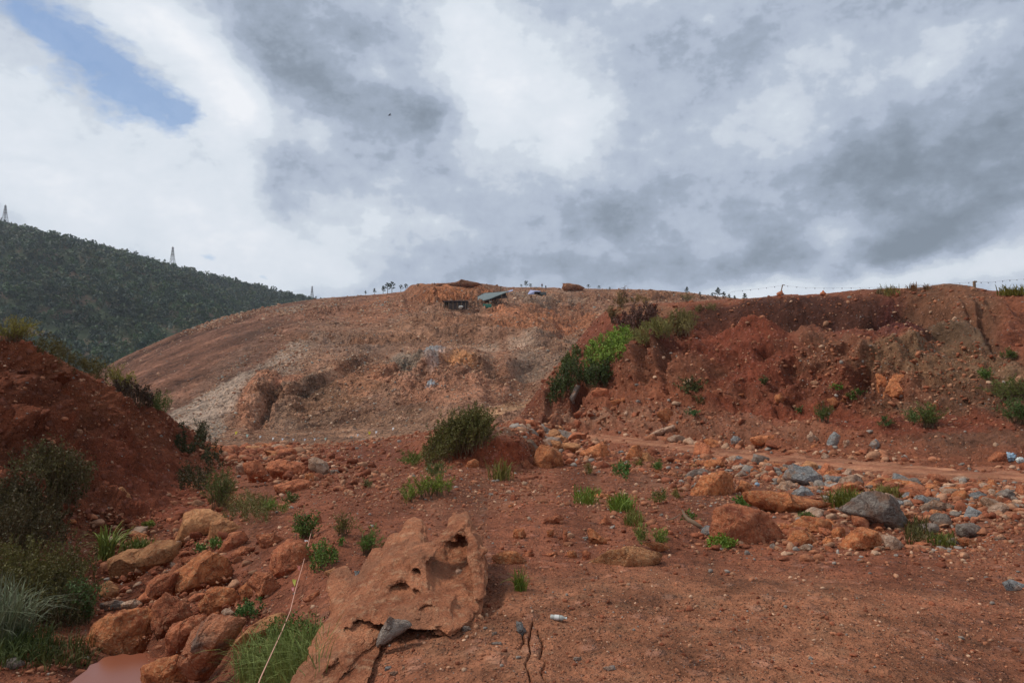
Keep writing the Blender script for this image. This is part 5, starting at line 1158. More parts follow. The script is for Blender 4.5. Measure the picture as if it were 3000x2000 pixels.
# ------------------------------------------------------------------ vegetation
VEG = 0
def curve_pts(b0, tip, up, t):
    c1 = b0 + up
    return ((1 - t) ** 2)[:, None] * b0 + (2 * t * (1 - t))[:, None] * c1 + (t ** 2)[:, None] * tip
def plant(x0, y0, x1, y1, kind, colr, label, hpx=None, slope=0.0, dens=1.0, name='bush', cat='bush', lp=None, group=None, parts=False, grid=None, tipc=None, wind=0.0):
    global VEG
    VEG += 1
    r = np.random.default_rng(5000 + VEG)
    cx = (x0 + x1) / 2; wpx = x1 - x0; H_ = y1 - y0
    hpx = hpx or H_ * 0.95
    colr = alb(*colr) * np.array([1.03, 0.83, 0.9]) * (0.88 if kind == 'grass' else 1.12); tipc = alb(*tipc) if tipc is not None else colr * np.array([1.4, 1.25, 1.0])
    spread = H_ - hpx
    root = hit(cx, y1 - max(3, 0.05 * H_) , grid)
    Yr = root[1]; s = Yr / F
    if kind == 'grass':
        nb_ = int(np.clip(wpx * (1.3 + spread / 50.0) * dens * (1.6 if Yr < 12 else 1.0), 24, 1500))
        lpx = lp or (2.6 if Yr < 12 else 2.4)
        V, C_ = [], []
        bx = np.clip(r.normal(0, 0.16, nb_), -.35, .35) * wpx * (1 + .8 * (spread > .25 * H_))
        by = r.uniform(0, 1, nb_)
        ntab = 15
        bx = np.clip(bx, -.46 * wpx, .46 * wpx)
        xt = np.linspace(-0.48, 0.48, ntab) * wpx
        tabs = [[hit(cx + q, y1 - (0.03 * H_ + spread * f) + slope * q, grid) for q in xt] for f in (0.0, 1.0)]
        tab = np.array(tabs); tab[..., 1] = np.where(np.abs(tab[..., 1] - Yr) > max(0.35 * Yr, 1.0), Yr, tab[..., 1])
        fi = (bx / wpx + 0.48) / 0.96 * (ntab - 1); a_ = np.clip(fi.astype(int), 0, ntab - 2); f_ = (fi - a_)[:, None]
        B = (tab[0, a_] * (1 - f_) + tab[0, a_ + 1] * f_) * (1 - by[:, None]) + (tab[1, a_] * (1 - f_) + tab[1, a_ + 1] * f_) * by[:, None]
        B = B + np.stack([0 * bx, r.normal(0, 0.12, nb_) * wpx * s, 0 * bx - 0.01], -1)
        an = r.uniform(0, 2 * math.pi, nb_); Ls = hpx * s * r.uniform(0.35, 1.15, nb_)
        lean = r.uniform(0.15, 1.0, nb_)
        out = np.stack([np.cos(an) + wind, np.sin(an) * 0.6, 0 * an], -1)
        tip = B + out * (lean * Ls)[:, None] + np.array([0, 0, 1.0]) * (Ls * (1.0 - 0.55 * lean ** 1.6))[:, None]
        up = np.stack([out[:, 0] * 0.12 * Ls, out[:, 1] * 0.12 * Ls, Ls * 0.75], -1)
        side = np.stack([-np.sin(an), np.cos(an) * 0.5, 0 * an], -1); side[:, 0] = np.where(np.abs(side[:, 0]) < 0.35, 0.5, side[:, 0])
        side /= np.linalg.norm(side, axis=1)[:, None]
        wd = lpx * s * 0.5 * r.uniform(0.6, 1.2, nb_)
        rows = []
        for t_, k_ in ((0, .8), (0.3, 1.0), (0.6, .8), (0.85, .5), (1.0, .08)):
            c_ = curve_pts(B, tip, up, np.full(nb_, t_)); rows += [c_ - side * (wd * k_)[:, None], c_ + side * (wd * k_)[:, None]]
        V = np.stack(rows, 1).reshape(-1, 3)
        q = np.array([[0, 1, 3, 2], [2, 3, 5, 4], [4, 5, 7, 6], [6, 7, 9, 8]])
        Fc = (q[None] + 10 * np.arange(nb_)[:, None, None]).reshape(-1, 4)
        cb = (colr * (1 - (m_ := r.uniform(0, 1, (nb_, 1)))) + tipc * m_) * r.uniform(0.7, 1.2, (nb_, 1))
        fc = np.repeat(cb, 4, axis=0)
        stemV = None
    else:
        lpx = lp or (7.0 if Yr < 12 else 5.5)
        nst = int(np.clip(wpx * H_ / 190.0 * dens, 10, 420))
        nlv = int(np.clip(wpx * H_ / (lpx * lpx * 0.34) * 2.0 * dens, 60, 26000) / nst) + 1
        bx = r.uniform(-0.5, 0.5, nst)
        ex = 0.16 if hpx > 0.8 * H_ else 0.42
        by = r.uniform(0, 1, nst)
        B = np.empty((nst, 3))
        for k in range(nst):
            qx = bx[k] * 2 * ex * wpx
            yb = y1 - 0.03 * H_ - spread * by[k] + slope * qx
            g = hit(cx + qx, yb, grid)
            if abs(g[1] - Yr) > max(0.35 * Yr, 1.0): g = P(cx + qx, yb, Yr)
            B[k] = g
        B[:, 1] += r.normal(0, 0.14, nst) * wpx * s
        Hs = hpx * s
        rr = np.sqrt(r.uniform(0, 1, nst)); an = r.uniform(0, 2 * math.pi, nst)
        tx = rr * np.cos(an); ty = rr * np.sin(an)
        hs = Hs * (0.5 + 0.5 * np.sqrt(np.maximum(0, 1 - (0.95 * rr) ** 2))) * r.uniform(0.45, 1.05, nst)
        if ex > 0.4: hs = Hs * r.uniform(0.6, 1.0, nst) * (0.45 + 0.55 * np.sqrt(np.maximum(0, 1 - (2 * bx) ** 2)))
        wsp = 0.44 if ex < 0.4 else 0.2
        tip = B + np.stack([tx * wsp * wpx * s + wind * Hs, ty * wsp * wpx * s * 0.9, hs], -1)
        up = np.stack([tx * 0.06 * wpx * s, ty * 0.06 * wpx * s, hs * 0.6], -1)
        ti = np.repeat(np.arange(nst), nlv); n_ = len(ti)
        t = r.uniform(0.12 if kind == 'leafy' else 0.2, 1.0, n_) ** 0.8
        c_ = curve_pts(B[ti], tip[ti], up[ti], t)
        tang = (tip[ti] - B[ti]) * t[:, None] + up[ti] * (1 - t)[:, None]; tang /= np.linalg.norm(tang, axis=1)[:, None] + 1e-9
        L_ = lpx * s
        rd = rand_dirs(n_, r)
        if kind == 'feather':
            dv = tang * 0.7 + rd * 0.75; lw = 0.28; ll = 1.3; jit = 1.1
        else:
            dv = tang * 0.3 + rd * 0.9 + np.array([0, 0, .25]); lw = 0.6; ll = 0.95; jit = 1.2
        dv /= np.linalg.norm(dv, axis=1)[:, None] + 1e-9
        du = np.cross(dv, rand_dirs(n_, r)); du /= np.linalg.norm(du, axis=1)[:, None] + 1e-9
        sz = L_ * r.uniform(0.6, 1.25, n_)
        c_ = c_ + rand_dirs(n_, r) * (jit * L_ * r.uniform(0, 1.2, n_))[:, None]
        clump = r.uniform(0.75, 1.2, nst)[ti][:, None]
        m_ = (t[:, None] ** 2) * 0.6 * r.uniform(0, 1, (n_, 1))
        fc = (colr * (1 - m_) + tipc * m_) * clump * r.uniform(0.75, 1.2, (n_, 1))
        V, Fc, fc = quads_to_mesh('v', c_, du * (sz * lw)[:, None], dv * (sz * ll)[:, None], fc)
        stemV = (B, tip, up, nst)
    if parts and stemV is not None:
        o = empty(name, root, label, cat, group)
        link('foliage', mesh_np('foliage', V - root, Fc, fcol=fc), M_leaf, o)
        B, tip, up, nst = stemV; rows = []
        wd = 1.1 * s
        for t_ in (0, .35, .7, 1.0):
            c_ = curve_pts(B, tip, up, np.full(nst, t_)); k_ = 1 - 0.7 * t_
            for q in ((1, 0, 0), (-.5, .87, 0), (-.5, -.87, 0)): rows.append(c_ + np.array(q) * wd * k_)
        SV = np.stack(rows, 1).reshape(-1, 3)
        q = np.array([[a * 3 + b_, a * 3 + (b_ + 1) % 3, a * 3 + 3 + (b_ + 1) % 3, a * 3 + 3 + b_] for a in range(3) for b_ in range(3)])
        SF = (q[None] + 12 * np.arange(nst)[:, None, None]).reshape(-1, 4)
        link('stems', mesh_np('stems', SV - root, SF), M_stem, o)
    else:
        o = link(name, mesh_np(name, V - root, Fc, fcol=fc), M_leaf, loc=root)
        tag(o, label, cat, group)
    return o
DK, OL, MD, BR, YG, PALE = (52, 58, 32), (74, 74, 38), (72, 86, 42), (84, 108, 44), (104, 108, 48), (112, 106, 68)
# left bank
plant(-40, 925, 118, 1004, 'feather', YG, 'yellow green shrub on top of the left bank at the left edge', parts=True)
plant(95, 985, 235, 1085, 'feather', OL, 'olive shrub trailing along the crest of the left bank', slope=0.55, hpx=60)
plant(215, 1035, 330, 1125, 'feather', OL, 'dull olive shrub lower on the left bank crest beside the bright one', slope=0.45, hpx=62)
plant(305, 1062, 400, 1152, 'feather', (108, 114, 50), 'bright yellow green feathery shrub on the left bank crest', slope=0.4, hpx=80, parts=True)
plant(335, 1105, 455, 1195, 'leafy', (58, 50, 36), 'dark brownish shrub beneath the bright feathery one', slope=0.35, hpx=70, parts=True)
plant(428, 1138, 508, 1222, 'feather', (72, 88, 42), 'green topped shrub at the shoulder of the left bank', slope=0.4)
plant(560, 1228, 622, 1292, 'feather', DK, 'dark spiky shrub outlined against the grey talus', slope=0.5, parts=True)
plant(505, 1250, 660, 1365, 'leafy', DK, 'dark creeping scrub down the nose of the left bank', slope=0.55, hpx=40)
plant(520, 1325, 625, 1455, 'leafy', (56, 56, 30), 'dark olive shrub below the nose of the left bank', hpx=70)
plant(590, 1368, 702, 1495, 'feather', (76, 90, 42), 'upright green shrub at the toe of the left bank', parts=True, dens=1.2)
plant(645, 1415, 800, 1552, 'feather', (88, 90, 48), 'loose olive brush filling the gully bottom', hpx=80, dens=1.1)
plant(755, 1455, 845, 1512, 'feather', BR, 'low bright green plant on the gully edge', hpx=45)
plant(825, 1435, 882, 1475, 'leafy', MD, 'small leafy plant above the low bright green one', hpx=34, name='plant', cat='plant')
plant(40, 1270, 255, 1500, 'leafy', (68, 68, 36), 'dark olive shrub growing from the left bank face', hpx=150, parts=True, dens=1.5)
plant(-90, 1360, 185, 1650, 'leafy', (60, 58, 32), 'dense dark shrub at the left edge below the bank face', hpx=160, parts=True, dens=1.5)
plant(-90, 1540, 255, 1830, 'leafy', (72, 74, 34), 'large leafy shrub with yellowish leaves at the lower left', hpx=150, parts=True, dens=1.6)
plant(80, 1670, 260, 1860, 'leafy', (58, 60, 32), 'shaded brushy shrub behind the arching grass', hpx=110, parts=True)
plant(-90, 1690, 115, 1900, 'grass', (98, 108, 84), 'tall grey green grass with arching blades at the left edge', name='grass_tuft', cat='grass', tipc=(104, 112, 84))
plant(180, 1688, 300, 1835, 'leafy', (58, 82, 40), 'fresh green leafy plant left of the gully boulders', parts=True)
plant(-40, 1800, 150, 1960, 'grass', (66, 84, 42), 'dark green grass patch in the lower left corner', hpx=80, name='grass_tuft', cat='grass')
plant(130, 1840, 270, 1960, 'grass', (76, 84, 44), 'thin grass among gravel left of the puddle', hpx=60, name='grass_tuft', cat='grass', dens=0.6)
plant(282, 1522, 345, 1645, 'grass', (98, 120, 58), 'single tall weed with long drooping leaves', name='weed', cat='plant', dens=0.7, lp=5)
plant(360, 1562, 445, 1618, 'grass', (78, 98, 40), 'short green grass behind the long tan boulder', hpx=40, name='grass_tuft', cat='grass')
plant(612, 1568, 662, 1608, 'leafy', (72, 100, 42), 'small green plant growing on the lumpy tan rock', name='plant', cat='plant', hpx=26)
plant(565, 1590, 605, 1625, 'leafy', (66, 90, 40), 'tiny green plant under the smooth topmost boulder', name='plant', cat='plant', hpx=24)
plant(412, 1518, 452, 1548, 'leafy', (92, 110, 44), 'tiny plant with a yellow tip on the left bank ledge', name='plant', cat='plant', hpx=24)
plant(845, 1492, 940, 1578, 'leafy', (70, 92, 38), 'rounded leafy bush at the top of the pennant cord', parts=True)
plant(958, 1498, 1048, 1572, 'feather', (88, 88, 42), 'olive bush with a pale flower right of the cord top', parts=True, dens=0.8)
plant(900, 1570, 988, 1685, 'leafy', (74, 102, 40), 'tall bright leafy plant right of the cord', parts=True, hpx=70)
plant(1032, 1542, 1118, 1628, 'feather', (74, 104, 42), 'bright feathery plant leaning right beside the outcrop', parts=True, slope=-0.3, wind=0.15)
plant(988, 1572, 1012, 1598, 'leafy', (74, 100, 42), 'tiny sprig between the leafy plant and the leaning one', name='plant', cat='plant')
plant(668, 1752, 768, 1818, 'leafy', (60, 90, 40), 'creeping green plant among the gully boulders', hpx=34, slope=-0.3)
plant(700, 1795, 960, 2040, 'grass', (84, 100, 44), 'big tuft of long grass at the bottom beside the outcrop', name='grass_tuft', cat='grass', hpx=150, dens=1.5, tipc=(120, 130, 70))
plant(760, 1790, 940, 1920, 'leafy', (66, 88, 34), 'leafy undergrowth behind the big tuft of long grass', hpx=80)
plant(1058, 1402, 1102, 1428, 'feather', (86, 88, 48), 'small sparse olive plant on the slope below the crest', name='plant', cat='plant')
# centre
plant(1236, 1184, 1442, 1352, 'leafy', (78, 80, 36), 'big dark green bush leaning over the red earth mound', hpx=112, slope=-0.42, dens=2.2, lp=5, parts=True, wind=0.12, tipc=(96, 98, 44))
plant(1158, 1312, 1262, 1372, 'feather', (78, 96, 38), 'low bright green bush left of the big dark bush', hpx=52)
plant(1228, 1348, 1330, 1402, 'feather', (74, 88, 42), 'low green bush directly below the big dark bush', hpx=46)
plant(1180, 1388, 1328, 1468, 'feather', (88, 108, 36), 'wide bright green bush nearest below the mound', hpx=62, slope=-0.15, dens=1.3, parts=True)
plant(1418, 1338, 1518, 1408, 'grass', (98, 104, 52), 'thin olive grass left of the large round boulder', name='grass_tuft', cat='grass', dens=0.8)
plant(1704, 1355, 1748, 1392, 'feather', (88, 88, 46), 'small olive tuft right of the large round boulder', name='plant', cat='plant')
plant(1792, 1338, 1850, 1412, 'leafy', (66, 98, 44), 'green plant left of the jagged orange boulder', name='plant', cat='plant', hpx=44)
plant(1856, 1342, 1892, 1372, 'feather', (96, 100, 44), 'yellowish plant at the foot of the jagged orange boulder', name='plant', cat='plant')
plant(1902, 1345, 1948, 1385, 'feather', (66, 96, 40), 'dark green plant under the brown split rock', name='plant', cat='plant')
plant(1680, 1408, 1760, 1482, 'grass', (90, 116, 44), 'bright grass patch left of the smooth orange hump', name='grass_tuft', cat='grass', hpx=40)
plant(1772, 1432, 1872, 1502, 'grass', (88, 118, 42), 'bright grass clump right of the smooth orange hump', name='grass_tuft', cat='grass', hpx=56, dens=1.3)
plant(1830, 1478, 1882, 1545, 'grass', (94, 106, 50), 'thin olive grass running down from the bright clump', name='grass_tuft', cat='grass', hpx=40)
plant(1848, 1530, 1908, 1598, 'feather', (84, 100, 44), 'olive green tuft above the smooth orange rock', name='plant', cat='plant')
plant(1900, 1548, 1968, 1602, 'feather', (86, 108, 42), 'green tuft right above the smooth orange rock', name='plant', cat='plant')
plant(1904, 1432, 1968, 1478, 'feather', (82, 94, 42), 'olive plant left of the large undercut boulder', name='plant', cat='plant')
plant(1966, 1432, 2012, 1462, 'feather', (92, 92, 42), 'yellowish plant touching the large undercut boulder', name='plant', cat='plant')
plant(2068, 1562, 2158, 1612, 'leafy', (86, 116, 38), 'bright green plant in front of the broad pitted boulder', hpx=40, dens=1.2)
plant(2138, 1448, 2212, 1490, 'leafy', (72, 104, 42), 'green plant between undercut boulder and layered slab', hpx=34)
plant(1500, 1658, 1546, 1732, 'grass', (86, 110, 42), 'small upright green tuft right of the outcrop', name='grass_tuft', cat='grass')
plant(2408, 1420, 2560, 1492, 'grass', (92, 104, 44), 'tall green grass behind the huge grey boulder', name='grass_tuft', cat='grass', dens=1.4, hpx=58)
plant(2540, 1410, 2660, 1460, 'grass', (108, 112, 58), 'pale grass behind the top of the huge grey boulder', name='grass_tuft', cat='grass', hpx=38)
plant(2655, 1490, 2720, 1602, 'grass', (78, 82, 44), 'olive grass against the right end of the huge grey boulder', name='grass_tuft', cat='grass', hpx=46)
plant(2720, 1540, 2800, 1606, 'grass', (84, 98, 42), 'green grass in the hollow right of the huge boulder', name='grass_tuft', cat='grass', hpx=44)
plant(2330, 1492, 2382, 1524, 'leafy', (70, 88, 44), 'small plant under the end of the layered slab', name='plant', cat='plant')
plant(2000, 1500, 2050, 1532, 'leafy', (70, 96, 42), 'small green plant beside the dead branch', name='plant', cat='plant')
# right bank
for (a, kd, cc, lb) in [
    ((1978, 1102, 2066, 1158), 'leafy', (62, 70, 34), 'wide dark bush on the lower middle of the right bank'),
    ((2030, 1150, 2076, 1192), 'feather', (72, 76, 42), 'thin olive bush right below the wide dark bank bush'),
    ((2004, 1196, 2052, 1218), 'leafy', (60, 88, 46), 'flat green patch on the bank under the thin olive bush'),
    ((2228, 1100, 2252, 1128), 'leafy', (64, 74, 38), 'tiny bush high in a gully of the right bank'),
    ((2378, 1180, 2442, 1238), 'feather', (68, 84, 38), 'round green bush left of the oval bank boulder'),
    ((2434, 1122, 2484, 1142), 'leafy', (78, 112, 40), 'bright low plant above the oval bank boulder'),
    ((2468, 1132, 2522, 1174), 'leafy', (64, 84, 36), 'round dark bush perched behind the oval bank boulder'),
    ((2334, 1188, 2356, 1210), 'leafy', (62, 82, 38), 'tiny dark bush left of the round green bank bush'),
    ((2570, 1216, 2618, 1254), 'feather', (66, 86, 44), 'small green bush below the massive bank boulder'),
    ((2650, 1190, 2705, 1248), 'feather', (64, 84, 42), 'green bush left of the paired bank bushes'),
    ((2675, 1176, 2768, 1256), 'feather', (72, 90, 40), 'larger green bush of the pair under the massive bank boulder'),
    ((2930, 1018, 2994, 1056), 'feather', (70, 88, 40), 'small bush high on the right bank near the edge'),
    ((2858, 1078, 2912, 1112), 'leafy', (74, 100, 44), 'rounded green bush below the high one near the edge'),
    ((2884, 1100, 3070, 1180), 'feather', (74, 88, 40), 'wide grassy bush cut by the right edge, upper part'),
    ((2930, 1158, 3070, 1245), 'feather', (60, 86, 40), 'dense dark green bush cut by the right edge')]:
    plant(*a, kd, cc, lb, parts=(a[2] - a[0] > 60), dens=1.2)
plant(2584, 824, 2634, 870, 'grass', (112, 112, 62), 'pale grass tuft on the crest of the right bank', name='grass_tuft', cat='grass', hpx=34)
plant(2656, 822, 2694, 852, 'grass', (120, 98, 66), 'dry brown grass tuft on the right bank crest', name='grass_tuft', cat='grass')
plant(2560, 838, 2590, 862, 'grass', (110, 104, 74), 'thin dry grass left of the pale crest tuft', name='grass_tuft', cat='grass')
plant(2700, 826, 2730, 850, 'grass', (116, 100, 70), 'sparse dry grass against the rounded crest knoll', name='grass_tuft', cat='grass')
plant(2895, 832, 3070, 868, 'grass', (98, 104, 44), 'strip of green grass on the crest at the right edge', name='grass_tuft', cat='grass', dens=1.6)
# spur
plant(1772, 885, 1816, 950, 'feather', (100, 92, 58), 'olive shrub at the left end of the spur top', parts=True)
plant(1790, 848, 1840, 905, 'feather', (106, 96, 62), 'pale dry shrub standing on the spur top', parts=True)
plant(1822, 822, 1838, 900, 'feather', (82, 66, 50), 'thin leafless tall shrub on the spur top', dens=0.5)
plant(1835, 858, 1900, 900, 'feather', (112, 100, 66), 'low pale shrub right of the tall thin one', hpx=30)
plant(1808, 880, 1930, 978, 'leafy', (82, 62, 52), 'brownish purple dry bush in the middle of the spur', hpx=54, slope=-0.3, parts=True, dens=1.2)
plant(1705, 955, 1858, 1090, 'leafy', (100, 132, 50), 'brightest green bush on the spur', hpx=60, slope=-0.45, parts=True, dens=1.8)
plant(1704, 1040, 1790, 1145, 'leafy', (52, 70, 32), 'dark green bush hanging under the brightest one', hpx=66, slope=-0.2, parts=True, dens=2.0)
plant(1835, 930, 1960, 1025, 'feather', (98, 104, 54), 'olive green bush on the middle of the spur', hpx=52, slope=-0.4, dens=1.8)
plant(1925, 895, 2035, 1000, 'feather', (100, 100, 56), 'broad olive bush at the upper right of the spur', hpx=54, slope=-0.25, dens=1.6, parts=True)
plant(1636, 1005, 1722, 1085, 'leafy', (66, 82, 38), 'green bush on the steep left edge of the spur', hpx=46, slope=-0.7, dens=1.4)
plant(1606, 1050, 1710, 1170, 'leafy', (56, 72, 34), 'dark green bush lowest on the left edge of the spur', hpx=56, slope=-0.7, dens=1.4, parts=True)
plant(1988, 856, 2032, 884, 'feather', (98, 94, 58), 'faint olive shrub on the plateau behind the spur', grid=QG, hpx=24)
plant(2034, 886, 2110, 915, 'feather', (104, 100, 62), 'low grassy scrub at the top right of the spur', hpx=22)
# trees on the skyline
M_trunk = plain_mat('pine_bark', alb(80, 66, 56), 0.9)
def tree(px, pyb, hpx, colr, label, grid, kind='pine', group=None, Y=None):
    global VEG
    VEG += 1
    r = np.random.default_rng(8000 + VEG)
    g = hit(px, pyb, grid) if Y is None else P(px, pyb, Y)
    s = g[1] / F; Hh = hpx * s * 0.85
    o = empty('pine_tree' if kind == 'pine' else 'tree', g, label, 'tree', group)
    ns = 6; rad = Hh * 0.03
    V, Fc = [], []
    lv = [(0, 1.0), (0.35, .8), (0.7, .5), (0.98, .15)]
    bend = r.normal(0, 0.03, 2) * Hh
    for t, k in lv:
        for a in range(ns): V.append((math.cos(a * 6.283 / ns) * rad * k + bend[0] * t * t, math.sin(a * 6.283 / ns) * rad * k + bend[1] * t * t, Hh * t))
    for i in range(3):
        for a in range(ns): Fc.append((i * ns + a, i * ns + (a + 1) % ns, i * ns + ns + (a + 1) % ns, i * ns + ns + a))
    # limbs
    nl = 9 if kind == 'pine' else 7
    tips = []
    for k in range(nl):
        t = 0.35 + 0.6 * k / nl; a = k * 2.4 + r.uniform(-.4, .4); L_ = Hh * (0.34 if kind == 'pine' else 0.36) * (1.15 - t if kind == 'pine' else 1 - 0.5 * t) * r.uniform(0.7, 1.3)
        b0 = np.array([bend[0] * t * t, bend[1] * t * t, Hh * t]); d = np.array([math.cos(a), math.sin(a), 0.35 if kind == 'pine' else 0.7]); e = b0 + d * L_
        n0 = len(V)
        for q in (b0, e):
            for w_ in ((1, 0, 0), (-.5, .8, 0.3), (-.5, -.8, -0.3)): V.append(tuple(q + np.array(w_) * rad * (0.35 if q is b0 else 0.12)))
        for a_ in range(3): Fc.append((n0 + a_, n0 + (a_ + 1) % 3, n0 + 3 + (a_ + 1) % 3, n0 + 3 + a_))
        tips += [b0 + d * L_ * f for f in (0.45, 0.8, 1.0)]
    tips.append(np.array([bend[0], bend[1], Hh * 0.97]))
    link('trunk', mesh_np('trunk', np.array(V), np.array(Fc)), M_trunk, o)
    tips = np.array(tips); nlf = 26
    ti = np.repeat(np.arange(len(tips)), nlf)
    c_ = tips[ti] + rand_dirs(len(ti), r) * (Hh * 0.085 * r.uniform(0, 1, len(ti)) ** .5)[:, None] * np.array([1, 1, .6])
    dv = rand_dirs(len(ti), r); du = np.cross(dv, rand_dirs(len(ti), r)); L_ = Hh * 0.075
    fc = alb(*colr) * r.uniform(0.7, 1.2, (len(ti), 1))
    V2, F2, fc = quads_to_mesh('c', c_, du * L_ * 0.5, dv * L_, fc)
    link('crown', mesh_np('crown', V2, F2, fcol=fc), M_leaf, o)
TG = (58, 66, 52)
tree(1070, 864, 16, TG, 'tiny pine leftmost on the quarry skyline', QG)
tree(1095, 862, 22, TG, 'small pine second from the left on the quarry skyline', QG)
tree(1120, 858, 28, TG, 'bushy pine left of the tallest skyline pair', QG)
tree(1135, 857, 36, TG, 'tall thin tree, left one of the skyline pair', QG, 'tree')
tree(1147, 856, 38, TG, 'tall thin tree, right one of the skyline pair', QG, 'tree')
tree(1174, 853, 24, TG, 'round dark tree left of its twin near the quarry top', QG, 'tree')
tree(1189, 852, 24, TG, 'round dark tree right of its twin near the quarry top', QG, 'tree')
tree(1224, 846, 18, TG, 'small tree touching the left corner of the quarry top', QG, 'tree')
tree(1527, 845, 14, TG, 'tiny tree left of the blue tent roof', QG, 'tree')
tree(1541, 845, 26, (88, 98, 92), 'grey green tree just behind the blue tent', QG, 'tree')
tree(1554, 846, 18, (96, 104, 96), 'bushy grey tree touching the blue tent', QG, 'tree')
tree(1724, 848, 18, TG, 'small tree right of the big flat ridge boulder', QG, 'tree')
tree(1755, 850, 16, TG, 'dark rounded tree on the ridge left of the spur', QG, 'tree')
tree(1787, 852, 14, TG, 'thin small tree on the ridge above the spur shrub', QG)
tree(2012, 864, 28, TG, 'lone pine on the ridge above the spur', QG)
tree(2050, 872, 20, TG, 'small pine right of the lone one', QG)
tree(2086, 874, 20, TG, 'small pine left of the tallest ridge pine', QG)
tree(2103, 876, 40, TG, 'tallest pine of the right ridge cluster', QG)
tree(2122, 878, 28, TG, 'pine directly right of the tallest ridge pine', QG)
tree(2136, 880, 22, TG, 'low pine at the right end of the ridge cluster', QG)
tree(2152, 882, 20, TG, 'small pine between the cluster and the last pine', QG)
tree(2182, 884, 30, TG, 'last pine on the right where the red bank begins', QG)

# ------------------------------------------------------------------ pylons on the far hill
def bar_mesh(segs):
    """segs: list of (p0, p1, r) square bars"""
    V, Fc = [], []
    for p0, p1, r_ in segs:
        p0, p1 = np.array(p0, float), np.array(p1, float); d = p1 - p0; d /= np.linalg.norm(d) + 1e-9
        a = np.cross(d, [0, 0, 1.0] if abs(d[2]) < 0.9 else [1.0, 0, 0]); a /= np.linalg.norm(a); b_ = np.cross(d, a)
        n0 = len(V)
        for q in (p0, p1):
            for u, v in ((1, 1), (-1, 1), (-1, -1), (1, -1)): V.append(q + (a * u + b_ * v) * r_)
        Fc += [(n0 + k, n0 + (k + 1) % 4, n0 + 4 + (k + 1) % 4, n0 + 4 + k) for k in range(4)] + [(n0, n0 + 3, n0 + 2, n0 + 1), (n0 + 4, n0 + 5, n0 + 6, n0 + 7)]
    return np.array(V), np.array(Fc)
M_steel = plain_mat('galvanised_steel', alb(120, 118, 122), 0.5, 0.3, 0.1)
M_steel_d = plain_mat('dark_band_steel', alb(96, 74, 76), 0.6, 0.2, 0.1)
def pylon(px, pyb, pyt, Y, label, lean=0.0):
    g = P(px, pyb, Y); t_ = P(px, pyt, Y); Hh = t_[2] - g[2]
    o = empty('lattice_tower', g, label, 'pylon', 'lattice towers along the far ridge')
    Rr = 0.17
    def wdt(z): return Hh * (0.10 * (1 - z) ** 1.15 + 0.022)
    lvz = [0, .22, .4, .54, .66, .76, .85, .93, 1.0]
    for cx_, cy_ in ((1, 1), (1, -1), (-1, 1), (-1, -1)):
        segs = [((cx_ * wdt(a), cy_ * wdt(a), a * Hh), (cx_ * wdt(b_), cy_ * wdt(b_), b_ * Hh), Rr) for a, b_ in zip(lvz[:-1], lvz[1:])]
        V, Fc = bar_mesh(segs); link('leg', mesh_np('leg', V, Fc), M_steel, o)
    segs = []
    for i, (a, b_) in enumerate(zip(lvz[:-1], lvz[1:])):
        wa, wb = wdt(a), wdt(b_)
        for q in range(4):
            ca = [(1, 1), (-1, 1), (-1, -1), (1, -1)][q]; cb = [(-1, 1), (-1, -1), (1, -1), (1, 1)][q]
            segs.append(((ca[0] * wa, ca[1] * wa, a * Hh), (cb[0] * wb, cb[1] * wb, b_ * Hh), Rr * .6))
            segs.append(((cb[0] * wa, cb[1] * wa, a * Hh), (ca[0] * wb, ca[1] * wb, b_ * Hh), Rr * .6))
            segs.append(((ca[0] * wb, ca[1] * wb, b_ * Hh), (cb[0] * wb, cb[1] * wb, b_ * Hh), Rr * .7))
    V, Fc = bar_mesh(segs); link('bracing', mesh_np('bracing', V, Fc), M_steel, o)
    for z, L_ in ((0.62, .085), (0.78, .075), (0.93, .06)):
        segs = []
        for sgn in (-1, 1):
            segs += [((0, -.25, z * Hh), (sgn * L_ * Hh * 1.0, 0, z * Hh + .02 * Hh), Rr * 1.6), ((0, .3, z * Hh + .045 * Hh), (sgn * L_ * Hh, 0, z * Hh + .02 * Hh), Rr * 1.3)]
        V, Fc = bar_mesh(segs); link('cross_arm', mesh_np('cross_arm', V, Fc), M_steel_d, o)
    V, Fc = bar_mesh([((0, 0, Hh * .98), (0, 0, Hh * 1.05), Rr * 1.2)]); link('peak', mesh_np('peak', V, Fc), M_steel_d, o)
pylon(14, 662, 602, 955, 'lattice power tower at the far left on the forested ridge')
pylon(505, 784, 724, 1088, 'lattice power tower in the middle of the forested ridge')
pylon(914, 880, 839, 1205, 'small lattice power tower where the forested ridge meets the quarry')

# ------------------------------------------------------------------ quarry camp
def slab(p, thick, up=(0, 0, 1)):
    """thin sheet from a list of world corner points"""
    p = np.array(p); n_ = np.cross(p[1] - p[0], p[-1] - p[0]); n_ /= np.linalg.norm(n_); k = len(p)
    V = np.concatenate([p + n_ * thick / 2, p - n_ * thick / 2])
    Fc = [tuple(range(k)), tuple(reversed(range(k, 2 * k)))] + [(i, i + k, (i + 1) % k + k, (i + 1) % k) for i in range(k)]
    return V, Fc
def pyobj(name, V, Fc, mat, parent=None, loc=(0, 0, 0), smooth=False):
    me = bpy.data.meshes.new(name); me.from_pydata([tuple(v) for v in np.array(V) - np.array(loc)], [], [tuple(int(i) for i in f) for f in Fc]); me.update()
    if smooth: me.polygons.foreach_set('use_smooth', np.ones(len(me.polygons), bool))
    return link(name, me, mat, parent, None if parent is not None else loc)
def join(*ms):
    V, Fc = [], []
    for v, f in ms:
        n0 = len(V); V += [tuple(q) for q in v]; Fc += [tuple(int(i) + n0 for i in g) for g in f]
    return V, Fc
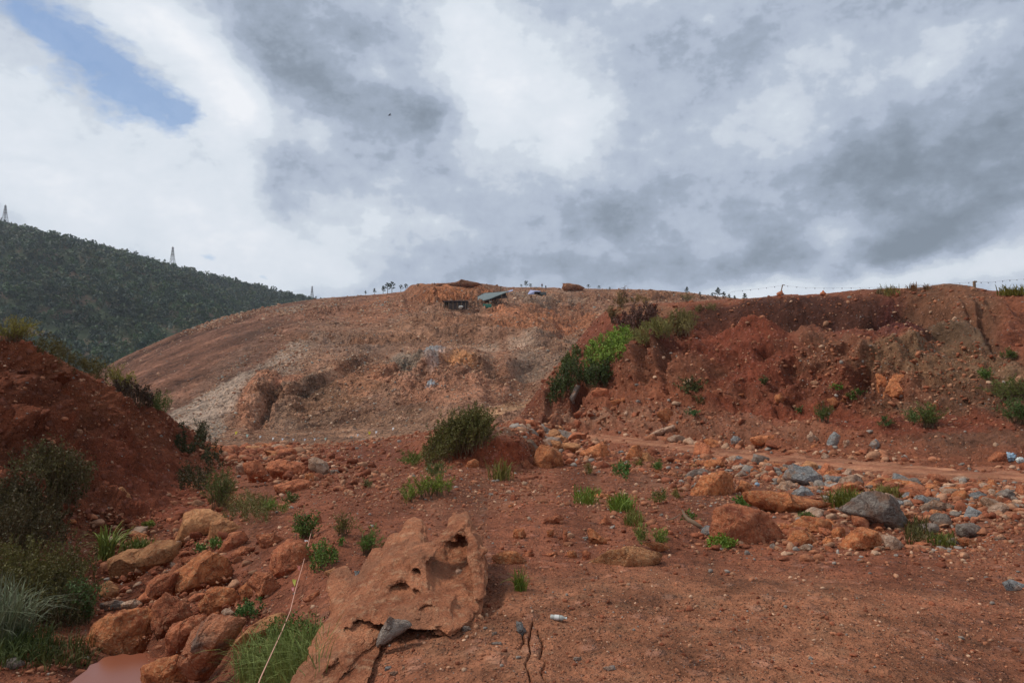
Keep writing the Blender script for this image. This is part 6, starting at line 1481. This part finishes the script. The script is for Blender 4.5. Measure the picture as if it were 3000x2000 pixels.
def boxm(c, sx, sy, sz):
    c = np.array(c); V = [c + np.array([a * sx, b_ * sy, d * sz]) / 2 for a in (-1, 1) for b_ in (-1, 1) for d in (-1, 1)]
    return V, [(0, 1, 3, 2), (4, 6, 7, 5), (0, 4, 5, 1), (2, 3, 7, 6), (0, 2, 6, 4), (1, 5, 7, 3)]
M_dark = plain_mat('dark_weathered_boards', alb(62, 50, 46), 0.9, scale=1.5)
M_roofd = plain_mat('dark_roof_sheet', alb(52, 46, 46), 0.8, scale=0.8)
M_roofg = plain_mat('grey_green_sheet', alb(88, 96, 96), 0.6, scale=0.6)
M_green = plain_mat('green_sheet', alb(60, 92, 76), 0.6, scale=0.8)
M_turq = plain_mat('turquoise_sheet', alb(58, 116, 98), 0.6, scale=0.8)
M_tarp = plain_mat('blue_grey_tarp', alb(134, 136, 164), 0.6, scale=0.8)
M_white = plain_mat('white_plastic', alb(176, 178, 176), 0.5, var=0.08)
M_blue = plain_mat('blue_white_plastic', alb(132, 150, 166), 0.5, var=0.4, scale=20)
M_wood = plain_mat('grey_timber', alb(110, 88, 70), 0.9)
def at_box(x0, y0, x1, y1, Y): return P(x0, y0, Y), P(x1, y1, Y)
Yc_ = hit(1335, 903, QG)[1]
s_ = Yc_ / F
a, b_ = at_box(1300, 882, 1368, 904, Yc_)
base = np.array([(a[0] + b_[0]) / 2, Yc_, b_[2] - 0.4])
o = empty('shed', base, 'long low dark shed with an open front and flat roof on the quarry slope', 'shed')
wd, ht = b_[0] - a[0], a[2] - base[2]
def loc_(V): return V
pyobj('roof', *join(boxm((0, 1.2, ht - .1), wd + .5, 4.6, .22)), M_roofd, o)
pyobj('back_wall', *join(boxm((0, 2.9, ht / 2 - .1), wd - .2, .15, ht - .25)), M_dark, o)
for sx in (-1, 1): pyobj('side_wall', *boxm((sx * (wd / 2 - .12), 1.4, ht / 2 - .1), .14, 2.8, ht - .26), M_dark, o)
for k in range(6): pyobj('post', *boxm((-wd / 2 + .3 + k * (wd - .6) / 5, -.7, ht / 2 - .1), .16, .16, ht - .24), M_wood, o)
pyobj('front_panel', *boxm((.6, -.5, ht * .42), wd * .72, .1, ht * .72), M_dark, o)
# sloping roof shelter
def shelter():
    Ys = hit(1440, 885, QG)[1]
    base = P(1435, 892, Ys)
    o = empty('shelter', base, 'open shelter with a long sloping grey green sheet roof uphill of the dark shed', 'shelter')
    pts = [P(1384, 888, Ys - 2), P(1432, 877, Ys - 2), P(1492, 853, Ys - 1), P(1470, 855, Ys + 5), P(1420, 858, Ys + 5), P(1392, 872, Ys + 5)]
    V, Fc = slab(np.array(pts)[::-1], .15); pyobj('roof', np.array(V) - base, Fc, M_roofg, o)
    V, Fc = slab([P(1432, 878, Ys - .5), P(1487, 872, Ys - .5), P(1480, 856, Ys + .2), P(1462, 866, Ys + .2)], .12); pyobj('wall', np.array(V) - base, Fc, M_dark, o)
    for px, y0, y1 in ((1388, 897, 884), (1412, 895, 882), (1434, 892, 877), (1470, 884, 862), (1488, 878, 856)):
        a, b_ = P(px, y0 + 3, Ys - 1.5), P(px, y1, Ys - 1.5); V, Fc = bar_mesh([(a - base, b_ - base, .09)]); pyobj('post', V, Fc, M_wood, o)
    V, Fc = slab([P(1383, 897, Ys - 2.3), P(1410, 895, Ys - 2.3), P(1408, 881, Ys - 2.0), P(1386, 884, Ys - 2.0)], .08); pyobj('side_sheet', np.array(V) - base, Fc, M_green, o)
shelter()
def sheet_pile():
    g = hit(1428, 903, QG); o = empty('sheet_stack', g, 'low stack of turquoise sheets on the quarry slope', 'sheet stack'); k = g[1] / F
    for i in range(4):
        V, Fc = boxm((rng.uniform(-.2, .2), rng.uniform(-.2, .2), .2 + i * .26), 24 * k, 2.0, .2); pyobj('sheet', V, Fc, M_turq, o)
sheet_pile()
g = hit(1494, 860, QG); k = g[1] / F
V, Fc = slab([np.array([-9 * k, 0, .3]), np.array([9 * k, -.3, .9]), np.array([9 * k, 1.5, 1.4]), np.array([-9 * k, 1.8, .9])], .1)
tag(pyobj('roof_sheet', V, Fc, M_tarp, loc=(0, 0, 0)), 'pale blue sheet lying right of the sloping roof shelter', 'sheet').location = g
def tent():
    g = hit(1575, 864, QG); k = g[1] / F
    o = empty('tent', g, 'blue grey tarpaulin tent with a dark opening on the quarry ridge', 'tent')
    L_, Hh, D_ = 44 * k, 17 * k, 4.0
    x0, x1 = -31 * k, 8 * k
    ridge = [np.array([x0 + 10 * k, D_ / 2, Hh]), np.array([x1, D_ / 2, Hh * .82])]
    V = [np.array([x0, 0, 0]), np.array([x0 + 20 * k, -.2, 0]), np.array([x0 + 22 * k, -.1, Hh * .62]), np.array([x1 + 2 * k, 0, Hh * .6]), ridge[1], ridge[0], np.array([x0 + 2 * k, D_, 0]), np.array([x1 + 2 * k, D_, 0])]
    Fc = [(0, 1, 2, 5), (2, 3, 4, 5), (0, 5, 6), (5, 4, 7, 6), (3, 7, 4)]
    c = pyobj('tarpaulin', V, Fc, M_tarp, o); md = c.modifiers.new('t', 'SOLIDIFY'); md.thickness = .08
    pyobj('back_panel', *boxm((x0 + 27 * k, D_ * .7, Hh * .3), 16 * k, .1, Hh * .55), M_dark, o)
    for q in (x0 + 22 * k, x1 + 1.5 * k): pyobj('post', *boxm((q, .05, Hh * .3), .14, .14, Hh * .6), M_wood, o)
    V, Fc = boxm((x1 + 9 * k, .5, Hh * .25), 17 * k, 2.0, Hh * .5); pyobj('awning_box', V, Fc, plain_mat('dark_grey_green_sheet', alb(78, 80, 78), .7), o)
tent()
def sack():
    g = hit(1352, 905, QG); k = g[1] / F
    p, Fc = unit_rock(3, np.random.default_rng(5), 5, .04)
    c = mesh_np('sack', p * np.array([8 * k, 1.0, 4.5 * k]), Fc, smooth=True); c = link('sack', c, M_white, loc=g + np.array([0, -1.2, .3]))
    tag(c, 'white sack lying in front of the long low dark shed', 'sack')
sack()
g = hit(1467, 853, QG); V, Fc = bar_mesh([((0, 0, -.3), (0, 0, 1.5), .16), ((-.3, 0, 1.45), (.3, 0, 1.45), .14)])
tag(pyobj('post', V, Fc, M_wood), 'short dark post standing uphill of the sloping roof shelter', 'post').location = g

# ------------------------------------------------------------------ people on the ridge
M_skin = plain_mat('skin', alb(150, 108, 84), 0.6, var=.05)
M_hair = plain_mat('black_hair', alb(30, 26, 24), 0.7, var=.1)
def person(px, pyb, hpx, shirt, trousers, label, face=0.0):
    g = hit(px, pyb, QG); Hh = hpx * g[1] / F; k = Hh / 1.75
    o = empty('person', g, label, 'person', 'people on the quarry ridge', rz=face)
    J = dict(pel=(0, 0, .95), ab=(0, 0, 1.12), ch=(0, .01, 1.33), nk=(0, .01, 1.47), hd=(0, -.01, 1.58), tp=(0, -.01, 1.70),
             ls=(.19, 0, 1.40), le=(.25, .02, 1.12), lw=(.26, -.05, .88), lh=(.26, -.08, .78), rs=(-.19, 0, 1.40), re=(-.25, .02, 1.12), rw=(-.24, -.06, .88), rh=(-.24, -.09, .78),
             lp=(.10, 0, .90), lk=(.12, -.02, .50), la=(.12, .02, .08), lf=(.13, -.16, .03), rp=(-.10, 0, .90), rk=(-.12, -.02, .50), ra=(-.13, .02, .08), rf=(-.14, -.16, .03))
    R_ = dict(pel=.15, ab=.135, ch=.16, nk=.06, hd=.095, tp=.075, ls=.07, le=.048, lw=.034, lh=.03, rs=.07, re=.048, rw=.034, rh=.03, lp=.10, lk=.065, la=.045, lf=.04, rp=.10, rk=.065, ra=.045, rf=.04)
    E = [('pel', 'ab'), ('ab', 'ch'), ('ch', 'nk'), ('nk', 'hd'), ('hd', 'tp'), ('ch', 'ls'), ('ls', 'le'), ('le', 'lw'), ('lw', 'lh'), ('ch', 'rs'), ('rs', 're'), ('re', 'rw'), ('rw', 'rh'),
         ('pel', 'lp'), ('lp', 'lk'), ('lk', 'la'), ('la', 'lf'), ('pel', 'rp'), ('rp', 'rk'), ('rk', 'ra'), ('ra', 'rf')]
    def skin(names, grow, name, mat):
        nm = [n for n in J if n in names]; me = bpy.data.meshes.new(name)
        me.from_pydata([tuple(np.array(J[n]) * k) for n in nm], [(nm.index(a), nm.index(b_)) for a, b_ in E if a in nm and b_ in nm], [])
        ob = bpy.data.objects.new(name, me); col.objects.link(ob); ob.parent = o; me.materials.append(mat)
        md = ob.modifiers.new('skin', 'SKIN'); sv = me.skin_vertices[0].data
        for i, n in enumerate(nm): r_ = (R_[n] + grow) * k; sv[i].radius = (r_, r_ * .85); sv[i].use_root = (i == 0)
        sb = ob.modifiers.new('sub', 'SUBSURF'); sb.levels = 1; sb.render_levels = 2
        dg = C.evaluated_depsgraph_get(); m2 = bpy.data.meshes.new_from_object(ob.evaluated_get(dg)); ob.modifiers.clear(); ob.data = m2; m2.name = name
        return ob
    skin(set(J), 0, 'body', M_skin)
    skin({'ab', 'ch', 'ls', 'rs', 'le', 're', 'lw', 'rw', 'pel'}, .022, 'jacket', shirt)
    skin({'pel', 'lp', 'rp', 'lk', 'rk', 'la', 'ra'}, .02, 'trousers', trousers)
    p, Fc = unit_rock(3, np.random.default_rng(2), 2, .02); p = p * np.array([.105, .115, .1]) + np.array([0, .02, 1.67]); pyobj('hair', p * k, Fc, M_hair, o, smooth=True)
M_c1 = plain_mat('dark_red_jacket', alb(60, 34, 36), .9); M_c2 = plain_mat('dark_green_jacket', alb(40, 46, 42), .9); M_c3 = plain_mat('black_trousers', alb(34, 32, 36), .9)
person(1588, 844, 14.5, M_c1, M_c3, 'taller standing person in dark clothes on the ridge right of the tent')
person(1599, 847, 12, M_c2, M_c3, 'smaller standing person in dark green right of the taller one', .4)

# ------------------------------------------------------------------ pennant cords
def cordm(pts, r_):
    pts = np.array(pts); return bar_mesh([(pts[i], pts[i + 1], r_) for i in range(len(pts) - 1)])
def pennant(p, sz, a, mat, parent, tri=True, tilt=0.5):
    u = np.array([math.cos(a), math.sin(a), 0]) * sz; v = np.array([math.sin(a) * tilt, -tilt, -1]) * sz * 1.2
    V = [p, p + u, p + u * .9 + v * .5 + np.array([0, .12 * sz, 0]), p + u * .35 + v] ; Fc = [(0, 1, 2, 3)]
    ob = pyobj('pennant', V, Fc, mat, parent); md = ob.modifiers.new('s', 'SOLIDIFY'); md.thickness = max(sz * .03, .002)
    return ob
PC = {n: plain_mat(n + '_pennant', alb(*c), .7, var=.08) for n, c in dict(white=(190, 186, 186), yellow=(190, 170, 40), lime=(150, 146, 60), pink=(190, 120, 120), rose=(160, 92, 80), dark=(84, 84, 96), mauve=(170, 150, 160), green=(170, 186, 168)).items()}
M_cord = plain_mat('pinkish_cord', alb(176, 130, 112), .8)
M_cord2 = plain_mat('thin_grey_cord', alb(110, 104, 104), .8)
root = hit(915, 1548)
path = [(915, 1546, root[1]), (901, 1600, 8.9), (884, 1665, 7.6), (866, 1725, 6.7), (850, 1790, 5.9), (825, 1850, 5.2), (795, 1915, 4.6), (763, 1985, 4.1), (735, 2060, 3.7)]
wp = [P(a, b_, min(c_, hit(a, b_)[1] * 0.97)) for a, b_, c_ in path]
o = empty('pennant_cord', root, 'pale cord with small pennants running down over the gully boulders to the near grass', 'pennant cord')
V, Fc = cordm([q - root for q in wp], .0028); pyobj('cord', V, Fc, M_cord, o)
for (px, py, Y, c, sz, a) in [(902, 1582, 9.2, 'white', .055, 2.7), (890, 1618, 8.5, 'mauve', .055, 2.9), (879, 1657, 7.8, 'rose', .045, 2.6), (868, 1697, 7.1, 'lime', .05, 2.8), (862, 1720, 6.8, 'pink', .03, 2.9)]:
    pennant(P(px, py, min(Y, hit(px, py)[1] * 0.965)) - root, sz, a, PC[c], o)
def line_cord(pts, Y0, fl, label, sz, grp):
    q = np.array([P(a, b_, Y) for a, b_, Y in pts]); o = empty('pennant_cord', q[0], label, 'pennant cord', grp)
    V, Fc = cordm(q - q[0], .003); pyobj('cord', V, Fc, M_cord2, o)
    for (px, py, c) in fl:
        Y = np.interp(px, [a[0] for a in pts], [a[2] for a in pts]); pennant(P(px, py, Y) - q[0], sz, 0.1 + rng.normal(0, .3), PC[c], o)
line_cord([(680, 1260, 56), (754, 1296, 55), (868, 1308, 53), (920, 1308, 52), (1010, 1290, 51), (1078, 1264, 50), (1130, 1258, 49)], 50,
          [(689, 1264, 'yellow'), (720, 1272, 'green'), (754, 1296, 'yellow'), (866, 1306, 'yellow'), (916, 1306, 'yellow'), (926, 1305, 'yellow'), (1078, 1264, 'yellow')],
          'cord with yellow pennants hanging above the low crest under the quarry', .2, 'pennant cords in front of the quarry')
line_cord([(700, 1272, 57), (800, 1281, 56), (850, 1284, 56), (920, 1283, 55), (950, 1282, 55), (1040, 1276, 54), (1160, 1252, 53)], 50,
          [(760, 1276, 'white'), (798, 1281, 'white'), (825, 1283, 'white'), (856, 1284, 'white'), (890, 1284, 'white'), (919, 1283, 'white'), (950, 1282, 'green'), (1045, 1271, 'white'), (1100, 1262, 'white'), (1150, 1252, 'white')],
          'cord with small white pennants strung just above the yellow one', .17, 'pennant cords in front of the quarry')
YB = 38
sk = [(2108, 872, YB + 1), (2150, 853, YB), (2220, 846, YB), (2292, 836, YB), (2360, 843, YB - .5), (2430, 844, YB - 1), (2560, 842, YB - 2), (2680, 838, YB - 3), (2760, 832, YB - 4), (2855, 826, YB - 5), (2900, 827, YB - 5), (2960, 820, YB - 6), (3040, 815, YB - 6.5)]
ski = lambda x: (float(np.interp(x, [a[0] for a in sk], [a[1] for a in sk])))
line_cord(sk, 40, [(float(x), ski(x), 'dark') for x in list(np.arange(2150, 2280, 23.5)) + list(np.arange(2306, 2850, 26.5)) + list(np.arange(2872, 3020, 21))],
          'long cord of dark little pennants sagging along the top of the right bank', .06, None)
for (x0, y0, x1, y1, r_, lb, Y) in [(2286, 862, 2293, 834, .022, 'thin leaning pole holding the pennant cord on the bank top', YB - 1), (2855, 846, 2854, 824, .045, 'short pole holding the pennant cord on the right knoll', YB - 6)]:
    a, b_ = P(x0, y0, Y), P(x1, y1, Y); V, Fc = bar_mesh([((0, 0, 0), b_ - a, r_), (b_ - a, b_ - a + np.array([.12, 0, -.02]), r_ * .6)])
    ob = pyobj('pole', V, Fc, M_wood); ob.location = a; tag(ob, lb, 'pole')

# ------------------------------------------------------------------ bottle, litter, dead wood, bird
def bottle():
    g = hit(1635, 1815); L_ = 44 * g[1] / F; R_ = 8.5 * g[1] / F
    o = empty('plastic_bottle', g + np.array([0, 0, R_ * .8]), 'crushed clear plastic bottle lying on bare soil near the bottom centre', 'bottle', rz=-.25)
    prof = [(-.5, .0), (-.5, .85), (-.46, 1.0), (-.3, .9), (-.22, 1.0), (-.1, .86), (.0, .98), (.12, .9), (.22, 1.0), (.32, .8), (.4, .45), (.44, .4), (.5, .4)]
    V, Fc = [], []; n_ = 16
    for x, r_ in prof:
        for a in range(n_): V.append((x * L_, math.cos(a * 6.283 / n_) * r_ * R_, math.sin(a * 6.283 / n_) * r_ * R_ * .85))
    for i in range(len(prof) - 1):
        for a in range(n_): Fc.append((i * n_ + a, i * n_ + (a + 1) % n_, (i + 1) * n_ + (a + 1) % n_, (i + 1) * n_ + a))
    pyobj('body', V, Fc, plain_mat('cloudy_plastic', alb(166, 164, 158), .25, trans=.3, var=.05), o, smooth=True)
    V, Fc = [], []
    for x, r_ in ((.5, .46), (.58, .46), (.58, .0)):
        for a in range(n_): V.append((x * L_, math.cos(a * 6.283 / n_) * r_ * R_, math.sin(a * 6.283 / n_) * r_ * R_ * .85))
    for i in range(2):
        for a in range(n_): Fc.append((i * n_ + a, i * n_ + (a + 1) % n_, (i + 1) * n_ + (a + 1) % n_, (i + 1) * n_ + a))
    pyobj('cap', V, Fc, M_white, o)
    V, Fc = [], []
    for x in (-.22, .08):
        for a in range(n_): V.append((x * L_, math.cos(a * 6.283 / n_) * 1.03 * R_, math.sin(a * 6.283 / n_) * 1.03 * R_ * .86))
    for a in range(n_): Fc.append((a, (a + 1) % n_, n_ + (a + 1) % n_, n_ + a))
    pyobj('label', V, Fc, plain_mat('pale_bottle_label', alb(180, 176, 172), .6), o, smooth=True)
bottle()
def crumple(px, py, w_, h_, mat, label, seed, name='plastic_bag', cat='litter'):
    g = hit(px, py + h_ * .4); k = g[1] / F; V, Fc = ico(4); r = np.random.default_rng(seed)
    p = V * (1 + .45 * fbm(V * 2.2 + seed, 4, .65, ridged=True)[:, None]); p = p * np.array([w_ / 2, w_ * .35, h_ / 2]) * k
    c = link(name, mesh_np(name, p, Fc), mat, loc=g + np.array([0, 0, h_ * .3 * k])); tag(c, label, cat)
crumple(2958, 1338, 34, 26, M_blue, 'crumpled blue and white plastic on the rubble at the right edge', 3)
crumple(2990, 1346, 22, 16, M_white, 'small white plastic scrap right of the blue plastic', 5)
crumple(2218, 1418, 12, 12, M_blue, 'tiny blue scrap among stones behind the undercut boulder', 7)
crumple(2490, 1412, 22, 6, M_white, 'flat white scrap on the pale grey slab', 9)
def branch():
    g = hit(2040, 1545); k = g[1] / F
    def pp(x, y, d=0): return P(x, y, g[1] + d) - g
    o = empty('dead_branch', g, 'forked dead branch lying on the slope left of the pitted boulder', 'branch')
    def tube(pts, rs):
        V, Fc = [], []; n_ = 7
        for (q, r_) in zip(pts, rs):
            for a in range(n_): V.append(q + np.array([0, math.cos(a * .9), math.sin(a * .9)]) * r_ * k + np.array([math.sin(a * .9) * r_ * k * .6, 0, 0]))
        for i in range(len(pts) - 1):
            for a in range(n_): Fc.append((i * n_ + a, i * n_ + (a + 1) % n_, (i + 1) * n_ + (a + 1) % n_, (i + 1) * n_ + a))
        return V, Fc
    pyobj('limb', *tube([pp(1998, 1492, .1), pp(2005, 1508, .05), pp(2014, 1520), pp(2030, 1528, -.05), pp(2048, 1540, -.1), pp(2063, 1548, -.1)], [2.5, 4, 5, 5.5, 5, 2]), M_wood, o, smooth=True)
    pyobj('twig', *tube([pp(1992, 1505, .1), pp(1982, 1514), pp(1968, 1520), pp(1952, 1522)], [2, 2.6, 2.4, 1.2]), M_wood, o, smooth=True)
branch()
def bird():
    c = P(1141, 338, 70); k = 70 / F
    o = empty('bird', c, 'small dark bird flying under the clouds', 'bird')
    p, Fc = ico(3); p = p.copy(); p = p * np.array([5.0, 1.4, 1.4]) * k; p[:, 2] += p[:, 0] * .18; p[:, 1:] *= (1 - .45 * np.abs(p[:, :1]) / (5 * k)); pyobj('body', p, Fc, plain_mat('dark_feathers', alb(40, 42, 48), .8), o, smooth=True)
    for sg in (-1, 1):
        V = [np.array([-1.5, sg * .8, .4]), np.array([2.2, sg * .8, .8]), np.array([5.5, sg * 6, 2.6]), np.array([2.5, sg * 6.5, 2.2])]
        ob = pyobj('wing', np.array(V) * k, [(0, 1, 2, 3)], plain_mat('dark_wing', alb(44, 46, 52), .8), o); md = ob.modifiers.new('s', 'SOLIDIFY'); md.thickness = .02
bird()
# ------------------------------------------------------------------ muddy puddle
def puddle():
    g = hit(350, 1968); zl = g[2] + 0.05
    m = bpy.data.materials.new('muddy_water'); m.use_nodes = True; t = m.node_tree; bs = t.nodes['Principled BSDF']
    bs.inputs['Base Color'].default_value = tuple(alb(116, 66, 48)) + (1,); bs.inputs['Roughness'].default_value = .22; bs.inputs['Specular IOR Level'].default_value = .3
    out = [(205, 2000), (250, 1960), (300, 1925), (360, 1915), (430, 1915), (480, 1935), (500, 1965), (490, 2060), (420, 2160), (230, 2160), (190, 2060)]
    V = []
    for px, py in out:
        d = P(px, py, 1.0) - np.array([0, 0, CAMZ]); tt_ = (zl - CAMZ) / d[2]; V.append(np.array([0, 0, CAMZ]) + d * tt_)
    V = np.array(V); c = V.mean(0); n_ = len(V)
    W2 = []
    for i in range(n_):
        for f in (0, .33, .66): q = V[i] * (1 - f) + V[(i + 1) % n_] * f; W2.append(q + (q - c) * .04 * math.sin(i * 5 + f * 9))
    ob = pyobj('water', [w_ - c for w_ in W2], [tuple(range(len(W2)))], m); ob.location = c; ob['kind'] = 'structure'
puddle()
print('plants', VEG, 'polys', sum(len(o.data.polygons) for o in bpy.data.objects if o.type == 'MESH'))
# ------------------------------------------------------------------ air
me = bpy.data.meshes.new('haze'); bm = bmesh.new(); bmesh.ops.create_cube(bm, size=1.0)
C.view_layer.update()
zz_ = [(o.matrix_world @ Vector(c))[2] for o in bpy.data.objects if o.type == 'MESH' for c in o.bound_box]
z0_, z1_ = min(zz_) - 1.0, max(zz_) + 2.0
for v in bm.verts: v.co = Vector((v.co.x * 6400, v.co.y * 4300 + 1600, z0_ + (v.co.z + .5) * (z1_ - z0_)))
bm.to_mesh(me); bm.free()
hz = link('haze', me); hz['kind'] = 'stuff'
m = bpy.data.materials.new('haze'); m.use_nodes = True; t = m.node_tree; t.nodes.clear()
pvn = t.nodes.new('ShaderNodeVolumePrincipled'); pvn.inputs['Density'].default_value = 0.00011; pvn.inputs['Color'].default_value = (0.86, 0.92, 1.0, 1); pvn.inputs['Anisotropy'].default_value = 0.2
mo = t.nodes.new('ShaderNodeOutputMaterial'); t.links.new(pvn.outputs[0], mo.inputs['Volume']); me.materials.append(m)
hz['label'] = 'thin bluish haze between the viewer and the far forested hill'
print('bounds', z0_, z1_)
